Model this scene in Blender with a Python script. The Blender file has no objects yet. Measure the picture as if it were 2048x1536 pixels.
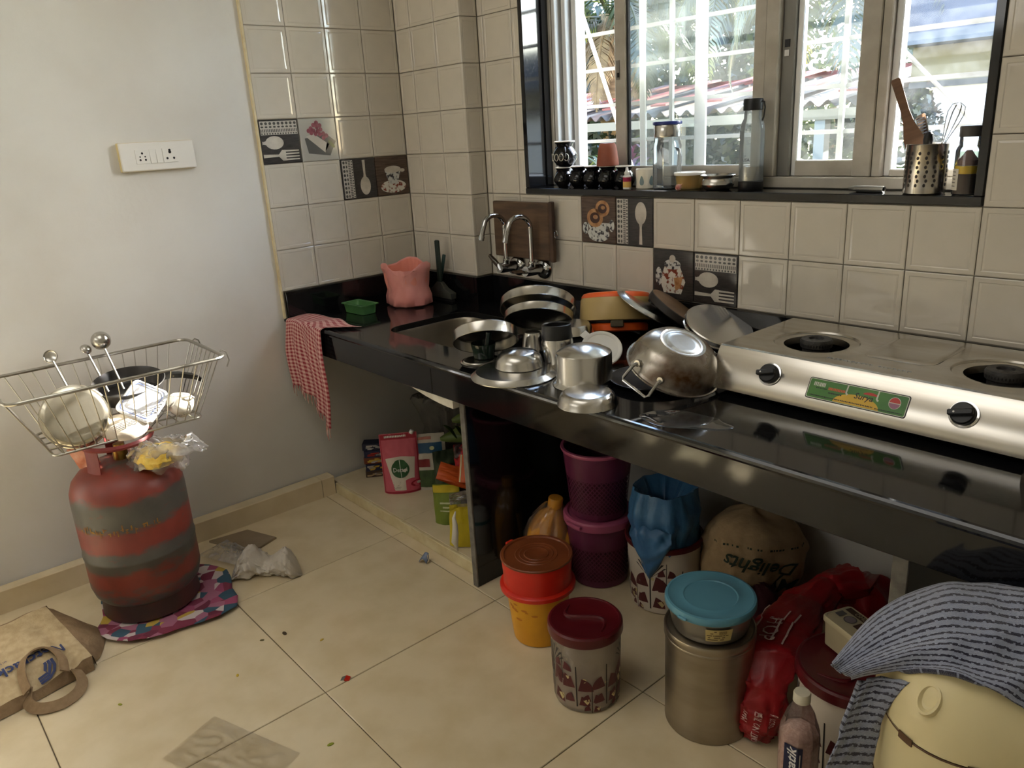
import bpy, math, random
from mathutils import Vector, Matrix, noise, Quaternion
sc = bpy.context.scene
COL = sc.collection
PI = math.pi
random.seed(7)

# ------------------------------------------------------------------ camera
cam_d = bpy.data.cameras.new('camera'); cam = bpy.data.objects.new('camera', cam_d); COL.objects.link(cam)
cam.location = (2.84628, -1.99000, 1.40895)
cam.rotation_euler = (1.258378, 0.056171, 0.850248)
cam_d.sensor_width = 36; cam_d.lens = 1559.0 / 2048 * 36
cam_d.clip_start = 0.02; cam_d.clip_end = 300
sc.camera = cam
sc.view_settings.view_transform = 'Standard'; sc.view_settings.look = 'None'
sc.view_settings.gamma = 1; sc.view_settings.use_curve_mapping = False
sc.view_settings.exposure = 0.0

# ------------------------------------------------------------------ world, sun, added fill lights
SUN_DIR = Vector((-.36, -1, -.605)).normalized()
w = bpy.data.worlds.new('sky'); sc.world = w; w.use_nodes = True
nt = w.node_tree; nt.nodes.clear()
wo = nt.nodes.new('ShaderNodeOutputWorld'); bg = nt.nodes.new('ShaderNodeBackground'); sky = nt.nodes.new('ShaderNodeTexSky')
sky.sky_type = 'NISHITA'; sky.sun_disc = False
sky.sun_elevation = math.asin(-SUN_DIR.z); sky.sun_rotation = math.atan2(-SUN_DIR.x, -SUN_DIR.y)
sky.dust_density = .9; sky.air_density = 1.1
bg.inputs[1].default_value = 3.5
nt.links.new(sky.outputs[0], bg.inputs[0]); nt.links.new(bg.outputs[0], wo.inputs[0])
sd = bpy.data.lights.new('sun', 'SUN'); sd.energy = 62; sd.angle = math.radians(.55); sd.color = (1, .95, .86)
so = bpy.data.objects.new('sun', sd); COL.objects.link(so); so.rotation_euler = (-SUN_DIR).to_track_quat('Z', 'Y').to_euler(); so.location = (3, 8, 6)
def area(name, loc, rot, sx, sy, power, col):
    d = bpy.data.lights.new(name, 'AREA'); d.shape = 'RECTANGLE'; d.size = sx; d.size_y = sy; d.energy = power; d.color = col
    o = bpy.data.objects.new(name, d); COL.objects.link(o); o.location = loc; o.rotation_euler = rot; return o
# added soft fills, overhead and at the front wall, not fixtures of the kitchen
area('overhead_fill', (1.5, -2.0, 2.77), (0, 0, 0), 1.6, 1.2, 12, (1, .975, .93))
area('front_wall_fill', (.9, -3.62, 2.1), (PI/2, 0, 0), 1.6, .5, 7, (1, .985, .95))

# ------------------------------------------------------------------ helpers
def lin(c):
    return tuple(((x/255)/12.92 if x/255 <= .04045 else ((x/255+.055)/1.055)**2.4) for x in c) + (1,)
MATS = {}
def mat(name, col, rough=.5, metal=0, col2=None, scale=8, lo=.35, hi=.65, bump=0, bscale=40, ior=1.45, trans=0, alpha=1, coat=0, sss=0, detail=6, stretch=None, brough=None):
    if name in MATS: return MATS[name]
    m = bpy.data.materials.new(name); m.use_nodes = True
    n = m.node_tree.nodes; l = m.node_tree.links; p = n['Principled BSDF']
    p.inputs['Base Color'].default_value = lin(col); p.inputs['Roughness'].default_value = rough
    p.inputs['Metallic'].default_value = metal; p.inputs['IOR'].default_value = ior
    p.inputs['Transmission Weight'].default_value = trans; p.inputs['Alpha'].default_value = alpha
    p.inputs['Coat Weight'].default_value = coat
    if sss: p.inputs['Subsurface Weight'].default_value = sss; p.inputs['Subsurface Radius'].default_value = (.01, .008, .006)
    tc = n.new('ShaderNodeTexCoord'); src = tc.outputs['Object']
    if stretch:
        mp = n.new('ShaderNodeMapping'); mp.inputs['Scale'].default_value = stretch; l.new(src, mp.inputs[0]); src = mp.outputs[0]
    if col2:
        t = n.new('ShaderNodeTexNoise'); t.inputs['Scale'].default_value = scale; t.inputs['Detail'].default_value = detail; l.new(src, t.inputs['Vector'])
        r = n.new('ShaderNodeMapRange'); r.inputs[1].default_value = lo; r.inputs[2].default_value = hi; l.new(t.outputs['Fac'], r.inputs[0])
        x = n.new('ShaderNodeMix'); x.data_type = 'RGBA'; x.inputs[6].default_value = lin(col); x.inputs[7].default_value = lin(col2)
        l.new(r.outputs[0], x.inputs[0]); l.new(x.outputs[2], p.inputs['Base Color'])
        if brough is not None:
            rr = n.new('ShaderNodeMapRange'); rr.inputs[3].default_value = rough; rr.inputs[4].default_value = brough
            l.new(r.outputs[0], rr.inputs[0]); l.new(rr.outputs[0], p.inputs['Roughness'])
    if bump:
        t = n.new('ShaderNodeTexNoise'); t.inputs['Scale'].default_value = bscale; t.inputs['Detail'].default_value = 4; l.new(src, t.inputs['Vector'])
        b = n.new('ShaderNodeBump'); b.inputs['Strength'].default_value = bump; b.inputs['Distance'].default_value = .01
        l.new(t.outputs['Fac'], b.inputs['Height']); l.new(b.outputs[0], p.inputs['Normal'])
    MATS[name] = m; return m
def clear(name, tint=(255, 255, 255), haze=0.06, hazecol=(230, 235, 235), refl=1.0, rough=.03, nscale=6, namt=.5, stretch=None):
    """thin clear sheet: see-through, mirror-like at grazing angles, with a film of dirt that scatters light"""
    if name in MATS: return MATS[name]
    m = bpy.data.materials.new(name); m.use_nodes = True
    n = m.node_tree.nodes; l = m.node_tree.links; n.clear()
    out = n.new('ShaderNodeOutputMaterial'); tr = n.new('ShaderNodeBsdfTransparent'); tr.inputs[0].default_value = lin(tint)
    gl = n.new('ShaderNodeBsdfGlossy'); gl.inputs['Roughness'].default_value = rough
    fr = n.new('ShaderNodeFresnel'); fr.inputs[0].default_value = 1.45
    mul = n.new('ShaderNodeMath'); mul.operation = 'MULTIPLY'; mul.inputs[1].default_value = refl; l.new(fr.outputs[0], mul.inputs[0])
    m1 = n.new('ShaderNodeMixShader'); l.new(mul.outputs[0], m1.inputs[0]); l.new(tr.outputs[0], m1.inputs[1]); l.new(gl.outputs[0], m1.inputs[2])
    df = n.new('ShaderNodeBsdfDiffuse'); tl = n.new('ShaderNodeBsdfTranslucent'); df.inputs[0].default_value = tl.inputs[0].default_value = lin(hazecol)
    m2 = n.new('ShaderNodeMixShader'); m2.inputs[0].default_value = .5; l.new(df.outputs[0], m2.inputs[1]); l.new(tl.outputs[0], m2.inputs[2])
    m3 = n.new('ShaderNodeMixShader'); l.new(m1.outputs[0], m3.inputs[1]); l.new(m2.outputs[0], m3.inputs[2])
    tc = n.new('ShaderNodeTexCoord'); src = tc.outputs['Object']
    if stretch:
        mp = n.new('ShaderNodeMapping'); mp.inputs['Scale'].default_value = stretch; l.new(src, mp.inputs[0]); src = mp.outputs[0]
    t = n.new('ShaderNodeTexNoise'); t.inputs['Scale'].default_value = nscale; t.inputs['Detail'].default_value = 5; l.new(src, t.inputs['Vector'])
    r = n.new('ShaderNodeMapRange'); r.inputs[1].default_value = .3; r.inputs[2].default_value = .75
    r.inputs[3].default_value = haze*(1-namt); r.inputs[4].default_value = min(1, haze*(1+namt)); l.new(t.outputs['Fac'], r.inputs[0])
    l.new(r.outputs[0], m3.inputs[0]); l.new(m3.outputs[0], out.inputs[0])
    MATS[name] = m; return m

class MB:
    """collects faces; build() links them as ONE mesh object"""
    def __init__(s): s.v = []; s.f = []; s.m = []; s.mi = 0
    def add(s, v, f, mi=None):
        o = len(s.v); s.v += [tuple(p) for p in v]
        for q in f: s.f.append(tuple(i+o for i in q)); s.m.append(s.mi if mi is None else mi)
        return s
    def box(s, lo, hi, mi=None, bev=0):
        x0, y0, z0 = lo; x1, y1, z1 = hi
        if bev:
            b = bev; R = []
            for z, i in ((z0, b), (z0+b, 0), (z1-b, 0), (z1, b)):
                c = b*.0 if i == 0 else b
                ring = []
                for (cx, cy, sx, sy) in ((x0, y0, 1, 1), (x1, y0, -1, 1), (x1, y1, -1, -1), (x0, y1, 1, -1)):
                    a = Vector((cx+sx*c, cy+sy*c, z))
                    p1 = a + Vector((0, sy*b, 0)); p2 = a + Vector((sx*b, 0, 0))
                    ring += [p1, p2] if sx*sy > 0 else [p2, p1]
                R.append(ring)
            return s.loft(R, True, True, True, mi)
        v = [(x0,y0,z0),(x1,y0,z0),(x1,y1,z0),(x0,y1,z0),(x0,y0,z1),(x1,y0,z1),(x1,y1,z1),(x0,y1,z1)]
        return s.add(v, [(3,2,1,0),(4,5,6,7),(0,1,5,4),(1,2,6,5),(2,3,7,6),(3,0,4,7)], mi)
    def loft(s, rings, closed=True, cap0=False, cap1=False, mi=None):
        n = len(rings[0]); o = len(s.v); f = []
        for i in range(len(rings)-1):
            for j in range(n if closed else n-1):
                k = (j+1) % n
                f.append((i*n+j, i*n+k, (i+1)*n+k, (i+1)*n+j))
        if cap0: f.append(tuple(range(n-1, -1, -1)))
        if cap1: f.append(tuple((len(rings)-1)*n+j for j in range(n)))
        return s.add([p for r in rings for p in r], f, mi)
    def lathe(s, prof, n=40, mi=None, c=(0, 0, 0), a0=0, sq=None):
        """profile of (r, z) from bottom to top outside; r=0 ends close"""
        o = []; f = []; idx = []
        for r, z in prof:
            if r <= 1e-6: idx.append([len(o)]); o.append((c[0], c[1], c[2]+z))
            else:
                idx.append(list(range(len(o), len(o)+n)))
                for j in range(n):
                    a = a0+2*PI*j/n; q = 1 if not sq else sq(a)
                    o.append((c[0]+r*q*math.cos(a), c[1]+r*q*math.sin(a), c[2]+z))
        for A, B in zip(idx, idx[1:]):
            for j in range(n):
                k = (j+1) % n
                if len(A) == 1 and len(B) > 1: f.append((A[0], B[k], B[j]))
                elif len(B) == 1 and len(A) > 1: f.append((A[j], A[k], B[0]))
                elif len(A) > 1: f.append((A[j], A[k], B[k], B[j]))
        return s.add(o, f, mi)
    def tube(s, path, r, n=8, closed=False, mi=None, caps=True):
        P = [Vector(p) for p in path]; N = len(P); rings = []
        rr = r if hasattr(r, '__len__') else [r]*N
        up = None
        for i in range(N):
            if closed: t = P[(i+1) % N]-P[i-1]
            else: t = P[min(i+1, N-1)]-P[max(i-1, 0)]
            t.normalize()
            if up is None:
                up = t.orthogonal().normalized()
            up = (up - t*up.dot(t))
            if up.length < 1e-5: up = t.orthogonal()
            up.normalize(); b = t.cross(up)
            rings.append([P[i]+(up*math.cos(2*PI*j/n)+b*math.sin(2*PI*j/n))*rr[i] for j in range(n)])
        if closed: rings.append(rings[0])
        return s.loft(rings, True, caps and not closed, caps and not closed, mi)
    def grid(s, fn, nu, nv, mi=None, wrap=False):
        v = [fn(i/nu, j/nv) for j in range(nv+1) for i in range(nu+(0 if wrap else 1))]
        w_ = nu if wrap else nu+1; f = []
        for j in range(nv):
            for i in range(nu):
                k = (i+1) % w_
                f.append((j*w_+i, j*w_+k, (j+1)*w_+k, (j+1)*w_+i))
        return s.add(v, f, mi)
    def poly(s, pts, mi=None): return s.add(pts, [tuple(range(len(pts)))], mi)
    def disc(s, c, r, n=24, mi=None, U=(1,0,0), V=(0,1,0), r2=None):
        c = Vector(c); U = Vector(U); V = Vector(V); r2 = r2 or r
        return s.poly([c+U*r*math.cos(2*PI*i/n)+V*r2*math.sin(2*PI*i/n) for i in range(n)], mi)
    def text(s, body, size, fn, mi=None, shear=0, align='CENTER', bold=0):
        v, f = text_mesh(body, size, shear, align, bold); return s.add([fn(x, y) for x, y in v], f, mi)
    def xf(s, M_):
        s.v = [tuple(M_ @ Vector(p)) for p in s.v]; return s
    def mesh(s, name, mats, smooth=35):
        me = bpy.data.meshes.new(name); me.from_pydata(s.v, [], s.f)
        for m in (mats if isinstance(mats, (list, tuple)) else [mats]): me.materials.append(m)
        me.polygons.foreach_set('material_index', s.m)
        if smooth:
            me.polygons.foreach_set('use_smooth', [True]*len(s.f)); me.set_sharp_from_angle(angle=math.radians(smooth))
        me.update(); return me
    def build(s, name, mats, parent=None, loc=(0, 0, 0), smooth=35, rot=None, fix=False):
        me = s.mesh(name, mats, smooth)
        if fix: fixn(me)
        return link(name, me, parent, loc, rot)
def fixn(me):
    import bmesh
    b = bmesh.new(); b.from_mesh(me); bmesh.ops.recalc_face_normals(b, faces=b.faces); b.to_mesh(me); b.free()
def link(name, me, parent=None, loc=(0, 0, 0), rot=None):
    o = bpy.data.objects.new(name, me); COL.objects.link(o); o.location = loc
    if rot is not None: o.rotation_mode = 'QUATERNION'; o.rotation_quaternion = rot
    if parent: o.parent = parent
    return o
_tx = {}
def text_mesh(body, size, shear=0, align='CENTER', bold=0):
    k = (body, size, shear, align, bold)
    if k in _tx: return _tx[k]
    cu = bpy.data.curves.new('writing', 'FONT'); cu.body = body; cu.size = size; cu.shear = shear; cu.align_x = align; cu.align_y = 'CENTER'; cu.resolution_u = 2; cu.offset = bold
    o = bpy.data.objects.new('writing', cu); COL.objects.link(o)
    dg = bpy.context.evaluated_depsgraph_get(); me = bpy.data.meshes.new_from_object(o.evaluated_get(dg))
    r = ([(p.co.x, p.co.y) for p in me.vertices], [tuple(q.vertices) for q in me.polygons])
    bpy.data.objects.remove(o); bpy.data.curves.remove(cu); bpy.data.meshes.remove(me)
    _tx[k] = r; return r
def tag(o, label, cat, group=None, kind=None):
    if label: o['label'] = label
    if cat: o['category'] = cat
    if group: o['group'] = group
    if kind: o['kind'] = kind
    return o
def thing(name, label, cat, loc=(0, 0, 0), rz=0, rot=None, group=None):
    o = bpy.data.objects.new(name, None); COL.objects.link(o); o.location = loc; o.empty_display_size = .05
    if rot is not None: o.rotation_mode = 'QUATERNION'; o.rotation_quaternion = rot
    else: o.rotation_euler = (0, 0, rz)
    return tag(o, label, cat, group)
def up(axis, spin=0):
    """rotation that lays local Z along the given direction"""
    return Vector((0, 0, 1)).rotation_difference(Vector(axis).normalized()) @ Quaternion((0, 0, 1), spin)
def structure(o): o['kind'] = 'structure'; return o
def copy_tree(o, parent=None):
    c = o.copy(); COL.objects.link(c)
    if parent: c.parent = parent
    for ch in [x for x in bpy.data.objects if x.parent == o]: copy_tree(ch, c)
    return c
def rrect(x0, y0, x1, y1, r, n=5):
    p = []
    for cx, cy, a in ((x1-r, y1-r, 0), (x0+r, y1-r, PI/2), (x0+r, y0+r, PI), (x1-r, y0+r, 1.5*PI)):
        for i in range(n+1):
            t = a+PI/2*i/n; p.append((cx+r*math.cos(t), cy+r*math.sin(t)))
    return p
def nz(p, s=1): return noise.noise(Vector(p)*s)
def crease(p, s=8):
    """sharp fold pattern for crumpled film"""
    return abs(noise.noise(Vector(p)*s))*1.2 + .5*abs(noise.noise(Vector(p)*s*2.3+Vector((3, 1, 7))))

# ------------------------------------------------------------------ materials of the room
wall_m = mat('wall_paint', (214, 212, 206), .55, col2=(204, 200, 192), scale=2.2, bump=.05, bscale=60)
ceil_m = mat('ceiling_paint', (226, 224, 218), .7)
tile_m = mat('wall_tile_glaze', (204, 196, 182), .07, col2=(195, 188, 174), scale=7, bump=.02, bscale=9)
tilew_m = tile_m
grout_m = mat('grout', (172, 163, 146), .7)
floor_m = mat('floor_tile_vitrified', (216, 200, 168), .16, col2=(203, 185, 150), scale=9, lo=.4, hi=.75, bump=.012, bscale=5, detail=9)
joint_m = mat('floor_joint', (92, 80, 62), .8)
gran_m = mat('black_granite', (15, 15, 16), .07, col2=(28, 28, 29), scale=160, lo=.5, hi=.75, brough=.1, ior=1.52)
raw_m = mat('unpolished_granite', (118, 114, 106), .6, col2=(92, 88, 82), scale=30, bump=.2, bscale=60)
cream_m = mat('cream_grout_edge', (216, 203, 165), .6, col2=(200, 182, 140), scale=20)
white_m = mat('white_paint', (226, 222, 210), .5, col2=(205, 198, 182), scale=25)
upvc_m = mat('window_aluminium', (178, 172, 160), .42, col2=(160, 153, 140), scale=14)
upvcl_m = mat('window_track', (214, 214, 212), .35)
rubber_m = mat('black_rubber', (18, 18, 19), .6)
alu_m = mat('brushed_aluminium', (185, 186, 188), .33, 1)
steel_m = mat('stainless_steel', (205, 203, 198), .17, 1, col2=(188, 184, 176), scale=5, brough=.26)
steelb_m = mat('brushed_steel', (198, 194, 186), .22, 1, col2=(184, 178, 168), scale=3, stretch=(1, 14, 14))
chrome_m = mat('chrome', (190, 190, 190), .08, 1)
black_m = mat('black_plastic', (16, 16, 17), .38)
wplastic_m = mat('white_plastic', (226, 224, 218), .35)
pane_m = clear('window_pane', (250, 252, 251), .03, (206, 214, 214), 1.0, .02, 5, .8, (1, 1, .25))
panec_m = clear('window_pane_clean', (242, 246, 246), .03, (220, 225, 225), 1.0, .02, 5, .6)
# ------------------------------------------------------------------ room shell
T = .158; ZS = .871; CT = .766; PX = .417; PY = -.083
RX90 = Quaternion((1, 0, 0), PI/2)
ROT_BACK = RX90                                             # local x -> x, y -> z, z -> -y
ROT_LEFT = Matrix(((0, 0, 1), (1, 0, 0), (0, 1, 0))).to_quaternion()   # local x -> y, y -> z, z -> x
wl = MB().box((-.2, -3.8, -.05), (-.012, .2, 2.85)).build('wall_left', wall_m, smooth=0); structure(wl)
b = MB(); b.box((-.012, -.722, CT), (.0012, -.715, 2.8), 0); b.box((-.012, -.715, CT), (-.006, PY, 2.8), 1)
structure(b.build('trim_1', [cream_m, grout_m], smooth=0))
b = MB()
OX0, OX1, OZ0, OZ1 = .645, 2.184, 1.189, 2.36
b.box((-.012, .008, -.05), (3.9, .22, CT), 0)
b.box((-.012, .008, CT), (3.9, .22, OZ0), 1); b.box((-.012, .008, OZ1), (3.9, .22, 2.85), 1)
b.box((-.012, .008, OZ0), (OX0, .22, OZ1), 1); b.box((OX1, .008, OZ0), (3.9, .22, OZ1), 1)
wb = b.build('wall_back', [wall_m, grout_m], smooth=0); structure(wb)
wc = MB().box((-.012, PY+.008, CT), (PX-.008, .008, 2.85)).build('wall_corner', grout_m, smooth=0); structure(wc)
structure(MB().box((3.7, -3.8, -.05), (3.9, .2, 2.85)).build('wall_right', wall_m, smooth=0))
structure(MB().box((-.2, -3.8, -.05), (3.9, -3.66, 2.85)).build('wall_front', wall_m, smooth=0))
structure(MB().box((-.2, -3.8, 2.8), (3.9, .2, 2.9)).build('ceiling', ceil_m, smooth=0))
fl = MB().box((-.2, -3.8, -.06), (3.9, .2, -.0035)).build('floor', joint_m, smooth=0); structure(fl)
def slab(x0, y0, x1, y1, z, m, parent, bev=.0015, name='tile'):
    bb = MB(); bb.loft([[(x0, y0, z-.01), (x1, y0, z-.01), (x1, y1, z-.01), (x0, y1, z-.01)],
        [(x0, y0, z-bev), (x1, y0, z-bev), (x1, y1, z-bev), (x0, y1, z-bev)],
        [(x0+bev, y0+bev, z), (x1-bev, y0+bev, z), (x1-bev, y1-bev, z), (x0+bev, y1-bev, z)]], True, False, True)
    return bb.build(name, m, parent, smooth=0)
xs = [-.012]+[.548+.6*i for i in range(6)]+[3.7]; ys = [.0]+[-.075-.6*i for i in range(6)]+[-3.66]
for i in range(len(xs)-1):
    for j in range(len(ys)-1):
        slab(xs[i]+.0014, ys[j+1]+.0014, xs[i+1]-.0014, ys[j]-.0014, 0, floor_m, fl)
# skirting along the left wall, a little thicker towards the corner
bl = MB().box((-.012, -3.66, 0), (-.006, -.632, .07)).build('baseboard_left', grout_m, smooth=0); structure(bl)
yb = [-3.65, -3.1, -2.5, -1.9, -1.29, -.69, -.632]
for a, c in zip(yb, yb[1:]):
    t0 = .012+.04*(a+3.65)/3.0; t1 = .012+.04*(c+3.65)/3.0
    bb = MB(); bb.loft([[(-.006, a+.001, 0), (t0, a+.001, 0), (t1, c-.001, 0), (-.006, c-.001, 0)],
                        [(-.006, a+.001, .078), (t0, a+.001, .078), (t1, c-.001, .078), (-.006, c-.001, .078)],
                        [(-.006, a+.001, .08), (t0-.003, a+.001, .08), (t1-.003, c-.001, .08), (-.006, c-.001, .08)]], True, False, True)
    bb.build('tile', floor_m, bl, smooth=0)

# ------------------------------------------------------------------ moulded wall tiles, one object each
_tm = {}
def tile_mesh(w_, h_, m, plain=False):
    k = (round(w_, 3), round(h_, 3), m.name, plain)
    if k in _tm: return _tm[k]
    g = .0012; bb = MB()
    prof = [(g, -.007), (g, -.0012), (g+.0022, 0)]
    if not plain: prof += [(g+.011, .0), (g+.013, -.0011), (g+.018, -.0006)]
    def sq(i, z): return [(i, i, z), (w_-i, i, z), (w_-i, h_-i, z), (i, h_-i, z)]
    bb.loft([sq(i, z) for i, z in prof], True, False, True)
    _tm[k] = bb.mesh('tile', m, 0); return _tm[k]
dark_m = mat('tile_print_charcoal', (48, 45, 44), .14, col2=(62, 58, 56), scale=30, stretch=(1, 8, 1))
brown_m = mat('tile_print_brown', (62, 46, 38), .14, col2=(92, 74, 60), scale=14, stretch=(1, 10, 1))
pale_m = mat('tile_print_pale', (170, 168, 160), .14)
spoon_m = mat('tile_print_spoon', (205, 198, 186), .14, col2=(176, 168, 156), scale=20)
lace_m = mat('tile_print_lace', (188, 182, 172), .14)
lined_m = mat('tile_print_lace_dark', (78, 76, 74), .14)
china_m = mat('tile_print_china', (196, 196, 190), .14, col2=(60, 58, 62), scale=70, lo=.5, hi=.58)
chinac_m = mat('tile_print_china_colour', (208, 204, 192), .14, col2=(122, 58, 42), scale=60, lo=.5, hi=.58)
grape_m = mat('tile_print_grape', (112, 46, 60), .14, col2=(150, 84, 96), scale=60)
donut_m = mat('tile_print_biscuit', (186, 140, 96), .14, col2=(150, 104, 66), scale=50)
choc_m = mat('tile_print_chocolate', (64, 38, 28), .14)
leaf_p = mat('tile_print_leaf', (88, 96, 52), .14)
grey_p = mat('tile_print_slate', (84, 84, 82), .14)
PR = [spoon_m, lace_m, lined_m, china_m, chinac_m, grape_m, donut_m, choc_m, leaf_p, grey_p, pale_m, dark_m, brown_m]
Z1 = .0007
def P2(bb, pts, mi, k=0): bb.poly([(x, y, Z1+.0002*k) for x, y in pts], mi)
def el(cx, cy, a, b_, ang=0, n=22): return [(cx+a*math.cos(t)*math.cos(ang)-b_*math.sin(t)*math.sin(ang), cy+a*math.cos(t)*math.sin(ang)+b_*math.sin(t)*math.cos(ang)) for t in [2*PI*i/n for i in range(n)]]
def spoon(bb, cx, cy, ang, L):
    """bowl centre, direction towards the handle"""
    c, s_ = math.cos(ang), math.sin(ang); tr = lambda x, y: (cx+x*c-y*s_, cy+x*s_+y*c)
    P2(bb, [tr(*p) for p in el(0, 0, .036, .0235)], 0)
    P2(bb, [tr(x, y) for x, y in ((.03, -.008), (.045, -.0045), (L, -.0065), (L, .0065), (.045, .0045), (.03, .008))], 0, 1)
def fork(bb, x0, x1, cy, d):
    """tines end at x1, handle ends at x0"""
    tr = lambda x, y: (x0+(x1-x0)*x, cy+y*d)
    P2(bb, [tr(*p) for p in ((0, -.006), (.42, -.004), (.52, -.019), (.62, -.019), (.62, .019), (.52, .019), (.42, .004), (0, .006))], 0)
    for k in range(4):
        y = -.0155+k*.0103; P2(bb, [tr(*p) for p in ((.6, y-.0032), (1, y-.002), (1, y+.002), (.6, y+.0032))], 0, 1)
def lace(bb, x0, y0, x1, y1, horiz):
    P2(bb, [(x0, y0), (x1, y0), (x1, y1), (x0, y1)], 1)
    L = (x1-x0) if horiz else (y1-y0); W_ = (y1-y0) if horiz else (x1-x0)
    tr = (lambda a, c: (x0+a, y1-c)) if horiz else (lambda a, c: (x0+c, y0+a))
    n = 9
    for i in range(n):
        a = L*(i+.5)/n
        for c, r in ((W_*.17, W_*.11), (W_*.42, W_*.07)):
            pts = [tr(a+L/n*.36*math.cos(t), c+r*math.sin(t)) for t in [2*PI*q/8 for q in range(8)]]; P2(bb, pts, 2, 1)
    for i in range(22):
        a = L*(i+.2)/22; P2(bb, [tr(a, W_*.58), tr(a+L/22*.5, W_*.58), tr(a+L/22*.5, W_*.8), tr(a, W_*.8)], 2, 1)
    for i in range(14):
        a = L*(i+.2)/14; P2(bb, [tr(a, W_*.86), tr(a+L/14*.5, W_*.86), tr(a+L/14*.5, W_*.97), tr(a, W_*.97)], 2, 1)
def pr_spoonfork(flip):
    bb = MB(); e = .006; lace(bb, e, .104, T-e, T-e, True)
    if flip:   # spoon bowl to the left, handle running right
        spoon(bb, .05, .074, 0, T-.056); fork(bb, .006, T-.012, .032, 1)
    else:
        spoon(bb, .055, .076, PI, .048); spoon_r = None; fork(bb, .006, T-.01, .03, 1)
    return bb, dark_m
def pr_spoonv(up_):
    bb = MB(); e = .006; lace(bb, e, e, .054, T-e, False)
    if up_: spoon(bb, .108, .108, -PI/2, .1)
    else: spoon(bb, .104, .05, PI/2, .1)
    return bb, dark_m
def pr_cheese():
    bb = MB(); P2(bb, [(.03, .03), (.12, .018), (.15, .07), (.11, .1), (.02, .085)], 9); P2(bb, [(.025, .092), (.1, .03), (.12, .06), (.06, .1)], 1, 1)
    P2(bb, [(.1, .035), (.148, .068), (.13, .085), (.112, .07)], 2, 1); P2(bb, el(.13, .06, .018, .007, -.8), 8, 2)
    for k, (x, y) in enumerate([(.05, .12), (.062, .132), (.075, .125), (.06, .112), (.078, .11), (.09, .115), (.068, .1), (.085, .098), (.1, .1), (.1, .085), (.112, .092), (.05, .104), (.04, .112), (.088, .13), (.075, .14)]):
        P2(bb, el(x, y, .0085, .0085, 0, 10), 5, 2+k % 3)
    return bb, pale_m
def pr_cup():
    bb = MB(); P2(bb, el(.079, .036, .062, .026), 4); P2(bb, [(.042, .1), (.12, .1), (.1, .046), (.06, .046)], 3, 1); P2(bb, el(.081, .104, .04, .014), 0, 2); P2(bb, el(.128, .098, .012, .007), 0, 1)
    return bb, brown_m
def pr_donut():
    bb = MB(); P2(bb, el(.08, .032, .05, .026), 3); P2(bb, [(.03, .07), (.135, .07), (.11, .025), (.05, .025)], 3, 1); P2(bb, el(.02, .05, .013, .02), 3); P2(bb, el(.14, .062, .012, .02), 3)
    for x, y, r in ((.065, .086, .037), (.1, .118, .032)): P2(bb, el(x, y, r, r*.85), 6, 2); P2(bb, el(x, y, r*.62, r*.5), 7, 3); P2(bb, el(x+.003, y+.003, r*.3, r*.2), 6, 4)
    return bb, brown_m
def pr_pot():
    bb = MB(); P2(bb, [(.05, .11), (.106, .11), (.128, .06), (.112, .02), (.044, .02), (.028, .06)], 4); P2(bb, el(.078, .112, .032, .016), 3, 1); P2(bb, el(.078, .13, .012, .012), 0, 2); P2(bb, el(.024, .07, .013, .03), 3, 1); P2(bb, [(.084, .07), (.118, .076), (.11, .04), (.09, .03)], 6, 1)
    return bb, dark_m
def place_tile(parent, kind, a, c, w_, h_, pr=None):
    """kind: 'L' left wall, 'B' back wall, 'C' pillar front, 'S' pillar side; a along the wall, c height"""
    m = tile_m
    if pr: bb, m = pr
    me = tile_mesh(w_, h_, m, bool(pr))
    loc, rot = {'L': ((0, a, c), ROT_LEFT), 'B': ((a, 0, c), ROT_BACK), 'C': ((a, PY, c), ROT_BACK), 'S': ((PX, a, c), ROT_LEFT)}[kind]
    o = link('tile', me, parent, loc, rot)
    if pr:
        q = bb.build('print', PR, o, smooth=0); q['label'] = 'printed tableware picture on the glaze'
        o['label'] = 'dark picture tile'
    return o
deco = {('L', 3, 3): lambda: pr_spoonfork(False), ('L', 2, 3): pr_cheese, ('L', 1, 2): lambda: pr_spoonv(False), ('L', 0, 2): pr_cup,
        ('B', 0, 1): pr_donut, ('B', 1, 1): lambda: pr_spoonv(True), ('B', 2, 0): pr_pot, ('B', 3, 0): lambda: pr_spoonfork(False)}
for j in range(11):
    z = ZS+j*T
    for k in range(4):
        d = deco.get(('L', k, j)); place_tile(wl, 'L', PY-T*(k+1), z, T, T, d() if d else None)
    for a, w_ in ((0, .101), (.101, T), (.259, T)): place_tile(wc, 'C', a, z, w_, T)
    place_tile(wc, 'S', PY, z, .083, T)
XW = .9211
for j in range(11):
    z = ZS+j*T
    joints = [PX, XW-3*T, XW-2*T, XW-T]+[XW+T*i for i in range(0, 18)]
    for i in range(len(joints)-1):
        a, c = joints[i], min(joints[i+1], 3.7)
        if c-a < .01: continue
        if j >= 2 and z < OZ1:
            if a < OX0 < c: c = OX0
            elif a >= OX0-.001 and c <= OX1+.06 and a < OX1-.01: 
                continue
            if a < OX1-.01 and a > OX0: continue
        d = deco.get(('B', i-4, j)); place_tile(wb, 'B', a, z, c-a, T, d() if d else None)

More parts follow.
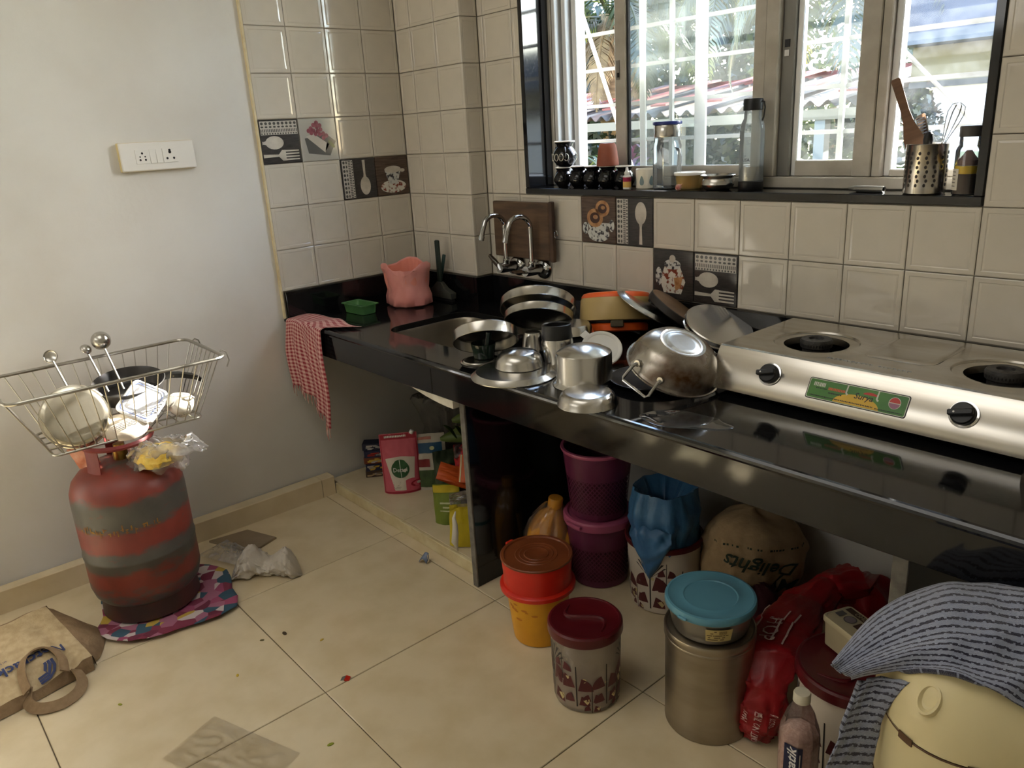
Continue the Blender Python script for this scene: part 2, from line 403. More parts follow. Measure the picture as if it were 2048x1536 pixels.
# ------------------------------------------------------------------ window: granite lining, aluminium sashes, grille
tw = MB()
tr2 = tag(bpy.data.objects.new('trim_2', None), None, None); COL.objects.link(tr2); structure(tr2)
MB().box((OX0, -.006, OZ0), (OX1, .2, 1.211), bev=.002).build('window_sill', gran_m, tr2)
MB().box((OX0, -.004, 1.211), (OX0+.02, .2, OZ1-.02), bev=.0015).build('jamb_slab', gran_m, tr2)
MB().box((OX0+.02, .085, 1.211), (OX0+.026, .115, OZ1-.02)).build('jamb_slab', gran_m, tr2)
MB().box((OX1-.02, -.004, 1.211), (OX1, .2, OZ1-.02), bev=.0015).build('jamb_slab', gran_m, tr2)
MB().box((OX0, -.004, OZ1-.02), (OX1, .2, OZ1), bev=.0015).build('head_slab', gran_m, tr2)
win = bpy.data.objects.new('window_1', None); COL.objects.link(win); structure(win)
ZB, ZT = 1.212, OZ1-.02
WY = .02
def wx(x): return max(x*1.0095-.027, .667)
def stile(name, x0, x1, y0, y1, z0, z1, m=None): return MB().box((wx(x0), y0+WY, z0), (wx(x1), y1+WY, z1), bev=.0025).build(name, m or upvc_m, win)
def glass(x0, x1, y, z0, m): return MB().box((wx(x0), y+WY, z0), (wx(x1), y+WY+.003, ZT-.031)).build('pane', m, win, smooth=0)
stile('frame_jamb', .671, .703, .095, .19, ZB, ZT); stile('frame_jamb', 2.138, 2.163, .095, .19, ZB, ZT)
stile('frame_rail', .703, 2.138, .095, .19, ZB, 1.243); stile('frame_rail', .703, 2.138, .095, .19, ZT-.03, ZT)
for k, (x0, x1) in enumerate(((.7035, .722), (.733, .754), (.762, .787))):
    stile('track', x0, x1, .1+.02*k, .185, 1.2435, ZT-.031, upvcl_m)
stile('track_seal', .7225, .7325, .15, .17, 1.2435, ZT-.031, rubber_m); stile('track_seal', .7545, .7615, .15, .17, 1.2435, ZT-.031, rubber_m)
# middle sash in front
stile('sash_stile', .995, 1.043, .1, .127, 1.2435, ZT-.031); stile('sash_stile', 1.515, 1.5535, .1, .127, 1.2435, ZT-.031)
stile('sash_rail', 1.0435, 1.5145, .1, .127, 1.2435, 1.277)
stile('sash_gasket', 1.0435, 1.05, .104, .12, 1.2775, ZT-.031, rubber_m)
glass(1.05, 1.515, .112, 1.277, pane_m)
# second sash behind it
stile('sash_stile', 1.062, 1.088, .145, .153, 1.2435, ZT-.031, upvcl_m); stile('sash_stile', 1.282, 1.326, .145, .153, 1.2435, ZT-.031, upvcl_m)
stile('sash_rail', 1.0885, 1.2815, .145, .17, 1.2435, 1.272)
glass(1.0885, 1.2815, .147, 1.272, pane_m)
# fixed mullion, grey stile with its lock, narrow clear sash
stile('mullion', 1.554, 1.594, .095, .19, 1.2435, ZT-.031)
stile('sash_stile', 1.5945, 1.632, .115, .15, 1.2435, ZT-.031, mat('grey_aluminium', (120, 118, 112), .4)); stile('sash_stile', 1.633, 1.649, .125, .15, 1.2435, ZT-.031, upvcl_m)
stile('sash_rail', 1.65, 1.822, .115, .145, 1.2435, 1.287)
glass(1.6495, 1.8225, .128, 1.287, panec_m)
stile('sash_stile', 1.8225, 1.873, .1, .15, 1.2435, ZT-.031); stile('mullion', 1.877, 1.9, .097, .19, 1.2435, ZT-.031); stile('sash_stile', 1.9005, 1.919, .115, .15, 1.2435, ZT-.031, upvcl_m)
stile('crack_filler', 1.8735, 1.8765, .12, .15, 1.2435, ZT-.031, mat('rust_brown', (96, 70, 48), .8))
stile('sash_rail', 1.9195, 2.1375, .105, .15, 1.2435, 1.262)
glass(1.919, 2.138, .128, 1.262, clear('window_pane_dusty', (248, 250, 252), .018, (205, 212, 220), 1, .02, 30, .95))
for x, z, hz, m in ((1.012, 1.585, .03, mat('latch_slot', (120, 116, 108), .5)), (1.612, 1.60, .01, black_m), (1.612, 1.575, .008, chrome_m)):
    y = .12 if x < 1.5 else .135
    MB().box((wx(x)-.008, y-.003, z-hz), (wx(x)+.006, y, z+hz)).build('latch', m, win, smooth=0)
MB().box((wx(1.012), .1125, 1.562), (wx(1.018), .1165, 1.576)).build('latch_button', black_m, win, smooth=0)
gm = mat('grille_paint', (118, 118, 116), .5)
for z in (1.236, 1.358, 1.483, 1.608, 1.73, 1.855, 1.98, 2.1, 2.22): MB().box((.5, .294, z-.006), (2.3, .306, z+.006)).build('grille_bar', gm, win, smooth=0)
for x in (.56, 1.085, 1.69, 2.24): MB().box((x-.007, .282, 1.19), (x+.007, .2935, 2.36)).build('grille_bar', gm, win, smooth=0)
MB().tube([(.45, .5, 1.9), (.66, .5, 1.403), (.73, .5, 1.24)], .0075, 8).build('grille_brace', mat('bright_rod', (236, 232, 222), .4), win)
MB().tube([(1.70, .5, 1.63), (1.99, .5, 1.34), (2.1, .5, 1.23)], .006, 8).build('grille_brace', gm, win)

# ------------------------------------------------------------------ counter
SX0, SX1, SY0, SY1 = .483, .94, -.575, -.205
ct = thing('kitchen_counter', 'black polished granite counter with a steel sink let into its left end', 'counter', (0, 0, 0))
b = MB()
hole = rrect(SX0, SY0, SX1, SY1, .07, 6); cx, cy = (SX0+SX1)/2, (SY0+SY1)/2
def outer(p, x0=.35, x1=1.1, y0=-.716, y1=.006):
    dx, dy = p[0]-cx, p[1]-cy; t = min(((x1-cx)/dx if dx > 0 else (x0-cx)/dx) if abs(dx) > 1e-6 else 9, ((y1-cy)/dy if dy > 0 else (y0-cy)/dy) if abs(dy) > 1e-6 else 9)
    return (cx+dx*t, cy+dy*t)
# corners of the outer rectangle get their own rays
import bisect
ang = lambda p: math.atan2(p[1]-cy, p[0]-cx)
pts = hole[:]
def hit(a):
    for i in range(len(hole)):
        p, q = hole[i], hole[(i+1) % len(hole)]; d = (math.cos(a), math.sin(a)); e = (q[0]-p[0], q[1]-p[1]); den = d[0]*e[1]-d[1]*e[0]
        if abs(den) < 1e-12: continue
        t = ((p[0]-cx)*e[1]-(p[1]-cy)*e[0])/den; s_ = ((p[0]-cx)*d[1]-(p[1]-cy)*d[0])/den
        if t > 0 and -1e-9 <= s_ <= 1+1e-9: return (cx+d[0]*t, cy+d[1]*t)
for c_ in ((.35, -.716), (1.1, -.716), (1.1, .006), (.35, .006)): pts.append(hit(math.atan2(c_[1]-cy, c_[0]-cx)))
pts.sort(key=ang)
op = [outer(p) for p in pts]
b.loft([[(x, y, .745) for x, y in pts], [(x, y, CT-.001) for x, y in pts], [(x+(.001 if x > cx else -.001), y+(.001 if y > cy else -.001), CT) for x, y in pts], [(x, y, CT) for x, y in op]])
b.box((-.005, -.716, .745), (.35, .006, CT)); b.box((1.1, -.716, .745), (3.69, .006, CT)); b.poly([(.35, -.716, .745), (1.1, -.716, .745), (1.1, -.716, CT), (.35, -.716, CT)])
b.build('worktop', gran_m, ct)
b = MB(); b.tube([(-.005, -.714, CT-.007), (3.69, -.714, CT-.007)], .0095, 10); b.build('edge_nosing', gran_m, ct)
MB().box((0, -.712, .66), (.957, -.692, .745), bev=.0015).build('fascia', gran_m, ct); MB().box((.959, -.712, .66), (3.69, -.692, .745), bev=.0015).build('fascia', gran_m, ct)
b = MB(); b.box((0.0005, -.71, CT), (.017, PY-.0005, ZS-.001), bev=.001); b.build('upstand', gran_m, ct)
MB().box((.0175, PY-.017, CT), (PX-.0005, PY-.0005, ZS-.001), bev=.001).build('upstand', gran_m, ct)
MB().box((PX+.0005, PY-.017, CT), (PX+.017, -.0175, ZS-.001), bev=.001).build('upstand', gran_m, ct)
MB().box((PX+.0005, -.017, CT), (3.69, -.0005, ZS-.001), bev=.001).build('upstand', gran_m, ct)
MB().box((1.03, -.662, .0), (1.052, .004, .745), bev=.001).build('support_slab', [gran_m], ct)
MB().box((1.0295, -.6685, .0), (1.0525, -.6622, .66), bev=.001).build('support_edge', raw_m, ct)
MB().box((2.332, -.662, .0), (2.36, .004, .745), bev=.001).build('support_slab', gran_m, ct)
MB().box((2.3315, -.6685, .0), (2.3605, -.6622, .66), bev=.001).build('support_edge', raw_m, ct)
b = MB(); prof = [(1.0285, .66), (.76, .66)]; prof += [(.76+.268*t, .66-.038*math.sin(t*PI/2)**.9) for t in [i/8 for i in range(1, 9)]]
b.loft([[(x, -.69, z) for x, z in prof], [(x, -.655, z) for x, z in prof]], True, True, True); b.build('plaster_lip', white_m, ct, smooth=20)
b = MB(); rr = lambda i, z: [(x, y, z) for x, y in rrect(SX0+i, SY0+i, SX1-i, SY1-i, max(.07-i*.3, .03), 6)]
b.loft([rr(-.012, .744), rr(.001, .7445), rr(.004, .738), rr(.012, .6), rr(.03, .577), rr(.06, .57), rr(.16, .567)], True, False, True)
sk = b.build('sink_bowl', mat('satin_steel', (150, 142, 128), .3, 1, col2=(120, 112, 100), scale=4), ct)
b = MB(); b.lathe([(0, .570), (.03, .570), (.038, .573), (.043, .5695)], 24, c=((SX0+SX1)/2, (SY0+SY1)/2, 0)); b.build('drain', chrome_m, sk)
# raised shelf on the floor under the sink
sh = thing('floor_shelf', 'raised tiled plinth with a cream kerb under the sink end of the counter', 'plinth', (.5, -.3, 0))
MB().box((-.5+.0005, -.318, .0005), (.5285, .298, .04)).build('core', grout_m, sh, smooth=0)
MB().box((-.45, -.33, .0005), (.5285, -.3182, .046), bev=.002).build('kerb', cream_m, sh)
for a, c in ((-.4995, .05), (.052, .5285)): slab(a, -.3175, c, .298, .047, floor_m, sh)
# ------------------------------------------------------------------ outside
grd = MB().box((-30, .6, -.5), (20, 40, -.4)).build('ground', mat('earth', (120, 112, 78), .95, col2=(86, 98, 56), scale=.6), smooth=0); structure(grd)
def leafmat(name, c, c2, t=.5):
    if name in MATS: return MATS[name]
    m = bpy.data.materials.new(name); m.use_nodes = True; n = m.node_tree.nodes; l = m.node_tree.links; n.clear()
    out = n.new('ShaderNodeOutputMaterial'); d = n.new('ShaderNodeBsdfDiffuse'); tl = n.new('ShaderNodeBsdfTranslucent'); g = n.new('ShaderNodeBsdfGlossy'); g.inputs['Roughness'].default_value = .35
    tc = n.new('ShaderNodeTexCoord'); tx = n.new('ShaderNodeTexNoise'); tx.inputs['Scale'].default_value = 3; l.new(tc.outputs['Object'], tx.inputs['Vector'])
    r = n.new('ShaderNodeMapRange'); r.inputs[1].default_value = .4; r.inputs[2].default_value = .6; l.new(tx.outputs['Fac'], r.inputs[0])
    x = n.new('ShaderNodeMix'); x.data_type = 'RGBA'; x.inputs[6].default_value = lin(c); x.inputs[7].default_value = lin(c2); l.new(r.outputs[0], x.inputs[0])
    l.new(x.outputs[2], d.inputs[0]); l.new(x.outputs[2], tl.inputs[0])
    m1 = n.new('ShaderNodeMixShader'); m1.inputs[0].default_value = t; l.new(d.outputs[0], m1.inputs[1]); l.new(tl.outputs[0], m1.inputs[2])
    m2 = n.new('ShaderNodeMixShader'); m2.inputs[0].default_value = .06; l.new(m1.outputs[0], m2.inputs[1]); l.new(g.outputs[0], m2.inputs[2]); l.new(m2.outputs[0], out.inputs[0])
    MATS[name] = m; return m
palm_m = leafmat('coconut_leaf', (35, 44, 22), (54, 60, 27)); palmy_m = leafmat('coconut_leaf_yellow', (73, 70, 27), (49, 56, 22)); bush_m = leafmat('bush_leaf', (24, 33, 17), (38, 46, 24))
mag_m = leafmat('magenta_leaf', (76, 27, 46), (56, 20, 33)); dry_m = mat('dry_frond', (126, 100, 66), .8, col2=(96, 74, 48), scale=9); bark_m = mat('palm_bark', (138, 112, 84), .9, col2=(104, 84, 62), scale=6, stretch=(1, 1, 6))
def frond(L, az, el0, droop, m, parent, base, n=34, wl=.55, seed=0):
    R = random.Random(seed); b = MB(); P = []; ds = L/n; e = el0; p = Vector((0, 0, 0)); ca, sa = math.cos(az), math.sin(az)
    for i in range(n+1):
        P.append(p.copy()); d = Vector((math.cos(e)*ca, math.cos(e)*sa, math.sin(e))); p += d*ds; e -= droop/n*(.5+1.2*i/n)
    b.tube(P, [.022*(1-i/n)+.004 for i in range(n+1)], 5)
    for i in range(4, n+1):
        t = (P[i]-P[i-1]).normalized(); side = t.cross(Vector((0, 0, 1))).normalized(); f = i/n
        l_ = wl*L*.42*(math.sin(PI*min(1, f*.86+.12)))*R.uniform(.85, 1.1)
        for s_ in (-1, 1):
            for q in (0, .5):
                o = P[i-1].lerp(P[i], q)
                dr = (side*s_*.78 + t*.55 + Vector((0, 0, -.1+R.uniform(-.15, .1)))).normalized(); dn = (dr + Vector((0, 0, -.75-R.uniform(0, .5)))).normalized()
                a = o+dr*l_*.45; c = a+dn*l_*.6; w_ = t*.016
                b.add([o-w_*.6, o+w_*.6, a+w_, a-w_, c], [(0, 1, 2, 3), (3, 2, 4)])
    return b.build('frond', m, parent, base, smooth=0)
def palm(label, loc, zc, specs, r=.13):
    t = thing('coconut_palm', label, 'palm', (loc[0], loc[1], -.4), group='coconut palms outside')
    b = MB(); h = zc+.4; b.lathe([(r*1.3, 0), (r, .4)]+[(r*(1+.05*(k % 2)), .4+(h-.4)*k/16) for k in range(1, 17)]+[(0, h)], 12); b.build('trunk', bark_m, t)
    for k, (L, az, el, dr, m) in enumerate(specs): frond(L, math.radians(az), math.radians(el), math.radians(dr), m, t, (0, 0, h-.05*(k % 3)), seed=k)
    b = MB()
    for k in range(6):
        a = k*1.05; b.lathe([(0, -.09), (.06, -.07), (.085, 0), (.06, .08), (0, .1)], 10, c=(.2*math.cos(a), .2*math.sin(a), h-.22-.06*(k % 2)))
    b.build('coconuts', mat('green_coconut', (140, 150, 70), .5, col2=(150, 110, 60), scale=5), t)
    return t
R_ = random.Random(3)
def crown(n, k0, low=False): return [(R_.uniform(1.9, 2.6), 360*i/n+R_.uniform(-14, 14)+k0, R_.choice([62, 40, 20, 5]) if not low else R_.choice([20, 0, -15]), R_.uniform(80, 130), [palm_m, palmy_m, palm_m][i % 3]) for i in range(n)]
palm('coconut palm behind the left open sash, its crown of fronds high above the shed', (-4.4, 6.1), 2.75, crown(15, 0)+[(1.5, -60, -30, 60, dry_m), (1.4, -110, -40, 50, dry_m), (1.6, -20, -35, 50, dry_m)])
palm('coconut palm behind the dusty middle pane, fronds hanging over the shed roof', (-2.42, 6.9), 3.2, crown(17, 20))
palm('coconut palm seen through the narrow clear sash, yellowing fronds drooping', (-.5, 5.35), 2.75, crown(13, 45)+[(2.2, -50, 20, 120, palmy_m), (2.0, -20, 30, 130, palmy_m)], .1)
def bush(name, label, c, rad, n, m, leaf=.1, seed=1, cat='tree', stem=True, group=None):
    t = thing(name, label, cat, (c[0], c[1], -.4), group=group); R = random.Random(seed); b = MB()
    for i in range(n):
        d = Vector((R.gauss(0, 1), R.gauss(0, 1), R.gauss(0, 1))).normalized()*R.uniform(.55, 1)**.5
        p = Vector((d.x*rad[0], d.y*rad[1], c[2]+.4+d.z*rad[2]))
        u = Vector((R.gauss(0, 1), R.gauss(0, 1), R.gauss(0, 1))).normalized(); v = u.orthogonal().normalized(); l_ = leaf*R.uniform(.6, 1.3)
        b.add([p, p+u*l_*.5+v*l_*.28, p+u*l_, p+u*l_*.5-v*l_*.28], [(0, 1, 2, 3)])
    f = b.build('foliage', m, t, smooth=0); f['kind'] = 'stuff'
    if stem:
        h = c[2]+.4; b = MB(); b.tube([(0, 0, 0), (.05, .02, h*.5), (0, 0, h)], [.09, .07, .03], 8); b.build('trunk', bark_m, t)
    return t
bush('garden_tree', 'leafy green tree behind the shed at the far left of the window', (-9.3, 9.5, 1.9), (2.4, 1, 2.1), 6500, bush_m, .22, 1)
bush('garden_tree', 'leafy green tree behind the ridge of the shed roof, mid window', (-6.0, 9.8, 2.0), (2.2, 1, 2.0), 6500, bush_m, .22, 2)
bush('garden_tree', 'tall bright green tree over the right end of the shed roof', (-3.2, 9.6, 2.2), (1.6, 1, 1.7), 5200, leafmat('bright_leaf', (38, 49, 24), (56, 64, 33)), .13, 4)
bush('garden_bush', 'low green bush under the right end of the shed roof', (-.5, 6.5, .9), (1.2, .8, .8), 2200, bush_m, .12, 5, 'bush', False)
bush('garden_bush', 'low green bush behind the plants at the left of the shed', (-3.3, 5.6, .8), (1.1, .6, .65), 2000, bush_m, .12, 6, 'bush', False)
bush('garden_bush', 'small green bush at the left edge of the neighbouring house', (.42, 4.0, 1.25), (.1, .14, .22), 500, bush_m, .05, 8, 'bush', False)
def tuft(name, label, loc, h, n, m, wd, seed):
    t = thing(name, label, 'plant', (loc[0], loc[1], -.4)); R = random.Random(seed); b = MB()
    b.tube([(0, 0, 0), (0, 0, h*.72)], [.03, .02], 7); b.build('stem', bark_m, t); b = MB()
    for i in range(n):
        a = R.uniform(0, 2*PI); z = h*R.uniform(.5, .75); L = h*R.uniform(.22, .38); P = [Vector((0, 0, z))]; e = R.uniform(.6, 1.4)
        for k in range(5): P.append(P[-1]+Vector((math.cos(a)*math.cos(e), math.sin(a)*math.cos(e), math.sin(e)))*L/5); e -= R.uniform(.2, .5)
        s_ = Vector((-math.sin(a), math.cos(a), 0))*wd; W_ = [.5, 1, 1, .8, .5, .05]
        b.loft([[P[k]-s_*W_[k], P[k]+s_*W_[k]] for k in range(6)], False)
    b.build('leaves', m, t, smooth=0); return t
for k, (x, y, h) in enumerate(((-2.2, 3.2, 1.75), (-1.98, 3.35, 1.85), (-2.45, 3.5, 1.8))): tuft('dracaena', ['long leaved yellow green plant at the left of the open sash', 'long leaved yellow green plant behind the terracotta pot', 'long leaved yellow green plant half hidden by the window frame'][k], (x, y), h, 46, leafmat('dracaena_leaf', (96, 92, 41), (60, 72, 30)), .018, 10+k)
tuft('cordyline', 'magenta leaved cordyline above the terracotta pot outside', (-1.72, 3.3), 1.95, 40, mag_m, .022, 20)
tuft('cordyline', 'magenta leaved cordyline low beside the open sash', (-1.9, 3.0), 1.7, 30, mag_m, .018, 21)
# corrugated shed roof
sh_r = thing('garden_shed', 'open garden shed with a white corrugated roof and red ridge', 'shed', (-3.6, 5, -.4))
def wave(x): return .028*math.sin(x*2*PI/.17)
b = MB(); N = 340; W_ = 6.2
rows = [[(-W_/2+W_*i/N, y, z+wave(-W_/2+W_*i/N)) for i in range(N+1)] for y, z in ((0, 1.9), (.7, 2.0), (1.4, 2.1), (2.1, 2.2))]
b.loft(rows, False); b.loft([[(x, y, z-.008) for x, y, z in r] for r in rows[::-1]], False); b.build('roof_sheets', leafmat('white_roof_sheet', (120, 117, 114), (108, 94, 89), .35), sh_r, smooth=0)
for k in range(9):
    x = -W_/2+.35+.7*k; MB().box((x, .02, 1.93), (x+.2, 2.06, 1.95)).xf(Matrix.Rotation(.145, 4, 'X') @ Matrix.Translation((0, .28, .03))).build('red_roof_strip', mat('red_roof_sheet', (104, 42, 38), .5), sh_r, smooth=0)
MB().box((-W_/2, 2.05, 2.19), (W_/2, 2.3, 2.27)).build('ridge_cap', mat('red_ridge', (122, 42, 38), .5), sh_r, smooth=0)
MB().box((-W_/2, -.02, 1.76), (W_/2, .06, 1.85)).build('eave_beam', mat('weathered_beam', (104, 94, 80), .8), sh_r, smooth=0)
for x in (-2.9, -1.2, 1.1, 2.7): MB().box((x-.05, 0, 0), (x+.05, .1, 1.76)).build('post', mat('grey_post', (96, 96, 96), .7), sh_r, smooth=0)
# neighbouring house
nh = thing('neighbour_house', 'pale neighbouring house with a blue grey awning and beige band, right of the palms', 'house', (1.3, 4.2, -.4))
MB().box((-.93, 0, 0), (4.5, 3, 1.97)).build('wall', mat('white_house_wall', (186, 183, 178), .7), nh, smooth=0)
MB().box((-1.08, -.03, 1.97), (4.5, 3, 2.22)).build('band', mat('beige_house_band', (98, 90, 66), .8, col2=(90, 82, 60), scale=3), nh, smooth=0)
MB().box((-1.08, -.05, 1.945), (4.5, -.0305, 1.985)).build('ledge', mat('grey_ledge', (52, 50, 48), .7), nh, smooth=0)
MB().box((-1.1, -.25, 2.225), (4.6, 3.2, 2.3)).build('awning_edge', mat('awning_edge', (64, 70, 78), .6), nh, smooth=0)
MB().box((-1.12, -.1, 2.3), (4.6, 3.2, 2.62)).build('awning', mat('awning_blue_grey', (52, 60, 76), .7, col2=(44, 52, 68), scale=6), nh, smooth=0)
b = MB(); b.lathe([(0, 3.5), (.4, 3.5), (.42, 3.55), (.42, 4.5), (.3, 4.7), (.12, 4.78), (0, 4.78)], 32, c=(1.48, .75, 0)); b.build('sun_blocker', mat('black_blocker', (34, 34, 36), .5), nh); MB().box((1.1, .4, 2.6205), (1.86, 1.1, 3.4995)).build('blocker_plinth', mat('blocker_plinth_plaster', (190, 186, 178), .8), nh, smooth=0)  # unseen tank shape and plinth, added to keep sun off the jute bag
MB().box((-.72, -.02, .9), (-.52, -.0005, 1.5)).build('vent', mat('green_shutter', (112, 120, 96), .7), nh, smooth=0)

# ------------------------------------------------------------------ things on the window sill
SZ = 1.211
glaze_m = mat('black_glazed_clay', (14, 14, 15), .1); clay_m = mat('terracotta', (150, 82, 58), .6, col2=(128, 66, 46), scale=9); rimw_m = mat('pale_clay_rim', (206, 200, 188), .4)
def clay_pot(label, x, y, z, s, cup=False):
    t = thing('glazed_clay_pot', label, 'pot', (x, y, z), group='black glazed pots on the sill')
    b = MB(); b.lathe([(0, 0), (.019*s, 0), (.024*s, .004*s), (.036*s, .022*s), (.037*s, .034*s), (.028*s, .05*s), (.022*s, .057*s), (.025*s, .065*s), (.031*s, .07*s)], 28, 0)
    b.build('body', glaze_m, t)
    b = MB(); b.lathe([(.031*s, .07*s), (.0315*s, .0725*s), (.029*s, .0735*s), (.023*s, .066*s), (.019*s, .058*s), (.02*s, .04*s), (0, .03*s)], 28, 0); b.build('rim', rimw_m, t)
    for a in (PI*.95, PI*1.75):
        b = MB(); c_, s_ = math.cos(a), math.sin(a); b.tube([(c_*r*s, s_*r*s, z_*s) for r, z_ in ((.026, .056), (.04, .054), (.047, .043), (.044, .03), (.036, .026))], .0045*s, 8); b.build('handle', glaze_m, t)
    return t
clay_pot('black glazed clay pot under the larger one, at the left end of the sill', .795, .045, SZ, .95)
big = clay_pot('larger black glazed pot with white looped pattern, on top of a small pot', .805, .045, SZ+.0705, 1.2)
b = MB()
for k in range(6):
    a = -PI/2+.9-k*.42; cx_, cy_ = .0447*math.cos(a), .0447*math.sin(a); tx_, ty_ = -math.sin(a), math.cos(a)
    b.tube([(cx_+tx_*.008*math.cos(q), cy_+ty_*.008*math.cos(q), .034+.012*math.sin(q)) for q in [2*PI*i/12 for i in range(12)]], .0011, 5, closed=True)
b.build('white_loops', rimw_m, big)
clay_pot('second small black glazed pot from the left, with a pale rim', .868, .05, SZ, 1)
clay_pot('third small black glazed pot from the left, with a pale rim', .935, .05, SZ, 1)
clay_pot('small black glazed pot carrying the terracotta cup', 1.005, .048, SZ, 1)
clay_pot('small black glazed pot between the terracotta cup and the dropper bottle', 1.072, .055, SZ, .98)
t = thing('terracotta_cup', 'plain terracotta cup standing upside down on a black glazed pot', 'cup', (1.005, .048, SZ+.0725))
b = MB(); b.lathe([(0, .028), (.033, .004), (.035, 0), (.0375, .001), (.0375, .006), (.036, .02), (.031, .055), (.027, .07), (.024, .073), (0, .0735)], 28); b.build('cup', clay_m, t)
t = thing('dropper_bottle', 'tiny white capped dropper bottle with a magenta and gold label', 'bottle', (1.115, .018, SZ))
b = MB(); b.lathe([(0, 0), (.0125, 0), (.0135, .001), (.0135, .04), (.012, .043), (.008, .045), (0, .045)], 20); b.build('bottle', wplastic_m, t)
b = MB(); b.lathe([(.0137, .006), (.0137, .024)], 20, 0); b.lathe([(.0137, .024), (.0137, .038)], 20, 1); b.build('label', [mat('gold_label', (206, 170, 92), .4), mat('magenta_label', (150, 30, 70), .4)], t)
b = MB(); b.lathe([(.0085, .0452), (.0085, .054), (.006, .056), (.0045, .06), (.004, .068), (0, .069)], 16); b.build('cap', wplastic_m, t)
t = thing('candle_jar', 'white jar with blue grey drop pattern between dropper bottle and jug', 'jar', (1.162, .062, SZ))
b = MB(); b.lathe([(0, 0), (.034, 0), (.036, .002), (.0365, .06), (.0345, .062), (.0335, .058), (.033, .008), (0, .007)], 32); b.build('jar', mat('white_ceramic', (222, 216, 200), .25), t)
b = MB()
for k in range(7):
    a = -PI/2+k*2*PI/7+.2; pts = []
    for q in range(14):
        th = 2*PI*q/14; rr_ = .0075*(1-.45*math.sin(th)); xx, zz = rr_*math.cos(th), .026+.015*math.sin(th); pts.append((.0368*math.cos(a+xx/.0365), .0368*math.sin(a+xx/.0365), zz))
    b.poly(pts)
b.build('drop_pattern', mat('blue_grey_print', (120, 138, 140), .3), t, smooth=0)
jarglass_m = clear('jar_glass', (253, 254, 254), .03, (225, 232, 234), 1.3, .03, 8, .5); bottleglass_m = clear('frosted_bottle', (253, 254, 254), .16, (226, 234, 236), 1.2, .05, 3, .3)
t = thing('glass_jug', 'clear glass measuring jug with steel collar and dark blue lid on the sill', 'jug', (1.247, .058, SZ), rz=.15)
sq = lambda a: 1/max(abs(math.cos(a)), abs(math.sin(a)))**.55
b = MB(); b.lathe([(0, .003), (.034, .003), (.0375, .007), (.0375, .13), (.034, .14), (.034, .156)], 40, sq=lambda a: sq(a)); b.lathe([(0, 0), (.035, 0), (.0385, .004), (.0385, .131), (.035, .141), (.035, .156)], 40, sq=lambda a: sq(a)); b.build('body', jarglass_m, t)
b = MB(); b.lathe([(.034, .156), (.0415, .157), (.0425, .16), (.0425, .19), (.041, .193)], 36); b.build('collar', steel_m, t)
b = MB(); b.lathe([(.04, .193), (.045, .194), (.0455, .2), (.044, .203), (0, .204)], 36); b.build('lid', mat('navy_plastic', (28, 42, 110), .3), t)
b = MB(); b.tube([(.036, -.012, .122), (.05, -.02, .118), (.056, -.024, .1), (.053, -.022, .05), (.044, -.016, .03), (.036, -.01, .034)], [.005, .006, .007, .006, .006, .008], 10); b.build('handle', jarglass_m, t)
t = thing('onion', 'tiny pale pink onion lying by the foot of the glass jug', 'onion', (1.335, .0, SZ+.0098))
b = MB(); b.lathe([(0, -.0098), (.006, -.008), (.0102, 0), (.007, .007), (.0015, .011), (.001, .016), (0, .016)], 16); b.build('bulb', mat('onion_skin', (206, 176, 160), .4, col2=(176, 96, 90), scale=60), t, rot=up((.6, .1, .5)))
t = thing('plastic_tub', 'round yellow tub with a white lid beside the steel bowl on the sill', 'tub', (1.33, .062, SZ))
b = MB(); b.lathe([(0, 0), (.036, 0), (.038, .002), (.043, .042), (.041, .042), (.037, .005), (0, .004)], 32); b.build('tub', clear('tub_plastic', (244, 232, 190), .35, (236, 214, 150), .8, .2), t)
b = MB(); b.lathe([(0, .0045), (.0355, .005), (.039, .03), (0, .031)], 28); b.build('contents', mat('yellow_paste', (226, 168, 44), .6, col2=(206, 140, 30), scale=30), t)
b = MB(); b.lathe([(.043, .0422), (.0475, .0425), (.0485, .048), (.047, .051), (.04, .0515), (.038, .05), (0, .05)], 32); b.build('lid', wplastic_m, t)
t = thing('steel_bowl', 'small bulging steel bowl with a flared rim on the window sill', 'bowl', (1.447, .042, SZ))
b = MB(); b.lathe([(0, 0), (.032, 0), (.042, .006), (.049, .017), (.048, .028), (.044, .034), (.048, .04), (.052, .043), (.0505, .0445), (.043, .037), (.046, .028), (.046, .018), (.03, .004), (0, .003)], 40); b.build('bowl', steel_m, t)
t = thing('water_bottle', 'frosted glass water bottle with black cap and black base on the sill', 'bottle', (1.545, .062, SZ))
b = MB(); b.lathe([(0, 0), (.0335, 0), (.0355, .003), (.0355, .024), (.034, .026), (0, .026)], 32); b.build('base', black_m, t)
b = MB(); b.lathe([(.034, .026), (.0345, .028), (.0345, .165), (.031, .185), (.0245, .198), (.0245, .218)], 32); b.lathe([(.033, .0265), (.0335, .028), (.0335, .165), (.030, .184), (.0235, .197), (.0235, .218)], 32); b.build('glass', bottleglass_m, t)
b = MB(); b.lathe([(.032, .027), (.0325, .0285), (.0325, .066), (0, .066)], 28); b.build('steel_infuser', steel_m, t)
b = MB(); b.lathe([(.026, .2185), (.0275, .2195), (.0275, .246), (.0255, .25), (0, .251)], 28); b.tube([(.026, 0, .242), (.034, 0, .24), (.037, 0, .225), (.034, 0, .2), (.03, 0, .19)], .0025, 6); b.build('cap', black_m, t)
b = MB(); b.text('USA', .012, lambda x, y: (.0347*math.sin(x/.0347+.1), -.0347*math.cos(x/.0347+.1), .085+y)); b.build('print', black_m, t, smooth=0)
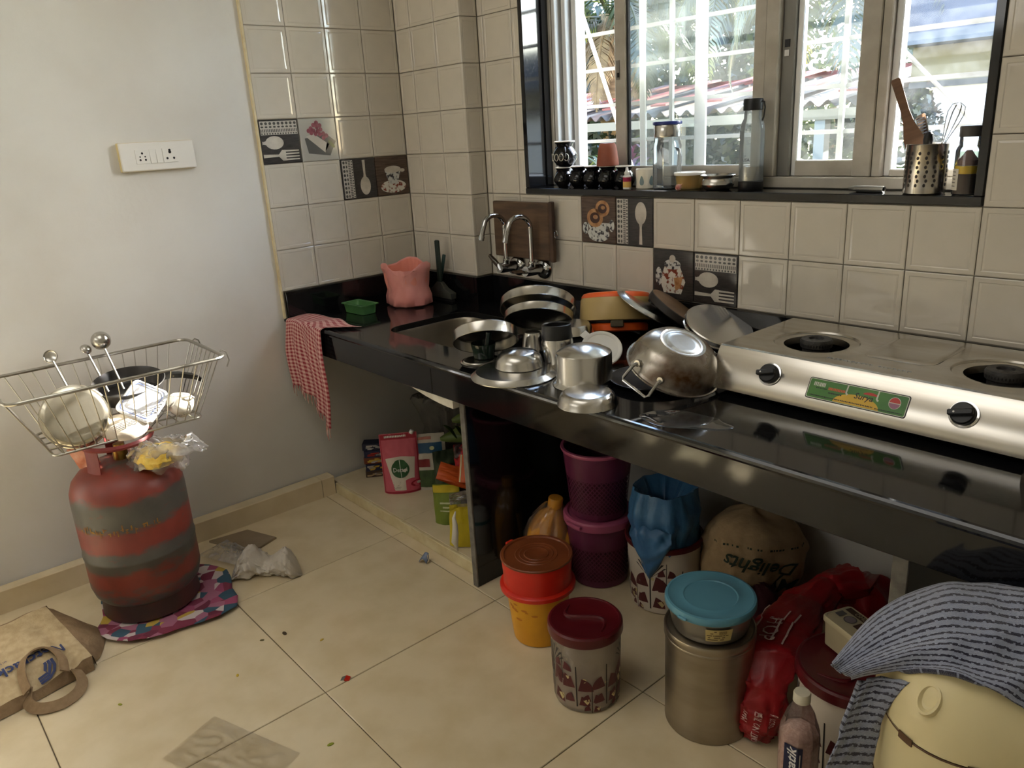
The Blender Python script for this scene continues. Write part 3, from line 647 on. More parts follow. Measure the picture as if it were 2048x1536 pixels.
t = thing('metal_tube', 'dull metal peeler handle lying on the sill left of the utensil holder', 'peeler', (1.895, .045, SZ+.0085), rz=-.22)
b = MB(); b.lathe([(.0045, -.048), (.0075, -.05), (.0085, -.046), (.0085, .03), (.006, .045), (.003, .055), (0, .055)], 20); b.lathe([(.0045, -.048), (.0045, -.03), (0, -.03)], 14, 1); b.build('tube', [mat('dull_metal', (150, 148, 142), .35, .8), black_m], t, rot=up((-1, 0, 0)))
# utensil holder, holes punched in columns
t = thing('utensil_holder', 'perforated steel cylinder holding kitchen tools at the right of the sill', 'holder', (2.035, .045, SZ))
b = MB(); b.lathe([(0, 0), (.045, 0), (.0475, .003), (.0475, .1145), (.0485, .116), (.0475, .117), (.0462, .115), (.0462, .004), (0, .003)], 44); b.build('cylinder', steelb_m, t)
b = MB()
for k in range(16):
    a = 2*PI*k/16
    for q in range(8):
        z = .022+q*.0105; aa = a+(.035 if q % 2 else -.035); c_ = Vector((.0478*math.cos(aa), .0478*math.sin(aa), z)); b.disc(c_, .0032, 8, 0, (-math.sin(aa), math.cos(aa), 0), (0, 0, 1), .0042)
b.build('punched_holes', mat('hole_dark', (44, 38, 34), .6), t, smooth=0)
wood_m = mat('spatula_wood', (120, 88, 64), .6, col2=(96, 68, 48), scale=8, stretch=(1, 1, 8))
t = thing('wooden_spatula', 'long dark wooden spatula leaning left out of the utensil holder', 'spatula', (2.045, .05, SZ+.008), rot=up((-.105, -.0, .262), .3))
b = MB(); prof = [(.02, 0), (.023, .05), (.022, .13), (.012, .17), (.0095, .2), (.0105, .275), (.008, .28)]
b.loft([[(-w_, -.004, z), (w_, -.004, z), (w_, .004, z), (-w_, .004, z)] for w_, z in prof], True, True, True); b.build('blade', wood_m, t, smooth=20)
t = thing('whisk', 'steel wire balloon whisk leaning right out of the utensil holder', 'whisk', (2.035, .045, SZ+.01), rot=up((.055, .02, .2)))
b = MB(); b.tube([(0, 0, 0), (0, 0, .11)], .005, 10); b.build('handle', steel_m, t)
b = MB()
for k in range(4):
    a = k*PI/4; b.tube([(math.cos(a)*x, math.sin(a)*x, z) for x, z in ((.003, .105), (.007, .125), (.016, .16), (.019, .18), (.015, .197), (0, .204), (-.015, .197), (-.019, .18), (-.016, .16), (-.007, .125), (-.003, .105))], .0009, 6)
b.build('wires', chrome_m, t)
t = thing('slotted_turner', 'pale striped turner standing behind the wooden spatula in the holder', 'turner', (2.05, .055, SZ+.01), rot=up((-.055, .012, .2), -.5))
b = MB(); b.box((-.005, -.0015, 0), (.005, .0015, .1)); b.loft([[(-w_, -.0012, z), (w_, -.0012, z), (w_, .0012, z), (-w_, .0012, z)] for w_, z in ((.006, .1), (.017, .115), (.016, .175), (.012, .18))], True, True, True); b.build('blade', steel_m, t, smooth=20)
b = MB()
for k in range(8): b.box((-.012, -.002, .12+k*.007), (.012, -.00125, .1225+k*.007))
b.build('slots', mat('slot_blue_grey', (130, 140, 160), .4), t, smooth=0)
t = thing('black_ladle', 'black round ended tool poking out of the utensil holder', 'ladle', (2.035, .03, SZ+.01), rot=up((.02, -.03, .2)))
b = MB(); b.lathe([(0, 0), (.005, .001), (.005, .09), (.0095, .105), (.0115, .118), (.0095, .131), (.004, .137), (0, .138)], 16); b.build('handle', black_m, t)
t = thing('wire_masher', 'zigzag wire masher behind the wooden spatula', 'masher', (2.01, .06, SZ+.01), rot=up((-.035, .01, .2), .4))
b = MB(); b.tube([(0, 0, 0), (0, 0, .14)], .004, 8); b.build('handle', steel_m, t); b = MB(); b.tube([(-.025+.0083*k, (.012 if k % 2 else -.012), .162+.003*(k % 2)) for k in range(8)], .0018, 6); b.tube([(-.025, -.012, .162), (-.012, 0, .15), (0, 0, .138), (.012, 0, .15), (.032, .012, .165)], .0018, 6); b.build('wire', chrome_m, t)
t = thing('oil_jar', 'tall jar of oil with a dark lid at the right end of the sill', 'jar', (2.133, .03, SZ))
b = MB(); b.lathe([(0, 0), (.025, 0), (.028, .003), (.028, .1), (.025, .108), (.0225, .112), (.0225, .13)], 30); b.build('glass', jarglass_m, t)
b = MB(); b.lathe([(0, .003), (.0265, .004), (.0265, .048), (0, .048)], 24, 0); b.lathe([(0, .0485), (.0265, .0485), (.0265, .066), (0, .066)], 24, 1); b.lathe([(0, .0665), (.022, .067), (.022, .078), (.012, .09), (.006, .1), (0, .1)], 20, 2); b.build('contents', [mat('pickle_dark', (70, 50, 34), .5), mat('oil_yellow', (222, 186, 40), .3), mat('brown_lump', (110, 84, 72), .7)], t)
b = MB(); b.lathe([(.0235, .13), (.0245, .131), (.0245, .152), (.0225, .154), (0, .154)], 28); b.build('lid', mat('dark_lid', (70, 66, 62), .35), t)
b = MB(); b.grid(lambda u, v: (.0282*math.cos(-PI*.92+u*1.0), .0282*math.sin(-PI*.92+u*1.0), .012+v*.048), 8, 1, 0)
for q in range(5): b.grid(lambda u, v: (.0284*math.cos(-PI*.9+u*.7), .0284*math.sin(-PI*.9+u*.7), .02+q*.008+v*.002), 6, 1, 1)
b.build('label', [mat('paper_label', (206, 200, 186), .6), mat('label_ink', (110, 104, 98), .6)], t, smooth=0)
# ------------------------------------------------------------------ builders for soft things
def face(x, y): return math.atan2(x, -y)      # yaw that turns a thing's front (-y) towards direction (x, y)
def setuv(o, uvs):
    me = o.data; l = me.uv_layers.new(name='UVMap')
    for lp in me.loops: l.data[lp.index].uv = uvs[lp.vertex_index]
    return o
def uvs(nu, nv): return [(i/nu, j/nv) for j in range(nv+1) for i in range(nu+1)]
def solid(o, t, off=0):
    m = o.modifiers.new('thickness', 'SOLIDIFY'); m.thickness = t; m.offset = off; return o
def sub(o, n=1):
    m = o.modifiers.new('smooth', 'SUBSURF'); m.levels = n; m.render_levels = n; return o
def pouch_pt(u, v, w, h, d, s, amp, seed, taper=1.0, seal=.06, gusset=True):
    """front (s=-1) or back (s=1) skin of a filled bag, u and v in 0..1"""
    f = math.sin(PI*u)**.6
    t = min(1, (1-v)/max(seal, .001)*.28)
    g = (.35+.65*min(1, v*3)) if not gusset else 1
    y = s*d/2*f*(1-(v**1.6))*g*(1 if t >= 1 else t)
    x = (u-.5)*w*(taper+(1-taper)*v if taper < 1 else 1)
    p = Vector((x, y, v*h)); n_ = noise.noise(Vector((u*4, v*5, seed)))*amp + (crease((u, v*1.5, seed), 5)-.35)*amp
    k = min(1, 12*min(u, 1-u))
    return (p.x+nz((u*3, v*4, seed+9))*amp*.5, p.y+s*n_*k, p.z+(nz((u*3, seed, v))*amp*.5 if v > .9 else 0))
def pouch(w, h, d, amp=.002, seed=0, nu=24, nv=30, taper=1.0, mi=0, b=None):
    b = b or MB()
    for s in (-1, 1):
        b.grid(lambda u, v: pouch_pt(u if s < 0 else 1-u, v, w, h, d, s, amp, seed, taper), nu, nv, mi)
    return b
def on_pouch(w, h, d, amp, seed, taper=1.0):
    """maps flat print coordinates (x from the middle, z up) to the front skin"""
    def fn(x, z, off=.0012):
        p = pouch_pt(max(.02, min(.98, x/w+.5)), max(.01, min(.99, z/h)), w, h, d, -1, amp, seed, taper); return (p[0], p[1]-off, p[2])
    return fn
def patch(b, fn, pts_fn, nu, nv, mi, off=.0012):
    """a print with soft outline: pts_fn(u, v) gives flat coordinates"""
    b.grid(lambda u, v: fn(*pts_fn(u, v), off), nu, nv, mi); return b
def sack(prof, n=40, amp=.01, cs=9, seed=0, c=(0, 0, 0), mi=0, lean=(0, 0), b=None, sq=None):
    """crumpled bag body: profile (r, z), folds running over it"""
    b = b or MB(); R = []
    zt = prof[-1][1] or 1
    for r, z in prof:
        ring = []
        for j in range(n):
            a = 2*PI*j/n; q = 1 if not sq else sq(a)
            k = (crease((math.cos(a), math.sin(a), z*6+seed), cs*.25)-.4)*amp*3 + nz((math.cos(a)*2, math.sin(a)*2, z*14+seed))*amp
            rr_ = max(.002, r*q+(k if r > .01 else 0)); ring.append((c[0]+rr_*math.cos(a)+lean[0]*z/zt, c[1]+rr_*math.sin(a)+lean[1]*z/zt, c[2]+z+(nz((math.cos(a)*3, math.sin(a)*3, seed+z*5))*amp*.6 if z > .01 else 0)))
        R.append(ring)
    b.loft(R, True, True, False, mi); return b

# ------------------------------------------------------------------ on the wall: taps, cutting board, socket
def tap(label, x, dx, lever):
    t = thing('gooseneck_tap', label, 'tap', (x, -.003, .92), group='gooseneck taps over the sink')
    b = MB(); b.lathe([(0, 0), (.039, 0), (.0405, .003), (.036, .012), (.026, .018), (0, .018)], 28); b.xf(RX90.to_matrix().to_4x4()); b.build('wall_flange', chrome_m, t)
    b = MB(); b.tube([(0, -.012, 0), (0, -.05, 0), (0, -.085, .0)], [.019, .0195, .019], 18); b.lathe([(.012, .01), (.014, .013), (.014, .03), (.011, .034)], 16, c=(0, -.06, 0)); b.build('body', chrome_m, t)
    P = [(0, -.06, .03), (0, -.06, .155)]+[(dx*(1-math.cos(a))*.5, -.06-.05*(1-math.cos(a)), .155+.045*math.sin(a)) for a in [PI*k/10 for k in range(1, 9)]]
    q = P[-1]; P += [(dx, q[1]-.012, q[2]-.03), (dx*1.05, q[1]-.02, q[2]-.055)]
    b = MB(); b.tube(P, .0095, 14); b.build('spout', chrome_m, t)
    e = Vector(P[-1]); d_ = (Vector(P[-1])-Vector(P[-2])).normalized()
    b = MB(); b.tube([e-d_*.004, e+d_*.012], .011, 14); b.build('aerator', chrome_m, t)
    b = MB(); L = lever; b.tube([(0, -.0855, .0), (0, -.096, .002)], .0185, 16)
    d1 = Vector(L); p0 = Vector((0, -.094, .004)); s_ = d1.cross(Vector((0, -.3, 1))).normalized()
    b.loft([[p0+d1*u+s_*w_-Vector((0, .003, 0)), p0+d1*u-s_*w_-Vector((0, .003, 0)), p0+d1*u-s_*w_+Vector((0, .003, 0)), p0+d1*u+s_*w_+Vector((0, .003, 0))] for u, w_ in ((-.1, .015), (.5, .017), (1, .010))], True, True, True)
    b.build('lever', chrome_m, t, smooth=30)
    return t
tap('chrome gooseneck tap nearer the hob, in front of the cutting board', .724, -.012, (-.052, -.03, -.006))
tap('chrome gooseneck tap nearer the corner pillar, its flat lever raised', .58, -.004, (-.022, -.03, .05))
t = thing('cutting_board', 'brown wooden cutting board standing behind the taps against the tiles', 'board', (.65, -.0275, .955))
bw = mat('board_wood', (104, 80, 58), .6, col2=(72, 54, 40), scale=5, stretch=(1.2, 1, 9), detail=8)
b = MB(); b.box((-.165, -.009, 0), (.142, .009, .208), bev=.003); b.build('board', bw, t)
MB().box((.1425, -.0085, -.004), (.16, .0085, .212), bev=.002).build('end_strip', mat('board_wood_dark', (62, 44, 34), .6, col2=(84, 62, 46), scale=9), t)
b = MB(); b.tube([(.161+.008*(1-math.cos(a)), 0, .098+.013*math.sin(a)) for a in [2*PI*k/14 for k in range(14)]], .0016, 6, closed=True); b.build('hanging_ring', chrome_m, t)
t = thing('switch_plate', 'white modular plate with two sockets and switches on the bare left wall', 'socket', (-.012, -1.083, 1.4))
plate_m = mat('switch_white', (222, 220, 214), .3)
def LW(b): return b.xf(ROT_LEFT.to_matrix().to_4x4())      # drawn flat, stood on the left wall
b = MB(); b.loft([[(x, y, z) for x, y in rrect(-.122+i, -.045+i, .122-i, .045-i, .004)] for i, z in ((0, 0), (0, .018), (.003, .021))], True, False, True); LW(b).build('frame', plate_m, t)
b = MB(); b.loft([[(x, y, .0175) for x, y in rrect(-.1221, -.0451, .1221, .0451, .004)], [(x, y, .0) for x, y in rrect(-.1235, -.0465, .1235, .0465, .004)]], True); LW(b).build('yellowed_edge', mat('yellowed_plastic', (206, 190, 140), .4), t)
for x0, x1, nm in ((-.075, -.03, 'socket_unit'), (-.029, -.009, 'switch'), (-.008, .012, 'switch'), (.013, .062, 'socket_unit')):
    b = MB(); tl = .0015 if nm == 'switch' else 0; b.loft([[(x0, -.023, .0205), (x1, -.023, .0205), (x1, .023, .0205), (x0, .023, .0205)], [(x0+.001, -.022, .023+tl), (x1-.001, -.022, .023+tl), (x1-.001, .022, .023-tl), (x0+.001, .022, .023-tl)]], True, False, True)
    u = LW(b).build(nm, plate_m, t, smooth=0)
    if nm == 'socket_unit':
        c_ = (x0+x1)/2; b = MB(); big_ = x0 > 0
        for hx, hy, r in (((0, .011, .005), (0, .017, .0042), (-.011, -.009, .0038), (.011, -.009, .0038)) if big_ else ((0, .011, .0037), (-.008, 0, .0025), (.008, 0, .0025), (-.0085, -.01, .0034), (.0085, -.01, .0034))): b.disc((c_+hx, hy, .0232), r, 12)
        LW(b).build('holes', black_m, u, smooth=0)
t = thing('wall_stain', 'faint purple smear on the bare left wall near the picture edge', 'stain', (-.0115, -1.66, 1.63)); b = MB()
b.poly([(.0003, .03*math.cos(q)*(1+.3*nz((q, 1, 2))), .022*math.sin(q)*(1+.4*nz((q, 5, 2)))) for q in [2*PI*k/20 for k in range(20)]]); b.build('smear', mat('purple_smear', (178, 162, 176), .6), t, smooth=0)

# ------------------------------------------------------------------ left end of the counter
t = thing('soap_tray', 'small green plastic tray on the counter left of the pink bag', 'tray', (.16, -.475, CT), rz=.93-PI/2+.72)
g_m = mat('green_plastic', (74, 122, 66), .4, col2=(64, 108, 60), scale=20)
b = MB(); r4 = lambda i, z: [(x, y, z) for x, y in rrect(-.066-i, -.036-i, .066+i, .036+i, .012, 4)]
b.loft([r4(-.008, 0), r4(-.004, .002), r4(0, .034), r4(.007, .036), r4(.007, .039), r4(-.003, .037), r4(-.01, .005)], True, True, True); b.build('tray', g_m, t)
b = MB(); b.loft([[(x, y, z) for x, y in rrect(-.045, -.022, .03, .02, .01)] for z in (.0055, .022)], True, False, True); b.build('scrub_pad', mat('scrub_green', (52, 92, 56), .95, col2=(36, 66, 42), scale=90, bump=.6, bscale=200), t)
# pink bag with folded collar
pink_m = mat('pink_film', (228, 156, 146), .42, col2=(216, 138, 130), scale=14, sss=.15, bump=.25, bscale=30); pinkin_m = mat('pink_film_inside', (230, 146, 128), .45)
t = thing('pink_bag', 'open pink plastic bag standing in the counter corner beside the scraper', 'bag', (.195, -.265, CT))
b = MB(); prof = [(.078, 0), (.093, .008), (.092, .04), (.084, .07), (.086, .1), (.09, .13), (.093, .15)]
sqq = lambda a: (1.05 if abs(math.cos(a)) > .7 else .92)
b = sack(prof, 56, .004, 9, 3, sq=sqq); n_ = 56; top = b.v[-n_:]
def rim(k, dz, dr):
    out = []
    for j, p in enumerate(top):
        a = 2*PI*j/n_; wv = -.022*max(0, math.cos(a+.95))**2+.012*math.sin(3*a+1)
        out.append((p[0]*dr, p[1]*dr, p[2]+dz+wv))
    return out
b.loft([[tuple(p) for p in top], rim(0, .012, 1.0), rim(0, .018, .97), rim(0, .012, .94)], True, mi=0)
b.loft([rim(0, .012, .94), [(p[0]*.9, p[1]*.9, .1) for p in top], [(p[0]*.8, p[1]*.8, .05) for p in top]], True, False, True, mi=1); b.build('bag', [pink_m, pinkin_m], t, smooth=60)
t = thing('knife', 'green handled tool leaning in the corner behind the pink bag', 'knife', (.20, -.125, CT), rot=up((.05, .015, .2), .6))
b = MB(); b.box((-.007, -.004, .05), (.007, .004, .19), bev=.002); b.build('handle', mat('dark_teal', (46, 70, 66), .4), t); b = MB(); b.box((-.006, -.001, 0), (.006, .001, .0495)); b.build('blade', steel_m, t)
t = thing('floor_scraper', 'dark green plastic squeegee standing upright against the pillar', 'scraper', (.236, -.135, CT))
dg = mat('dark_green_plastic', (34, 48, 42), .45)
b = MB(); b.box((-.011, -.007, .06), (.011, .007, .245), bev=.003); b.build('handle', dg, t)
b = MB(); b.loft([[(-w_, -dd, z), (w_, -dd, z), (w_, dd, z), (-w_, dd, z)] for w_, dd, z in ((.085, .012, .012), (.085, .014, .035), (.04, .013, .05), (.013, .009, .075))], True, True, True); b.build('head', mat('grey_green_plastic', (66, 68, 62), .6, col2=(54, 56, 50), scale=30), t)
MB().box((-.083, -.006, 0), (.083, .006, .0119)).build('blade', rubber_m, t, smooth=0)
# red checked cloth over the counter edge
t = thing('checked_cloth', 'red and white checked cloth with fringe hung over the counter end at the left wall', 'cloth', (0, 0, 0))
def check_mat(name, c1, c2, fu, fv):
    m = bpy.data.materials.new(name); m.use_nodes = True; n = m.node_tree.nodes; l = m.node_tree.links; p = n['Principled BSDF']; p.inputs['Roughness'].default_value = .9
    tc = n.new('ShaderNodeTexCoord'); sx = n.new('ShaderNodeSeparateXYZ'); l.new(tc.outputs['UV'], sx.inputs[0]); outs = []
    for i, f_ in ((0, fu), (1, fv)):
        a = n.new('ShaderNodeMath'); a.operation = 'MULTIPLY'; a.inputs[1].default_value = f_; l.new(sx.outputs[i], a.inputs[0])
        b_ = n.new('ShaderNodeMath'); b_.operation = 'FRACT'; l.new(a.outputs[0], b_.inputs[0])
        c = n.new('ShaderNodeMath'); c.operation = 'GREATER_THAN'; c.inputs[1].default_value = .5; l.new(b_.outputs[0], c.inputs[0]); outs.append(c)
    ad = n.new('ShaderNodeMath'); ad.operation = 'ADD'; l.new(outs[0].outputs[0], ad.inputs[0]); l.new(outs[1].outputs[0], ad.inputs[1])
    hv = n.new('ShaderNodeMath'); hv.operation = 'MULTIPLY'; hv.inputs[1].default_value = .5; l.new(ad.outputs[0], hv.inputs[0])
    x = n.new('ShaderNodeMix'); x.data_type = 'RGBA'; x.inputs[6].default_value = lin(c1); x.inputs[7].default_value = lin(c2); l.new(hv.outputs[0], x.inputs[0]); l.new(x.outputs[2], p.inputs['Base Color'])
    return m
chk = check_mat('red_check_weave', (206, 166, 156), (140, 40, 50), 17, 26)
def towel_pt(u, v):
    # v: 0 on the counter top, bends over the front edge, hangs down
    L = v*(.36+.10*u); top_ = .09+.02*math.sin(u*5)
    x = .02+.30*u-.05*max(0, .25-v)*u+.012*math.sin(v*7+u*3)
    if L < top_:
        return (x+.12*(1-L/top_)*(u-.15), -.716-.004+(top_-L)*(.9+.5*u), CT+.006+.003*math.sin(u*14)+.004*nz((u*4, v*5, 1)))
    d = L-top_; hang = max(0, d-.012)
    yy = -.724-.008*min(1, d/.012)-.010*math.sin(u*20+1.5)*min(1, hang*8)-.006*math.sin(u*9)*min(1, hang*6)
    return (x-.03*hang*(u-.2), yy, CT+.006-.5*min(d, .012)-hang)
nu, nv = 64, 48; b = MB(); b.grid(towel_pt, nu, nv); o = b.build('cloth', chk, t, smooth=80); setuv(o, uvs(nu, nv)); solid(o, .0016)
b = MB(); R = random.Random(5)
for k in range(26):
    u = (k+.5)/26; p = Vector(towel_pt(u, 1.0)); L = R.uniform(.02, .045)*(1.3 if u > .85 else 1)
    b.loft([[p+Vector((-.0045, 0, 0)), p+Vector((.0045, 0, 0))], [p+Vector((-.003+R.uniform(-.004, .004), -.002, -L*.6)), p+Vector((.003, -.002, -L*.6))], [p+Vector((-.001, 0, -L)), p+Vector((.001+R.uniform(-.003, .003), 0, -L))]], False)
o = b.build('fringe', mat('fringe_thread', (200, 176, 160), .9, col2=(168, 88, 88), scale=40), t, smooth=0); solid(o, .001)

# ------------------------------------------------------------------ washed utensils
def lathe_thing(name, label, cat, loc, prof, m, rot=None, group=None, part='body', n=48):
    t = thing(name, label, cat, loc, rot=rot, group=group); b = MB(); b.lathe(prof, n); b.build(part, m, t); return t
SG = 'washed steel utensils on the counter'
def inv_plate(R, rt, h): return [(R-.003, .001), (R-.001, 0), (R, .001), (R, .003), (R-.004, .0055), (rt+.003, h-.003), (rt, h), (rt*.5, h+.0004), (0, h+.0004), (0, h-.0012), (rt-.001, h-.0012), (R-.006, .004), (R-.003, .001)]
lathe_thing('steel_plate', 'large steel plate lying upside down, small steel bowl on it', 'plate', (1.266, -.643, CT), inv_plate(.121, .106, .0155), steel_m, group=SG)
lathe_thing('steel_bowl', 'small domed steel bowl upside down on the large plate', 'bowl', (1.252, -.609, CT+.0165), [(.0655, .0012), (.068, 0), (.0695, .001), (.069, .003), (.0675, .006), (.0655, .018), (.06, .031), (.05, .0395), (.042, .0425), (.02, .0462), (0, .047), (0, .0455), (.04, .041), (.058, .03), (.065, .006), (.0655, .0012)], steel_m, group=SG)
lathe_thing('steel_saucer', 'small steel saucer mostly hidden under the green mortar', 'saucer', (1.085, -.622, CT), inv_plate(.055, .045, .0075), steel_m, group=SG, n=40)
t = thing('mortar', 'dark green glazed mortar with its pestle, under the tilted steel dish', 'mortar', (1.083, -.6, CT+.0085))
mg = mat('dark_green_glaze', (22, 36, 28), .12)
b = MB(); b.lathe([(0, 0), (.029, 0), (.031, .002), (.033, .02), (.0375, .042), (.0375, .045), (.0355, .045), (.031, .02), (.027, .008), (0, .006)], 32); b.build('bowl', mg, t)
b = MB(); b.lathe([(0, .0), (.012, .003), (.015, .012), (.011, .03), (.0085, .055), (.01, .066), (0, .07)], 18); b.build('pestle', mg, t, loc=(.005, .003, .012), rot=up((.1, .16, 1)))
wall_dish = lambda R, h: [(R-.0015, .001), (R, 0), (R+.001, .001), (R, .003), (R-.0005, h-.004), (R-.004, h), (R*.6, h+.0005), (0, h+.0005), (0, h-.001), (R-.006, h-.0015), (R-.0025, h-.006), (R-.0015, .001)]
A = Vector((.44, -.345, -.81)).normalized()
lathe_thing('steel_dish', 'straight sided steel dish tilted over the green mortar', 'dish', (1.098, -.602, .8235), wall_dish(.096, .036), steel_m, rot=up(-A), group=SG)
A2 = Vector((.40, -.46, -.79)).normalized()
lathe_thing('steel_dish', 'biggest straight sided steel dish tilted at the back by the sink', 'dish', (1.03, -.325, .857), wall_dish(.122, .034), steel_m, rot=up(-A2), group=SG)
lathe_thing('steel_dish', 'second steel dish nested under the biggest tilted one', 'dish', tuple(Vector((1.045, -.333, .857))+A2*.04), wall_dish(.112, .03), steel_m, rot=up(-A2), group=SG)
lathe_thing('steel_cup', 'small steel cup upside down between the mortar and the jar', 'cup', (1.115, -.43, CT), [(.034, .001), (.036, 0), (.037, .001), (.036, .003), (.034, .006), (.029, .045), (.024, .056), (.02, .058), (0, .0585), (0, .057), (.022, .055), (.033, .006), (.034, .001)], steel_m, group=SG, n=36)
t = thing('mixer_jar', 'steel mixer jar with a black open collar, behind the large plate', 'jar', (1.316, -.518, CT), rot=up((-.05, .03, 1)))
b = MB(); b.lathe([(0, .002), (.034, 0), (.0355, .002), (.036, .01), (.0455, .075), (.0425, .085), (.0415, .092), (.038, .092), (.034, .012), (0, .01)], 40); b.build('body', steel_m, t)
b = MB(); b.lathe([(.0435, .086), (.0445, .089), (.0425, .1), (.0415, .125), (.0385, .127), (.036, .124), (.036, .1), (0, .098)], 40); b.build('collar', black_m, t)
b = MB(); b.box((-.018, -.002, .0985), (.018, .002, .108)); b.box((-.002, -.018, .0985), (.002, .018, .105)); b.build('blades', steel_m, t, smooth=0)
lathe_thing('steel_pot', 'tall steel pot upside down with a domed base, behind the front bowl', 'pot', (1.469, -.572, CT), [(.08, .001), (.083, 0), (.085, .001), (.084, .003), (.0765, .008), (.0745, .012), (.0735, .083), (.0722, .0865), (.07, .088), (.05, .0985), (.025, .1045), (0, .106), (0, .1045), (.05, .097), (.0715, .085), (.073, .012), (.08, .001)], steel_m, group=SG, n=56)
lathe_thing('steel_bowl', 'shallow steel bowl upside down at the very front edge of the counter', 'bowl', (1.588, -.686, CT), [(.071, .001), (.0735, 0), (.075, .001), (.0745, .003), (.0728, .006), (.071, .014), (.066, .025), (.06, .030), (.054, .0315), (0, .032), (0, .0307), (.053, .030), (.065, .024), (.070, .013), (.071, .001)], steel_m, group=SG)
lathe_thing('black_bowl', 'black plastic bowl upside down under the oval looking steel dish', 'bowl', (1.19, -.338, CT), [(.056, 0), (.058, .001), (.052, .035), (.04, .049), (0, .05), (0, .048), (.045, .04), (.056, 0)], black_m, n=32)
lathe_thing('steel_bowl', 'low steel bowl upside down in front of the orange casserole', 'bowl', (1.194, -.342, CT+.0505), [(.067, .001), (.07, 0), (.0712, .001), (.0705, .003), (.068, .006), (.062, .022), (.056, .027), (0, .028), (0, .0265), (.055, .0255), (.061, .021), (.067, .001)], steel_m, group=SG)
# casserole
t = thing('casserole', 'round beige casserole with orange lid rim and orange base at the back', 'casserole', (1.228, -.172, CT+.021), rot=up((-.17, .19, .97)))
or_m = mat('orange_plastic', (226, 92, 30), .35); be_m = mat('beige_plastic', (186, 160, 104), .35, col2=(178, 152, 98), scale=10)
b = MB(); b.lathe([(0, .0), (.094, 0), (.099, .003), (.1, .02), (.096, .026)], 56); b.build('base_ring', or_m, t)
b = MB(); b.lathe([(.098, .026), (.1, .03), (.1, .034)], 56); b.build('dark_gap', black_m, t)
b = MB(); b.lathe([(.1, .034), (.1155, .036), (.1165, .04), (.112, .1), (.109, .106)], 56); b.build('body', be_m, t)
b = MB(); b.lathe([(.109, .1062), (.1085, .112), (.102, .12), (.09, .123), (0, .124)], 56); b.build('lid', or_m, t)
b = MB(); b.box((-.02, -.118, .012), (.02, -.1005, .034), bev=.003); b.build('clasp', mat('dark_olive_plastic', (70, 62, 44), .5), t, rot=Quaternion((0, 0, 1), .75))
t = thing('plastic_cover', 'round white plastic cover with a pull tab, leaning behind the steel pot', 'cover', (1.378, -.405, .8075), rot=up((.5, -.42, .74)))
b = MB(); b.lathe([(0, -.002), (.056, -.002), (.0585, -.001), (.0595, .002), (.057, .0045), (.05, .0042), (.047, .002), (.014, .002), (.012, .0035), (.006, .0035), (.004, .0015), (0, .0015)], 44); b.box((-.075, -.012, -.0005), (-.056, .012, .0015)); b.build('disc', mat('milky_plastic', (216, 212, 204), .35), t)
t = lathe_thing('griddle', 'flat black griddle pan under the upturned wok', 'griddle', (1.605, -.455, CT), [(0, 0), (.085, 0), (.112, .014), (.114, .016), (.111, .017), (.084, .004), (0, .0035)], mat('black_iron', (40, 40, 42), .3, .6, col2=(70, 70, 72), scale=6))
kn = Vector((.465, -.048, 1)).normalized()
t = thing('steel_wok', 'soot stained steel wok upside down on the counter left of the gas stove', 'wok', (1.679, -.468, .8245), rot=up(kn))
wok_m = mat('sooty_steel', (172, 166, 156), .24, .9, col2=(82, 56, 32), scale=9, lo=.44, hi=.64, brough=.42, detail=7)
b = MB(); b.lathe([(.1185, .0005), (.1205, -.001), (.1215, .0005), (.121, .003), (.1165, .004), (.1145, .01), (.108, .03), (.094, .054), (.076, .07), (.06, .076), (.058, .0775)], 64, 0); b.lathe([(.058, .0775), (.0565, .0768), (.045, .0764), (.044, .0768), (.03, .0764), (0, .0764)], 48, 1)
b.lathe([(0, .0745), (.056, .0745), (.075, .068), (.107, .028), (.1185, .0005)], 64, 0); b.build('pan', [wok_m, steelb_m], t)
lq = t.rotation_quaternion.inverted()
for wd in (Vector((.05, -1, 0)), Vector((-.05, 1, 0))):
    ld = lq @ wd; az = math.atan2(ld.y, ld.x)
    ca, sa = math.cos(az), math.sin(az); W = lambda r, s_, z: (ca*r-sa*s_, sa*r+ca*s_, z)
    b = MB(); b.tube([W(.108, -.037, .026), W(.124, -.039, .022), W(.146, -.041, -.006), W(.149, -.036, -.012), W(.15, .036, -.012), W(.146, .041, -.006), W(.124, .039, .022), W(.108, .037, .026)], .0042, 10); h = b.build('handle', chrome_m, t)
    for s_ in (-.037, .037): b = MB(); b.tube([W(.104, s_, .025), W(.1135, s_, .0265)], .0085, 12); b.build('rivet', steel_m, h)
# lids leaning at the back
edge_n = Vector((.42, .42, .8)).normalized()
lathe_thing('steel_plate', 'steel plate leaning on the casserole, seen edge on', 'plate', (1.336, -.155, .872), inv_plate(.105, .09, .014), steel_m, rot=up((.40, .34, .85)), group=SG)
t = thing('rolling_board', 'dark round rolling board with a brown face leaning at the back', 'board', (1.408, -.105, .868), rot=up((.46, .36, .81)))
b = MB(); b.lathe([(0, -.014), (.088, -.014), (.092, -.011), (.092, .008), (.09, .0098)], 44, 0); b.lathe([(.09, .01), (.086, .0125), (0, .0128)], 44, 1); b.build('disc', [mat('dark_wood', (38, 32, 28), .5), mat('brown_face', (128, 102, 76), .6, col2=(104, 80, 58), scale=8)], t)
for k in range(3):
    a = PI+.55-.5*k; b = MB(); b.lathe([(0, -.026), (.014, -.025), (.016, -.016), (.016, -.0142)], 14, c=(.07*math.cos(a), .07*math.sin(a), 0)); b.build('foot', black_m, t)
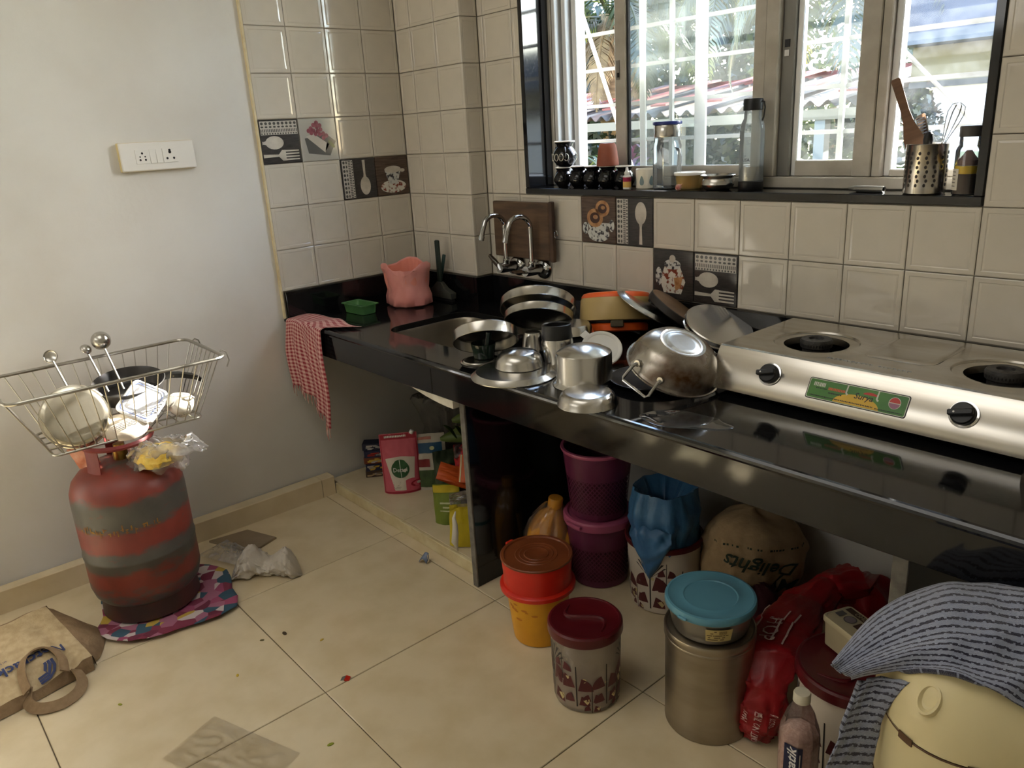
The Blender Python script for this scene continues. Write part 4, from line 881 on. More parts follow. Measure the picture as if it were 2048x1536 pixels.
lathe_thing('steel_plate', 'shallow steel plate leaning on the black upstand beside the stove', 'plate', (1.555, -.098, .8265), inv_plate(.105, .099, .02), steel_m, rot=up((.42, -.08, .9)), group=SG)
t = thing('puddle', 'thin puddle of spilled water on the counter in front of the wok', 'water', (1.83, -.63, CT+.0002)); b = MB()
pts = [(.10*math.cos(q)*(1+.35*nz((math.cos(q)*1.3, math.sin(q)*1.3, 4))), .055*math.sin(q)*(1+.35*nz((math.cos(q)*1.3, math.sin(q)*1.3, 8)))) for q in [2*PI*k/48 for k in range(48)]]
b.loft([[(x, y, 0) for x, y in pts], [(x*.985, y*.975, .0009) for x, y in pts], [(x*.95, y*.93, .0012) for x, y in pts]], True, False, True); b.build('water', clear('water_film', (250, 252, 252), .05, (220, 224, 226), 2.0, .02, 12, .9), t, rot=Quaternion((0, 0, 1), .3))

# ------------------------------------------------------------------ gas stove
gs = thing('gas_stove', 'two burner stainless steel gas stove on the right of the counter', 'stove', (1.76, -.40, CT))
X1 = .69; zt = .113; zb = .016; D = .36
prof = [(-.03, zb), (-.0285, zb+.022), (.012, zt-.008), (.017, zt-.002), (.024, zt), (D, zt), (D+.004, zt-.004), (D+.004, zb)]
holes = [(.172, .165), (.585, .165)]
b = MB(); b.loft([[(0, y, z) for y, z in prof], [(X1, y, z) for y, z in prof]], False)
b.v = [v for v in b.v]; b.f = [f for k, f in enumerate(b.f)]
# top deck with two round openings: replace the flat strip by a ringed deck
flat = 4; del b.f[flat]; del b.m[flat]
def deck(x0, x1, hc):
    ring = [(hc[0]+.076*math.cos(2*PI*k/48), hc[1]+.076*math.sin(2*PI*k/48)) for k in range(48)]
    def out(p):
        dx, dy = p[0]-hc[0], p[1]-hc[1]; t_ = min(((x1-hc[0])/dx if dx > 0 else (x0-hc[0])/dx) if abs(dx) > 1e-6 else 99, ((D-hc[1])/dy if dy > 0 else (.024-hc[1])/dy) if abs(dy) > 1e-6 else 99); return (hc[0]+dx*t_, hc[1]+dy*t_)
    op_ = [out(p) for p in ring]
    for cx_, cy_ in ((x0, .024), (x1, .024), (x1, D), (x0, D)):
        i = min(range(48), key=lambda q: (op_[q][0]-cx_)**2+(op_[q][1]-cy_)**2); op_[i] = (cx_, cy_)
    s_ = lambda r, z: [(hc[0]+r*math.cos(2*PI*k/48), hc[1]+r*math.sin(2*PI*k/48), z) for k in range(48)]
    b.loft([s_(.074, zt-.02), s_(.0755, zt-.004), s_(.08, zt-.003), s_(.097, zt-.002), s_(.1, zt+.002), s_(.104, zt+.002), s_(.125, zt-.001), s_(.13, zt), [(x, y, zt) for x, y in op_]], True)
deck(0, .38, holes[0]); deck(.38, X1, holes[1])
for x in (0, X1): b.poly([(x, y, z) for y, z in (prof if x else prof[::-1])])
body = b.build('body', steelb_m, gs, smooth=30, fix=True)
b = MB(); b.loft([[(x, y, z) for x, y in rrect(.38-.07+i, .13+i, .38+.07-i, .32-i, .03)] for i, z in ((-.008, zt+.0002), (0, zt+.003), (.006, zt+.003), (.014, zt+.0006))], True, False, True); b.build('pressed_panel', steelb_m, gs)
MB().box((.01, .02, .012), (X1-.01, D-.01, .06)).build('tray', mat('dark_tray', (20, 20, 20), .4), gs, smooth=0)
for k, (hx, hy) in enumerate(holes):
    b = MB(); b.lathe([(.0, .061), (.06, .061), (.066, .07)], 32, c=(hx, hy, 0)); b.lathe([(.03, .061), (.032, .1), (.037, .104), (.038, .118), (.035, .123), (.018, .124), (.016, .119), (0, .118)], 36, c=(hx, hy, 0)); bo = b.build('burner', mat('burner_iron', (66, 64, 62), .55, .4, col2=(48, 46, 44), scale=30, bump=.2, bscale=120), gs)
    b = MB()
    for q in range(36):
        a = 2*PI*q/36; b.disc((hx+.0382*math.cos(a), hy+.0382*math.sin(a), .111), .0013, 6, 0, (-math.sin(a), math.cos(a), 0), (0, 0, 1), .0035)
    b.build('flame_ports', black_m, bo, smooth=0)
fy = lambda z: -.0285+(z-zb-.022)/(zt-.008-zb-.022)*.0405     # front panel line
fn_ = Vector((0, -(zt-.008-zb-.022), .0405)).normalized(); fr = up(fn_)
for x, lb, sp in ((.155, 'knob with its grip level', .5), (.575, 'knob with its grip level', 0)):
    z = .07; c_ = Vector((x, fy(z), z))
    k = bpy.data.objects.new('knob', None)
    b = MB(); b.lathe([(.026, .0), (.0275, .001), (.0275, .003), (.0235, .0035)], 32, 1); b.lathe([(0, .002), (.0225, .002), (.0225, .014), (.02, .017), (0, .0172)], 32, 0)
    b.box((-.006, -.0215, .017), (.006, .024, .027), 0, .002); b.disc((0, .012, .0273), .002, 8, 2)
    ko = b.build('knob', [black_m, chrome_m, wplastic_m], gs, loc=c_+fn_*.0005, rot=fr @ Quaternion((0, 0, 1), PI/2+.25))
# label plate
lp = bpy.data.objects
ex = Vector((1, 0, 0)); ey = fn_.cross(ex); lc = Vector((.362, fy(.062), .062))
def onf(x, y, off=.0012): return tuple(lc+ex*x+ey*y+fn_*off)
b = MB(); b.loft([[onf(x, y, o_) for x, y in rrect(-.108-i, -.0225-i, .108+i, .0225+i, .005, 3)] for i, o_ in ((.002, .0003), (.0015, .0012), (0, .0012))], True, False, False, 0); b.loft([[onf(x, y, .0012) for x, y in rrect(-.108, -.0225, .108, .0225, .004, 3)], [onf(x, y, .0013) for x, y in rrect(-.1065, -.021, .1065, .021, .003, 3)]], True, False, False, 2); b.poly([onf(x, y, .0011) for x, y in rrect(-.1068, -.0212, .1068, .0212, .003, 3)], 1)
pl_ = b.build('label_plate', [black_m, mat('label_green', (72, 130, 46), .35, col2=(54, 108, 40), scale=14), mat('label_white', (200, 204, 186), .4)], gs, smooth=0); pl_['label'] = 'green name plate'
b = MB(); b.poly([onf(.004+.05*math.cos(a), -.0205+.024*math.sin(a), .0014) for a in [PI*k/20 for k in range(21)]], 0); b.poly([onf(.03+.016*math.cos(a), .0085+.006*math.sin(a), .0015) for a in [PI*k/12 for k in range(13)]], 1)
b.poly([onf(.082+.0125*math.cos(a), .003+.013*math.sin(a), .0014) for a in [2*PI*k/24 for k in range(24)]], 2); b.poly([onf(.082+.0112*math.cos(a), .003+.0118*math.sin(a), .0015) for a in [.05+(PI-.1)*k/12 for k in range(13)]], 1)
b.poly([onf(.082+.0112*math.cos(a), .0025+.0118*math.sin(a), .00152) for a in [PI+.05+(PI-.1)*k/12 for k in range(13)]], 5)
b.text('Surya', .0185, lambda x, y: onf(x+.017, y+.0015, .0017), 3, .2, bold=.0002)
def small_print(x0, x1, y, h, mi, seed):
    R = random.Random(seed); x = x0
    while x < x1:
        w_ = R.uniform(.0012, .003); b.poly([onf(p, q, .0016) for p, q in ((x, y), (x+w_, y), (x+w_, y+h), (x, y+h))], mi); x += w_+R.uniform(.0007, .0014)
small_print(-.1, .04, -.017, .0026, 3, 1); small_print(.046, .1, -.018, .0022, 3, 2); small_print(-.062, -.024, .002, .006, 4, 3); small_print(-.06, -.03, -.006, .003, 3, 4); small_print(-.097, -.072, .006, .009, 2, 5); small_print(-.09, -.066, .001, .0025, 3, 6)
for dx in (-.0215, .045): b.poly([onf(dx+x, y, .0018) for x, y in ((-.001, .021), (.002, .021), (.0015, .004), (.005, .001), (.002, -.002), (-.002, .003))], 2)
b.build('label_print', [mat('label_yellow', (214, 172, 50), .4), mat('label_red', (186, 54, 44), .4), MATS['label_white'], black_m, mat('label_orange', (206, 100, 60), .4), mat('label_mauve', (150, 100, 124), .4)], pl_, smooth=0)
b = MB(); R = random.Random(8); x = .255
while x < .44:       # worn embossed lettering, no longer legible
    w_ = R.uniform(.005, .009); h_ = R.uniform(.006, .011)
    if abs(x-.36) > .008: b.tube([(x+w_*.5*(1+math.cos(q)), .062+h_*.5*math.sin(q)+R.uniform(-.001, .001), zt+.0004) for q in [PI*2*k/8*R.uniform(.5, .95) for k in range(7)]], .0007, 5)
    x += w_+.003
b.build('embossed_letters', alu_m, gs, smooth=0)
for x in (.05, X1-.05):
    for y in (.03, D-.04): b = MB(); b.lathe([(0, 0), (.012, 0), (.014, .002), (.012, .0119), (0, .0119)], 14, c=(x, y, 0)); b.build('foot', rubber_m, gs)
# ------------------------------------------------------------------ under the counter
def bands(b, prof, n, mi, c=(0, 0, 0)): b.lathe(prof, n, mi, c)
maroon_m = mat('maroon_plastic', (88, 18, 24), .3, col2=(78, 14, 20), scale=12); print_maroon = mat('print_maroon', (84, 30, 34), .4); print_black = mat('print_black', (34, 30, 30), .4); print_cream = mat('print_cream', (196, 180, 130), .45)
def tree_print(b, R, a, z, s, kind):
    """little printed tree wrapped on a wall of radius R(z)"""
    def pt(x, y):
        r = R(z+y)+.0009; q = a+x/r; return (r*math.cos(q), r*math.sin(q), z+y)
    b.poly([pt(x*s, y*s) for x, y in ((-.0012, -.06), (.0012, -.06), (.0012, .03), (-.0012, .03))], 1)
    if kind:
        for k in range(9):
            q = PI*(.12+.76*k/8); b.add([pt(s*x, s*y) for x, y in ((-.0004, .0), (.0004, 0), (.014*math.cos(q)+.0006, .006+.013*math.sin(q)), (.014*math.cos(q)-.0006, .006+.013*math.sin(q)), (.028*math.cos(q)+.0022, .012+.026*math.sin(q)), (.028*math.cos(q)-.0022, .012+.026*math.sin(q)))], [(0, 1, 2, 3), (3, 2, 4, 5)], 1)
    def leaf(cx, cy, r, a0, a1, mi):       # fan shaped leaf, fanned from its own corner so it hugs the curved wall
        n = 7; pts = [pt(s*cx, s*cy)]
        for rr_ in (.5, 1):
            pts += [pt(s*(cx+r*rr_*math.cos(a0+(a1-a0)*k/n)), s*(cy+r*rr_*math.sin(a0+(a1-a0)*k/n))) for k in range(n+1)]
        b.add(pts, [(0, k+1, k+2) for k in range(n)]+[(k+1, n+2+k, n+3+k, k+2) for k in range(n)], mi)
    for cx, cy, r, a0, a1 in ((-.003, -.018, .026, PI*.6, PI*1.05), (.003, -.024, .029, -.05, PI*.42), (-.004, -.05, .02, PI*.6, PI*1.05), (.004, -.056, .021, -.05, PI*.42)):
        leaf(cx, cy, r, a0, a1, 0)
    leaf(.012, -.045, .012, -.9, .3, 2)
def flower_jar(label, x, y, r0, r1, h, rz, open_=False, rice=True):
    t = thing('flowered_canister', label, 'canister', (x, y, 0), rz=rz, group='canisters with maroon tree print')
    Rf = lambda z: r0+(r1-r0)*min(1, max(0, z/h))
    b = MB(); b.lathe([(0, .002), (r0-.006, .001), (r0-.001, .004), (r0+.001, .012)]+[(Rf(z)+.0003, z) for z in [h*k/8 for k in range(1, 9)]], 56)
    b.lathe([(r1-.0025, h), (r0-.001, .012), (0, .008)], 48); b.build('body', clear('milky_jar', (250, 246, 240), .38, (222, 212, 200), .9, .12, 6, .35) if rice else mat('white_jar', (204, 194, 180), .4), t)
    if rice:
        b = MB(); b.lathe([(0, .013), (r0-.005, .013), (Rf(h*.42)-.005, h*.36), (Rf(h*.4)*.6, h*.45), (0, h*.46)], 40); b.build('red_rice', mat('red_rice', (156, 96, 82), .8, col2=(186, 130, 112), scale=160, bump=.4, bscale=220), t)
        b = MB(); sack([(r0*.7, h*.5), (r0*.92, h*.6), (r1*.93, h*.8), (r1*.6, h*.97)], 30, .004, 9, 4, b=b); b.build('inner_bag', clear('inner_film', (250, 250, 250), .85, (236, 232, 228), 1, .1, 14, .15), t)
    b = MB(); R = random.Random(int(x*100))
    for k in range(7): tree_print(b, Rf, k*2*PI/7, h*(.56 if k % 2 else .48), h/.2*(1.6 if k % 2 else 1.25), k % 2); tree_print(b, Rf, (k+.5)*2*PI/7, h*(.68 if k % 2 else .26), h/.2*.8, 0)
    for k in range(10):
        a, z = R.uniform(0, 2*PI), h*R.uniform(.15, .75); r = Rf(z)+.0007; s_ = R.uniform(.003, .007); b.add([(r*math.cos(a), r*math.sin(a), z)]+[(r*math.cos(a+s_*math.cos(q)/r), r*math.sin(a+s_*math.cos(q)/r), z+s_*math.sin(q)) for q in [2*PI*i/10 for i in range(10)]], [(0, i+1, (i+1) % 10+1) for i in range(10)], 2)
    b.build('tree_print', [print_maroon, print_black, print_cream], t, smooth=0)
    if open_:
        b = MB(); b.lathe([(r1, h-.012), (r1+.006, h-.012), (r1+.007, h), (r1+.004, h+.004), (r1-.004, h+.003), (r1-.006, h-.01)], 56); b.build('rim', maroon_m, t)
    else:
        b = MB(); b.lathe([(r1+.0005, h-.014), (r1+.005, h-.015), (r1+.006, h-.012), (r1+.005, h+.008), (r1+.001, h+.0125), (r1-.004, h+.013), (r1-.008, h+.0105), (0, h+.0105)], 60)
        P = [(r1*.78*(k/9-1)+.0, r1*.36*math.sin(PI*(k/9-1)), h+.0105) for k in range(19)]
        b.tube(P, [.002+.006*math.sin(PI*k/18) for k in range(19)], 8); b.build('lid', maroon_m, t)
    return t
# yellow bucket with red tub on it
t = thing('yellow_bucket', 'yellow plastic bucket under the red tub, beside the black support slab', 'bucket', (1.371, -.688, 0))
b = MB(); b.lathe([(0, .002), (.07, .001), (.076, .003), (.0775, .01), (.092, .155), (.095, .168), (.097, .17), (.093, .17), (.075, .012), (0, .01)], 56); b.build('bucket', mat('yellow_plastic', (226, 164, 32), .4, col2=(206, 144, 28), scale=6), t)
b = MB(); R = random.Random(3)
for k in range(9):
    a, z = -1.2+R.uniform(-.6, .5), R.uniform(.09, .14); r = .0775+.1*(z-.01)*1.0+.0012; s_ = R.uniform(.003, .008)
    b.poly([(r*math.cos(a+s_*math.cos(q)*1.6/r), r*math.sin(a+s_*math.cos(q)*1.6/r), z+s_*.5*math.sin(q)) for q in [2*PI*i/9 for i in range(9)]])
b.build('stains', mat('rust_stain', (184, 112, 30), .6), t, smooth=0)
t = thing('red_tub', 'red plastic tub with flange and brownish lid, standing on the yellow bucket', 'tub', (1.371, -.688, .1712))
red_m = mat('red_plastic', (206, 42, 22), .32, col2=(190, 36, 20), scale=8)
b = MB(); b.lathe([(0, .0), (.09, 0), (.107, -.006), (.1095, -.004), (.109, .006), (.105, .009), (.0985, .011), (.0975, .03), (.101, .085), (.1, .088)], 60); b.box((-.122, -.014, .068), (-.1005, .014, .088), bev=.003); b.build('tub', red_m, t)
b = MB(); b.lathe([(.1, .0882), (.1035, .089), (.104, .0935), (.102, .0955), (.094, .0955), (.092, .0915), (.062, .091), (.06, .0925), (.057, .091), (.05, .091), (.048, .0925), (.045, .091), (.036, .091), (.034, .0925), (.031, .091), (0, .0905)], 60); b.build('cover', mat('amber_brown_plastic', (124, 66, 34), .35, col2=(110, 56, 30), scale=9, sss=.1), t)
flower_jar('canister with maroon lid and tree print, standing alone in front with red rice inside', 1.645, -.777, .085, .0905, .215, -.2)
t = thing('aluminium_tin', 'large aluminium tin with a lid, carrying the blue lidded bowl', 'tin', (1.916, -.628, 0))
tin_m = mat('dull_aluminium', (168, 158, 142), .3, .95, col2=(150, 140, 124), scale=4, stretch=(1, 1, 4), brough=.42)
b = MB(); b.lathe([(0, .001), (.1, 0), (.1045, .002), (.105, .006), (.1045, .009), (.105, .243)], 64); b.build('body', tin_m, t)
b = MB(); b.lathe([(.1052, .243), (.107, .2425), (.1078, .244), (.1078, .249), (.1068, .2505), (.1078, .252), (.108, .266), (.1065, .2695), (.104, .27), (.1, .266), (.097, .2655), (0, .2655)], 64); b.build('lid', tin_m, t)
t = thing('blue_lidded_bowl', 'steel storage bowl with pale blue plastic lid on the aluminium tin', 'bowl', (1.916, -.628, .2665))
b = MB(); b.lathe([(0, 0), (.08, 0), (.086, .003), (.09, .012), (.099, .06), (.1, .066)], 60); b.build('bowl', mat('satin_grey_steel', (150, 146, 138), .35, .85), t)
bl_m = mat('pale_blue_plastic', (94, 148, 166), .4, col2=(88, 140, 160), scale=6)
b = MB(); b.lathe([(.101, .064), (.1055, .063), (.1068, .066), (.1065, .076), (.104, .0805), (.099, .0815), (.096, .0795), (.068, .0785), (.066, .0795), (.063, .0795), (.061, .0775), (0, .0765)], 64); b.box((-.012, -.113, .0655), (.012, -.1035, .072), bev=.002); b.build('lid', bl_m, t)
b = MB(); aa = face(.85, -.55)-PI/2-.18; b.grid(lambda u, v: ((.0905+.009*v+.0016)*math.cos(aa+(u-.5)*.62), (.0905+.009*v+.0016)*math.sin(aa+(u-.5)*.62), .016+v*.036), 10, 2, 0)
R = random.Random(4)
for k in range(26):
    u0, v0 = R.uniform(.04, .8), R.choice([.12, .3, .48, .66, .82]); ww = R.uniform(.05, .18)
    if .5 < u0 < .8 and v0 > .6: continue
    b.grid(lambda u, v: ((.0905+.009*(v0+v*.07)+.002)*math.cos(aa+(u0+u*ww-.5)*.62), (.0905+.009*(v0+v*.07)+.002)*math.sin(aa+(u0+u*ww-.5)*.62), .016+(v0+v*.07)*.036), 2, 1, 1)
for k in range(12):
    u0 = .5+k*.024; b.grid(lambda u, v: ((.0905+.009*(.62+v*.28)+.002)*math.cos(aa+(u0+u*.012-.5)*.62), (.0905+.009*(.62+v*.28)+.002)*math.sin(aa+(u0+u*.012-.5)*.62), .016+(.62+v*.28)*.036), 1, 1, 1)
b.build('price_label', [mat('yellowed_label', (200, 180, 120), .6), mat('label_brown_ink', (96, 78, 50), .6)], t, smooth=0)
wj = flower_jar('wide canister with tree print and a blue bag stuffed in its open top', 1.515, -.291, .103, .113, .225, .5, True, False)
t = thing('blue_bag', 'crumpled blue plastic bag stuffed in the wide canister and hanging over its rim', 'bag', (1.515, -.291, .12))
blue_m = mat('blue_film', (66, 116, 158), .38, col2=(52, 98, 142), scale=12, bump=.3, bscale=35); b = MB()
b = sack([(.085, 0), (.1, .06), (.103, .1), (.098, .13), (.11, .17), (.108, .2), (.1, .235), (.092, .262)], 60, .008, 9, 7, lean=(-.0, .0)); n_ = 60; tp = b.v[-n_:]
b.loft([tp, [(p[0]*.9, p[1]*.9, p[2]-.004) for p in tp], [(p[0]*.6, p[1]*.6, p[2]-.05) for p in tp], [(p[0]*.3, p[1]*.3, p[2]-.1) for p in tp]], True, False, True)
def flap(u, v):
    a = -1.75+u*1.0; r = .112+.018*math.sin(v*PI)+.012*nz((u*4, v*4, 2)); return (r*math.cos(a), r*math.sin(a), .17-.17*v*(1-.75*abs(u-.45)*1.6)+.008*nz((u*5, v*3, 9)))
b.grid(flap, 24, 18); b.build('bag', blue_m, t, smooth=50)
# pink perforated baskets
pk_m = mat('dark_pink_plastic', (100, 40, 68), .38, col2=(90, 34, 60), scale=8); pkl_m = mat('pink_plastic', (170, 84, 116), .38); pks_m = clear('pink_translucent', (190, 110, 140), .45, (142, 60, 96), .9, .15, 5, .3)
def lattice(b, R, z0, z1, n, dir_, w_=.0022, steps=14, mi=0):
    for k in range(n):
        a0 = 2*PI*k/n; L = [[], []]
        for i in range(steps+1):
            z = z0+(z1-z0)*i/steps; r = R(z); a = a0+dir_*(z-z0)/r*.9
            L[0].append((r*math.cos(a-w_/r), r*math.sin(a-w_/r), z)); L[1].append((r*math.cos(a+w_/r), r*math.sin(a+w_/r), z))
        b.loft(L, False, mi=mi)
def pbasket(label, x, y, z, r0, r1, h, lid):
    t = thing('perforated_basket', label, 'basket', (x, y, z), group='pink perforated storage baskets')
    R = lambda q: r0+(r1-r0)*q/h
    b = MB(); b.lathe([(0, .0), (r0-.004, 0), (r0, .003), (R(.025), .025)], 52); b.lathe([(R(h*.62), h*.62), (R(h*.8), h*.8), (r1, h)], 52); lattice(b, R, .02, h*.66, 44, 1); lattice(b, R, .02, h*.66, 44, -1); b.build('wall', pk_m, t, smooth=30)
    b = MB(); b.lathe([(0, .004), (r0-.006, .004), (r0-.003, .02), (R(h*.95)-.012, h*.95)], 40); b.build('contents', mat('dark_wine_contents', (58, 22, 38), .7, col2=(84, 36, 54), scale=30), t)
    if lid:
        b = MB(); b.lathe([(r1, h-.01), (r1+.005, h-.012), (r1+.007, h-.008), (r1+.007, h+.012), (r1+.003, h+.017), (r1-.006, h+.018), (r1-.012, h+.013), (0, h+.013)], 56); b.box((-.03, -r1-.012, h-.004), (.03, -r1-.005, h+.008), bev=.002); b.build('lid', pkl_m, t)
    else:
        b = MB(); b.lathe([(r1-.002, h-.006), (r1+.003, h-.006), (r1+.006, h), (r1+.005, h+.005), (r1-.003, h+.006), (r1-.005, h)], 56); b.build('rim', pkl_m, t)
    return t
pbasket('pink perforated basket with a lid on the floor behind the yellow bucket', 1.283, -.332, 0, .09, .108, .222, True)
pbasket('pink perforated basket stacked on the lid of the lower one', 1.283, -.332, .2365, .088, .110, .225, False)
# golden oil jar in film
t = thing('oil_can', 'golden oil jar with a ribbed cap, wrapped in clear film behind the red tub', 'jar', (1.135, -.44, 0), rot=up((.13, .10, 1), face(.7, -.7)))
gold_m = mat('golden_oil', (206, 146, 52), .22, col2=(186, 126, 40), scale=6, sss=.15)
b = MB(); b.loft([[(x, y, z) for x, y in rrect(-w_, -d_, w_, d_, r_, 5)] for w_, d_, r_, z in ((.072, .045, .02, 0), (.078, .05, .024, .008), (.08, .052, .024, .12), (.076, .05, .028, .16), (.05, .04, .03, .21), (.026, .026, .0255, .232), (.02, .02, .0195, .24))], True, True, True); b.build('jar', gold_m, t, smooth=50)
b = MB(); b.lathe([(.019, .24), (.024, .241), (.024, .272), (.022, .276), (0, .277)], 26, sq=lambda a: 1+.02*math.cos(26*a)); b.build('cap', mat('gold_cap', (196, 136, 44), .35), t)
b = sack([(.086, .004), (.092, .06), (.09, .13), (.075, .19), (.045, .235), (.03, .25)], 44, .006, 11, 5, sq=lambda a: 1-.25*abs(math.sin(a))); b.build('film_wrap', clear('cling_film', (255, 252, 246), .1, (240, 232, 214), 1.6, .06, 20, .9), t)
t = thing('white_squeeze_bottle', 'white container with a teal flip lid wedged between red tub and oil jar', 'bottle', (1.235, -.505, 0))
b = MB(); b.lathe([(0, 0), (.038, 0), (.04, .003), (.04, .12), (.034, .148), (.026, .162), (0, .168)], 30); b.build('bottle', wplastic_m, t)
b = MB(); b.lathe([(.0405, .116), (.0425, .118), (.0425, .126), (.0405, .129)], 30); b.loft([[(.036+.02*u, .0-.016*(1-u), .13+.012*u), (.036+.02*u, .016*(1-u)+.002, .13+.012*u), (.036+.02*u, .01*(1-u)+.002, .139+.012*u), (.036+.02*u, -.01*(1-u), .139+.012*u)] for u in (0, .5, 1)], True, True, True); b.build('teal_lid', mat('teal_plastic', (48, 128, 142), .4), t)
# cloth bag with lettering, bag bottom upwards
canvas_m = mat('cream_canvas', (158, 134, 100), .9, col2=(146, 122, 90), scale=40, bump=.15, bscale=90); ink_g = mat('dark_green_ink', (24, 40, 26), .8)
t = thing('canvas_bag', 'cream canvas bag with green brush lettering upside down, full and slumped against the wall', 'bag', (1.738, -.185, 0), rz=face(.72, -.69))
def cb(u, v):
    a = u*2*PI-PI/2; zz = .004+v*.335
    pv = ((0, .095), (.15, .115), (.4, .136), (.65, .142), (.82, .128), (.92, .098), (.975, .055), (1, .0015))
    for (v0, r0), (v1, r1) in zip(pv, pv[1:]):
        if v <= v1+1e-9: w_ = (v-v0)/(v1-v0); k = r0+(r1-r0)*w_; break
    f = 1+.16*nz((math.cos(a)*1.4, math.sin(a)*1.4, v*2.2+3))+.13*(crease((math.cos(a)*.8, math.sin(a)*.8, v*1.5+7), 2.2)-.35)*min(1, (1-v)*4)+.03*math.sin(a*9+v*4)*(1-v)
    return (k*1.03*f*math.cos(a)+.012*v, k*.84*f*math.sin(a), zz*(1+.07*nz((math.cos(a)*.9, math.sin(a)*.9, 2.2))*v))
b = MB(); b.grid(cb, 72, 40, wrap=True); b.build('bag', canvas_m, t, smooth=60)
def cbf(x, y, z0, off=.011):
    # writing upside down on the front: x to the left, y downwards
    v = (z0-y-.004)/.335; u = (-x)/(2*PI*.118); p = cb(u % 1, max(.02, min(.9, v))); q = Vector((p[0], p[1], 0)).normalized()*off; return (p[0]+q.x, p[1]+q.y, p[2]+.001)
b = MB(); b.text('Delights', .052, lambda x, y: cbf(x+.0, y*1.1-x*.12, .215), shear=.35, bold=.0008); b.text('My', .056, lambda x, y: cbf(x-.062, y*1.1-x*.1, .152), shear=.35, bold=.0008); b.text('V', .05, lambda x, y: cbf(x+.02, y*1.1, .14), shear=.3, bold=.0008)
R = random.Random(9); x = -.12
while x < .13:
    w_ = R.uniform(.003, .008)
    if R.random() > .25: b.poly([cbf(p, q, .268-.0*abs(x)) for p, q in ((x, -.003), (x+w_, -.003), (x+w_, .003), (x, .003))])
    x += w_+.0025
b.build('lettering', ink_g, t, smooth=0)
t = thing('wine_sack', 'dark wine red patterned sack under the canvas bag, behind the aluminium tin', 'sack', (1.80, -.27, 0))
b = sack([(.07, 0), (.09, .01), (.1, .05), (.095, .1), (.07, .15), (.03, .17)], 40, .009, 9, 11, sq=lambda a: 1-.2*abs(math.sin(a))); b.build('sack', mat('wine_pattern', (66, 20, 28), .7, col2=(110, 90, 84), scale=26, lo=.55, hi=.68, bump=.3, bscale=30), t, smooth=60)
# red printed bag trailing to the floor
redbag_m = mat('red_film', (150, 18, 26), .4, col2=(126, 12, 20), scale=10, bump=.25, bscale=35); ink_w = mat('white_ink', (206, 176, 170), .5)
t = thing('red_bag', 'red printed plastic bag, trailing from the back wall to beside the aluminium tin', 'bag', (0, 0, 0))
path = [(2.06, -.085, .05, .07, .07), (2.07, -.12, .13, .085, .085), (2.04, -.15, .21, .06, .05), (2.0, -.22, .215, .045, .035), (1.995, -.32, .20, .06, .03), (2.005, -.45, .195, .075, .035), (2.03, -.555, .20, .075, .028), (2.06, -.60, .155, .045, .022), (2.055, -.61, .10, .05, .03), (2.045, -.61, .05, .05, .04), (2.04, -.605, .012, .035, .03), (2.04, -.605, .004, .005, .005)]
def rb(u, v):
    f = v*(len(path)-1); i = min(int(f), len(path)-2); f -= i; f = f*f*(3-2*f)
    P = [path[i][k]*(1-f)+path[i+1][k]*f for k in range(5)]; a = u*2*PI
    tan = (Vector(path[i+1][:3])-Vector(path[i][:3])).normalized(); s_ = Vector((.86, .5, 0)); s_ = (s_-tan*s_.dot(tan)).normalized(); n_ = tan.cross(s_)
    k = 1+.3*(crease((math.cos(a), math.sin(a), v*9), 2)-.4)+.15*nz((math.cos(a)*2, math.sin(a)*2, v*12))
    p = Vector(P[:3])+s_*P[3]*math.cos(a)*k+n_*P[4]*math.sin(a)*k; p.z = max(.0015, p.z); return tuple(p)
b = MB(); b.grid(rb, 44, 110, wrap=True); b.build('bag', redbag_m, t, smooth=60)
def rbf(v0, u0, dv=1):
    def fn(x, y):
        u = u0-y/.28*(1 if dv > 0 else -1); v = v0+x*dv; p = Vector(rb(u % 1, v)); c = sum((Vector(rb(q/4, v)) for q in range(4)), Vector())/4; d = (p-c).normalized(); p += d*.006; return (p.x, p.y, max(.002, p.z))
    return fn
b = MB()
b.text('SHOP', .03, rbf(.49, .28, 1.1)); b.text('CONTACT NO. 70158', .019, rbf(.80, .27, -.9)); b.text('06590 36', .018, rbf(.74, .18, -.9)); b.text('MART', .017, rbf(.76, .36, -.9)); b.build('lettering', ink_w, t, smooth=0)
b = MB()
for u0 in (.2, .36, .25):
    q = rbf(.42, u0, 1); b.loft([[q(x, -.0012) for x in [k*.012 for k in range(10)]], [q(x, .0012) for x in [k*.012 for k in range(10)]]], False)
b.build('printed_lines', ink_w, t, smooth=0)
t = thing('green_bag', 'bright green bag glimpsed behind the red bag by the second support slab', 'bag', (2.262, -.16, 0))
b = sack([(.04, 0), (.058, .02), (.06, .1), (.05, .17), (.02, .2)], 30, .008, 9, 14); b.build('bag', mat('lime_film', (78, 132, 40), .5, col2=(64, 114, 34), scale=10), t, smooth=60)
flower_jar('wide canister with maroon lid under the cream box, half hidden by the striped towel', 2.213, -.51, .105, .118, .235, 1.1, False, False)
t = thing('cream_box', 'cream plastic box with printed lid OMLITE on the wide maroon lid', 'box', (2.192, -.478, .25), rz=-.38)
cbm = mat('cream_plastic', (196, 184, 152), .4, col2=(186, 172, 140), scale=8)
b = MB(); b.loft([[(x, y, z) for x, y in rrect(-.056-i, -.037-i, .056+i, .037+i, .01, 4)] for i, z in ((-.004, 0), (-.002, .002), (0, .06), (.001, .062))], True, True, False); b.build('box', cbm, t)
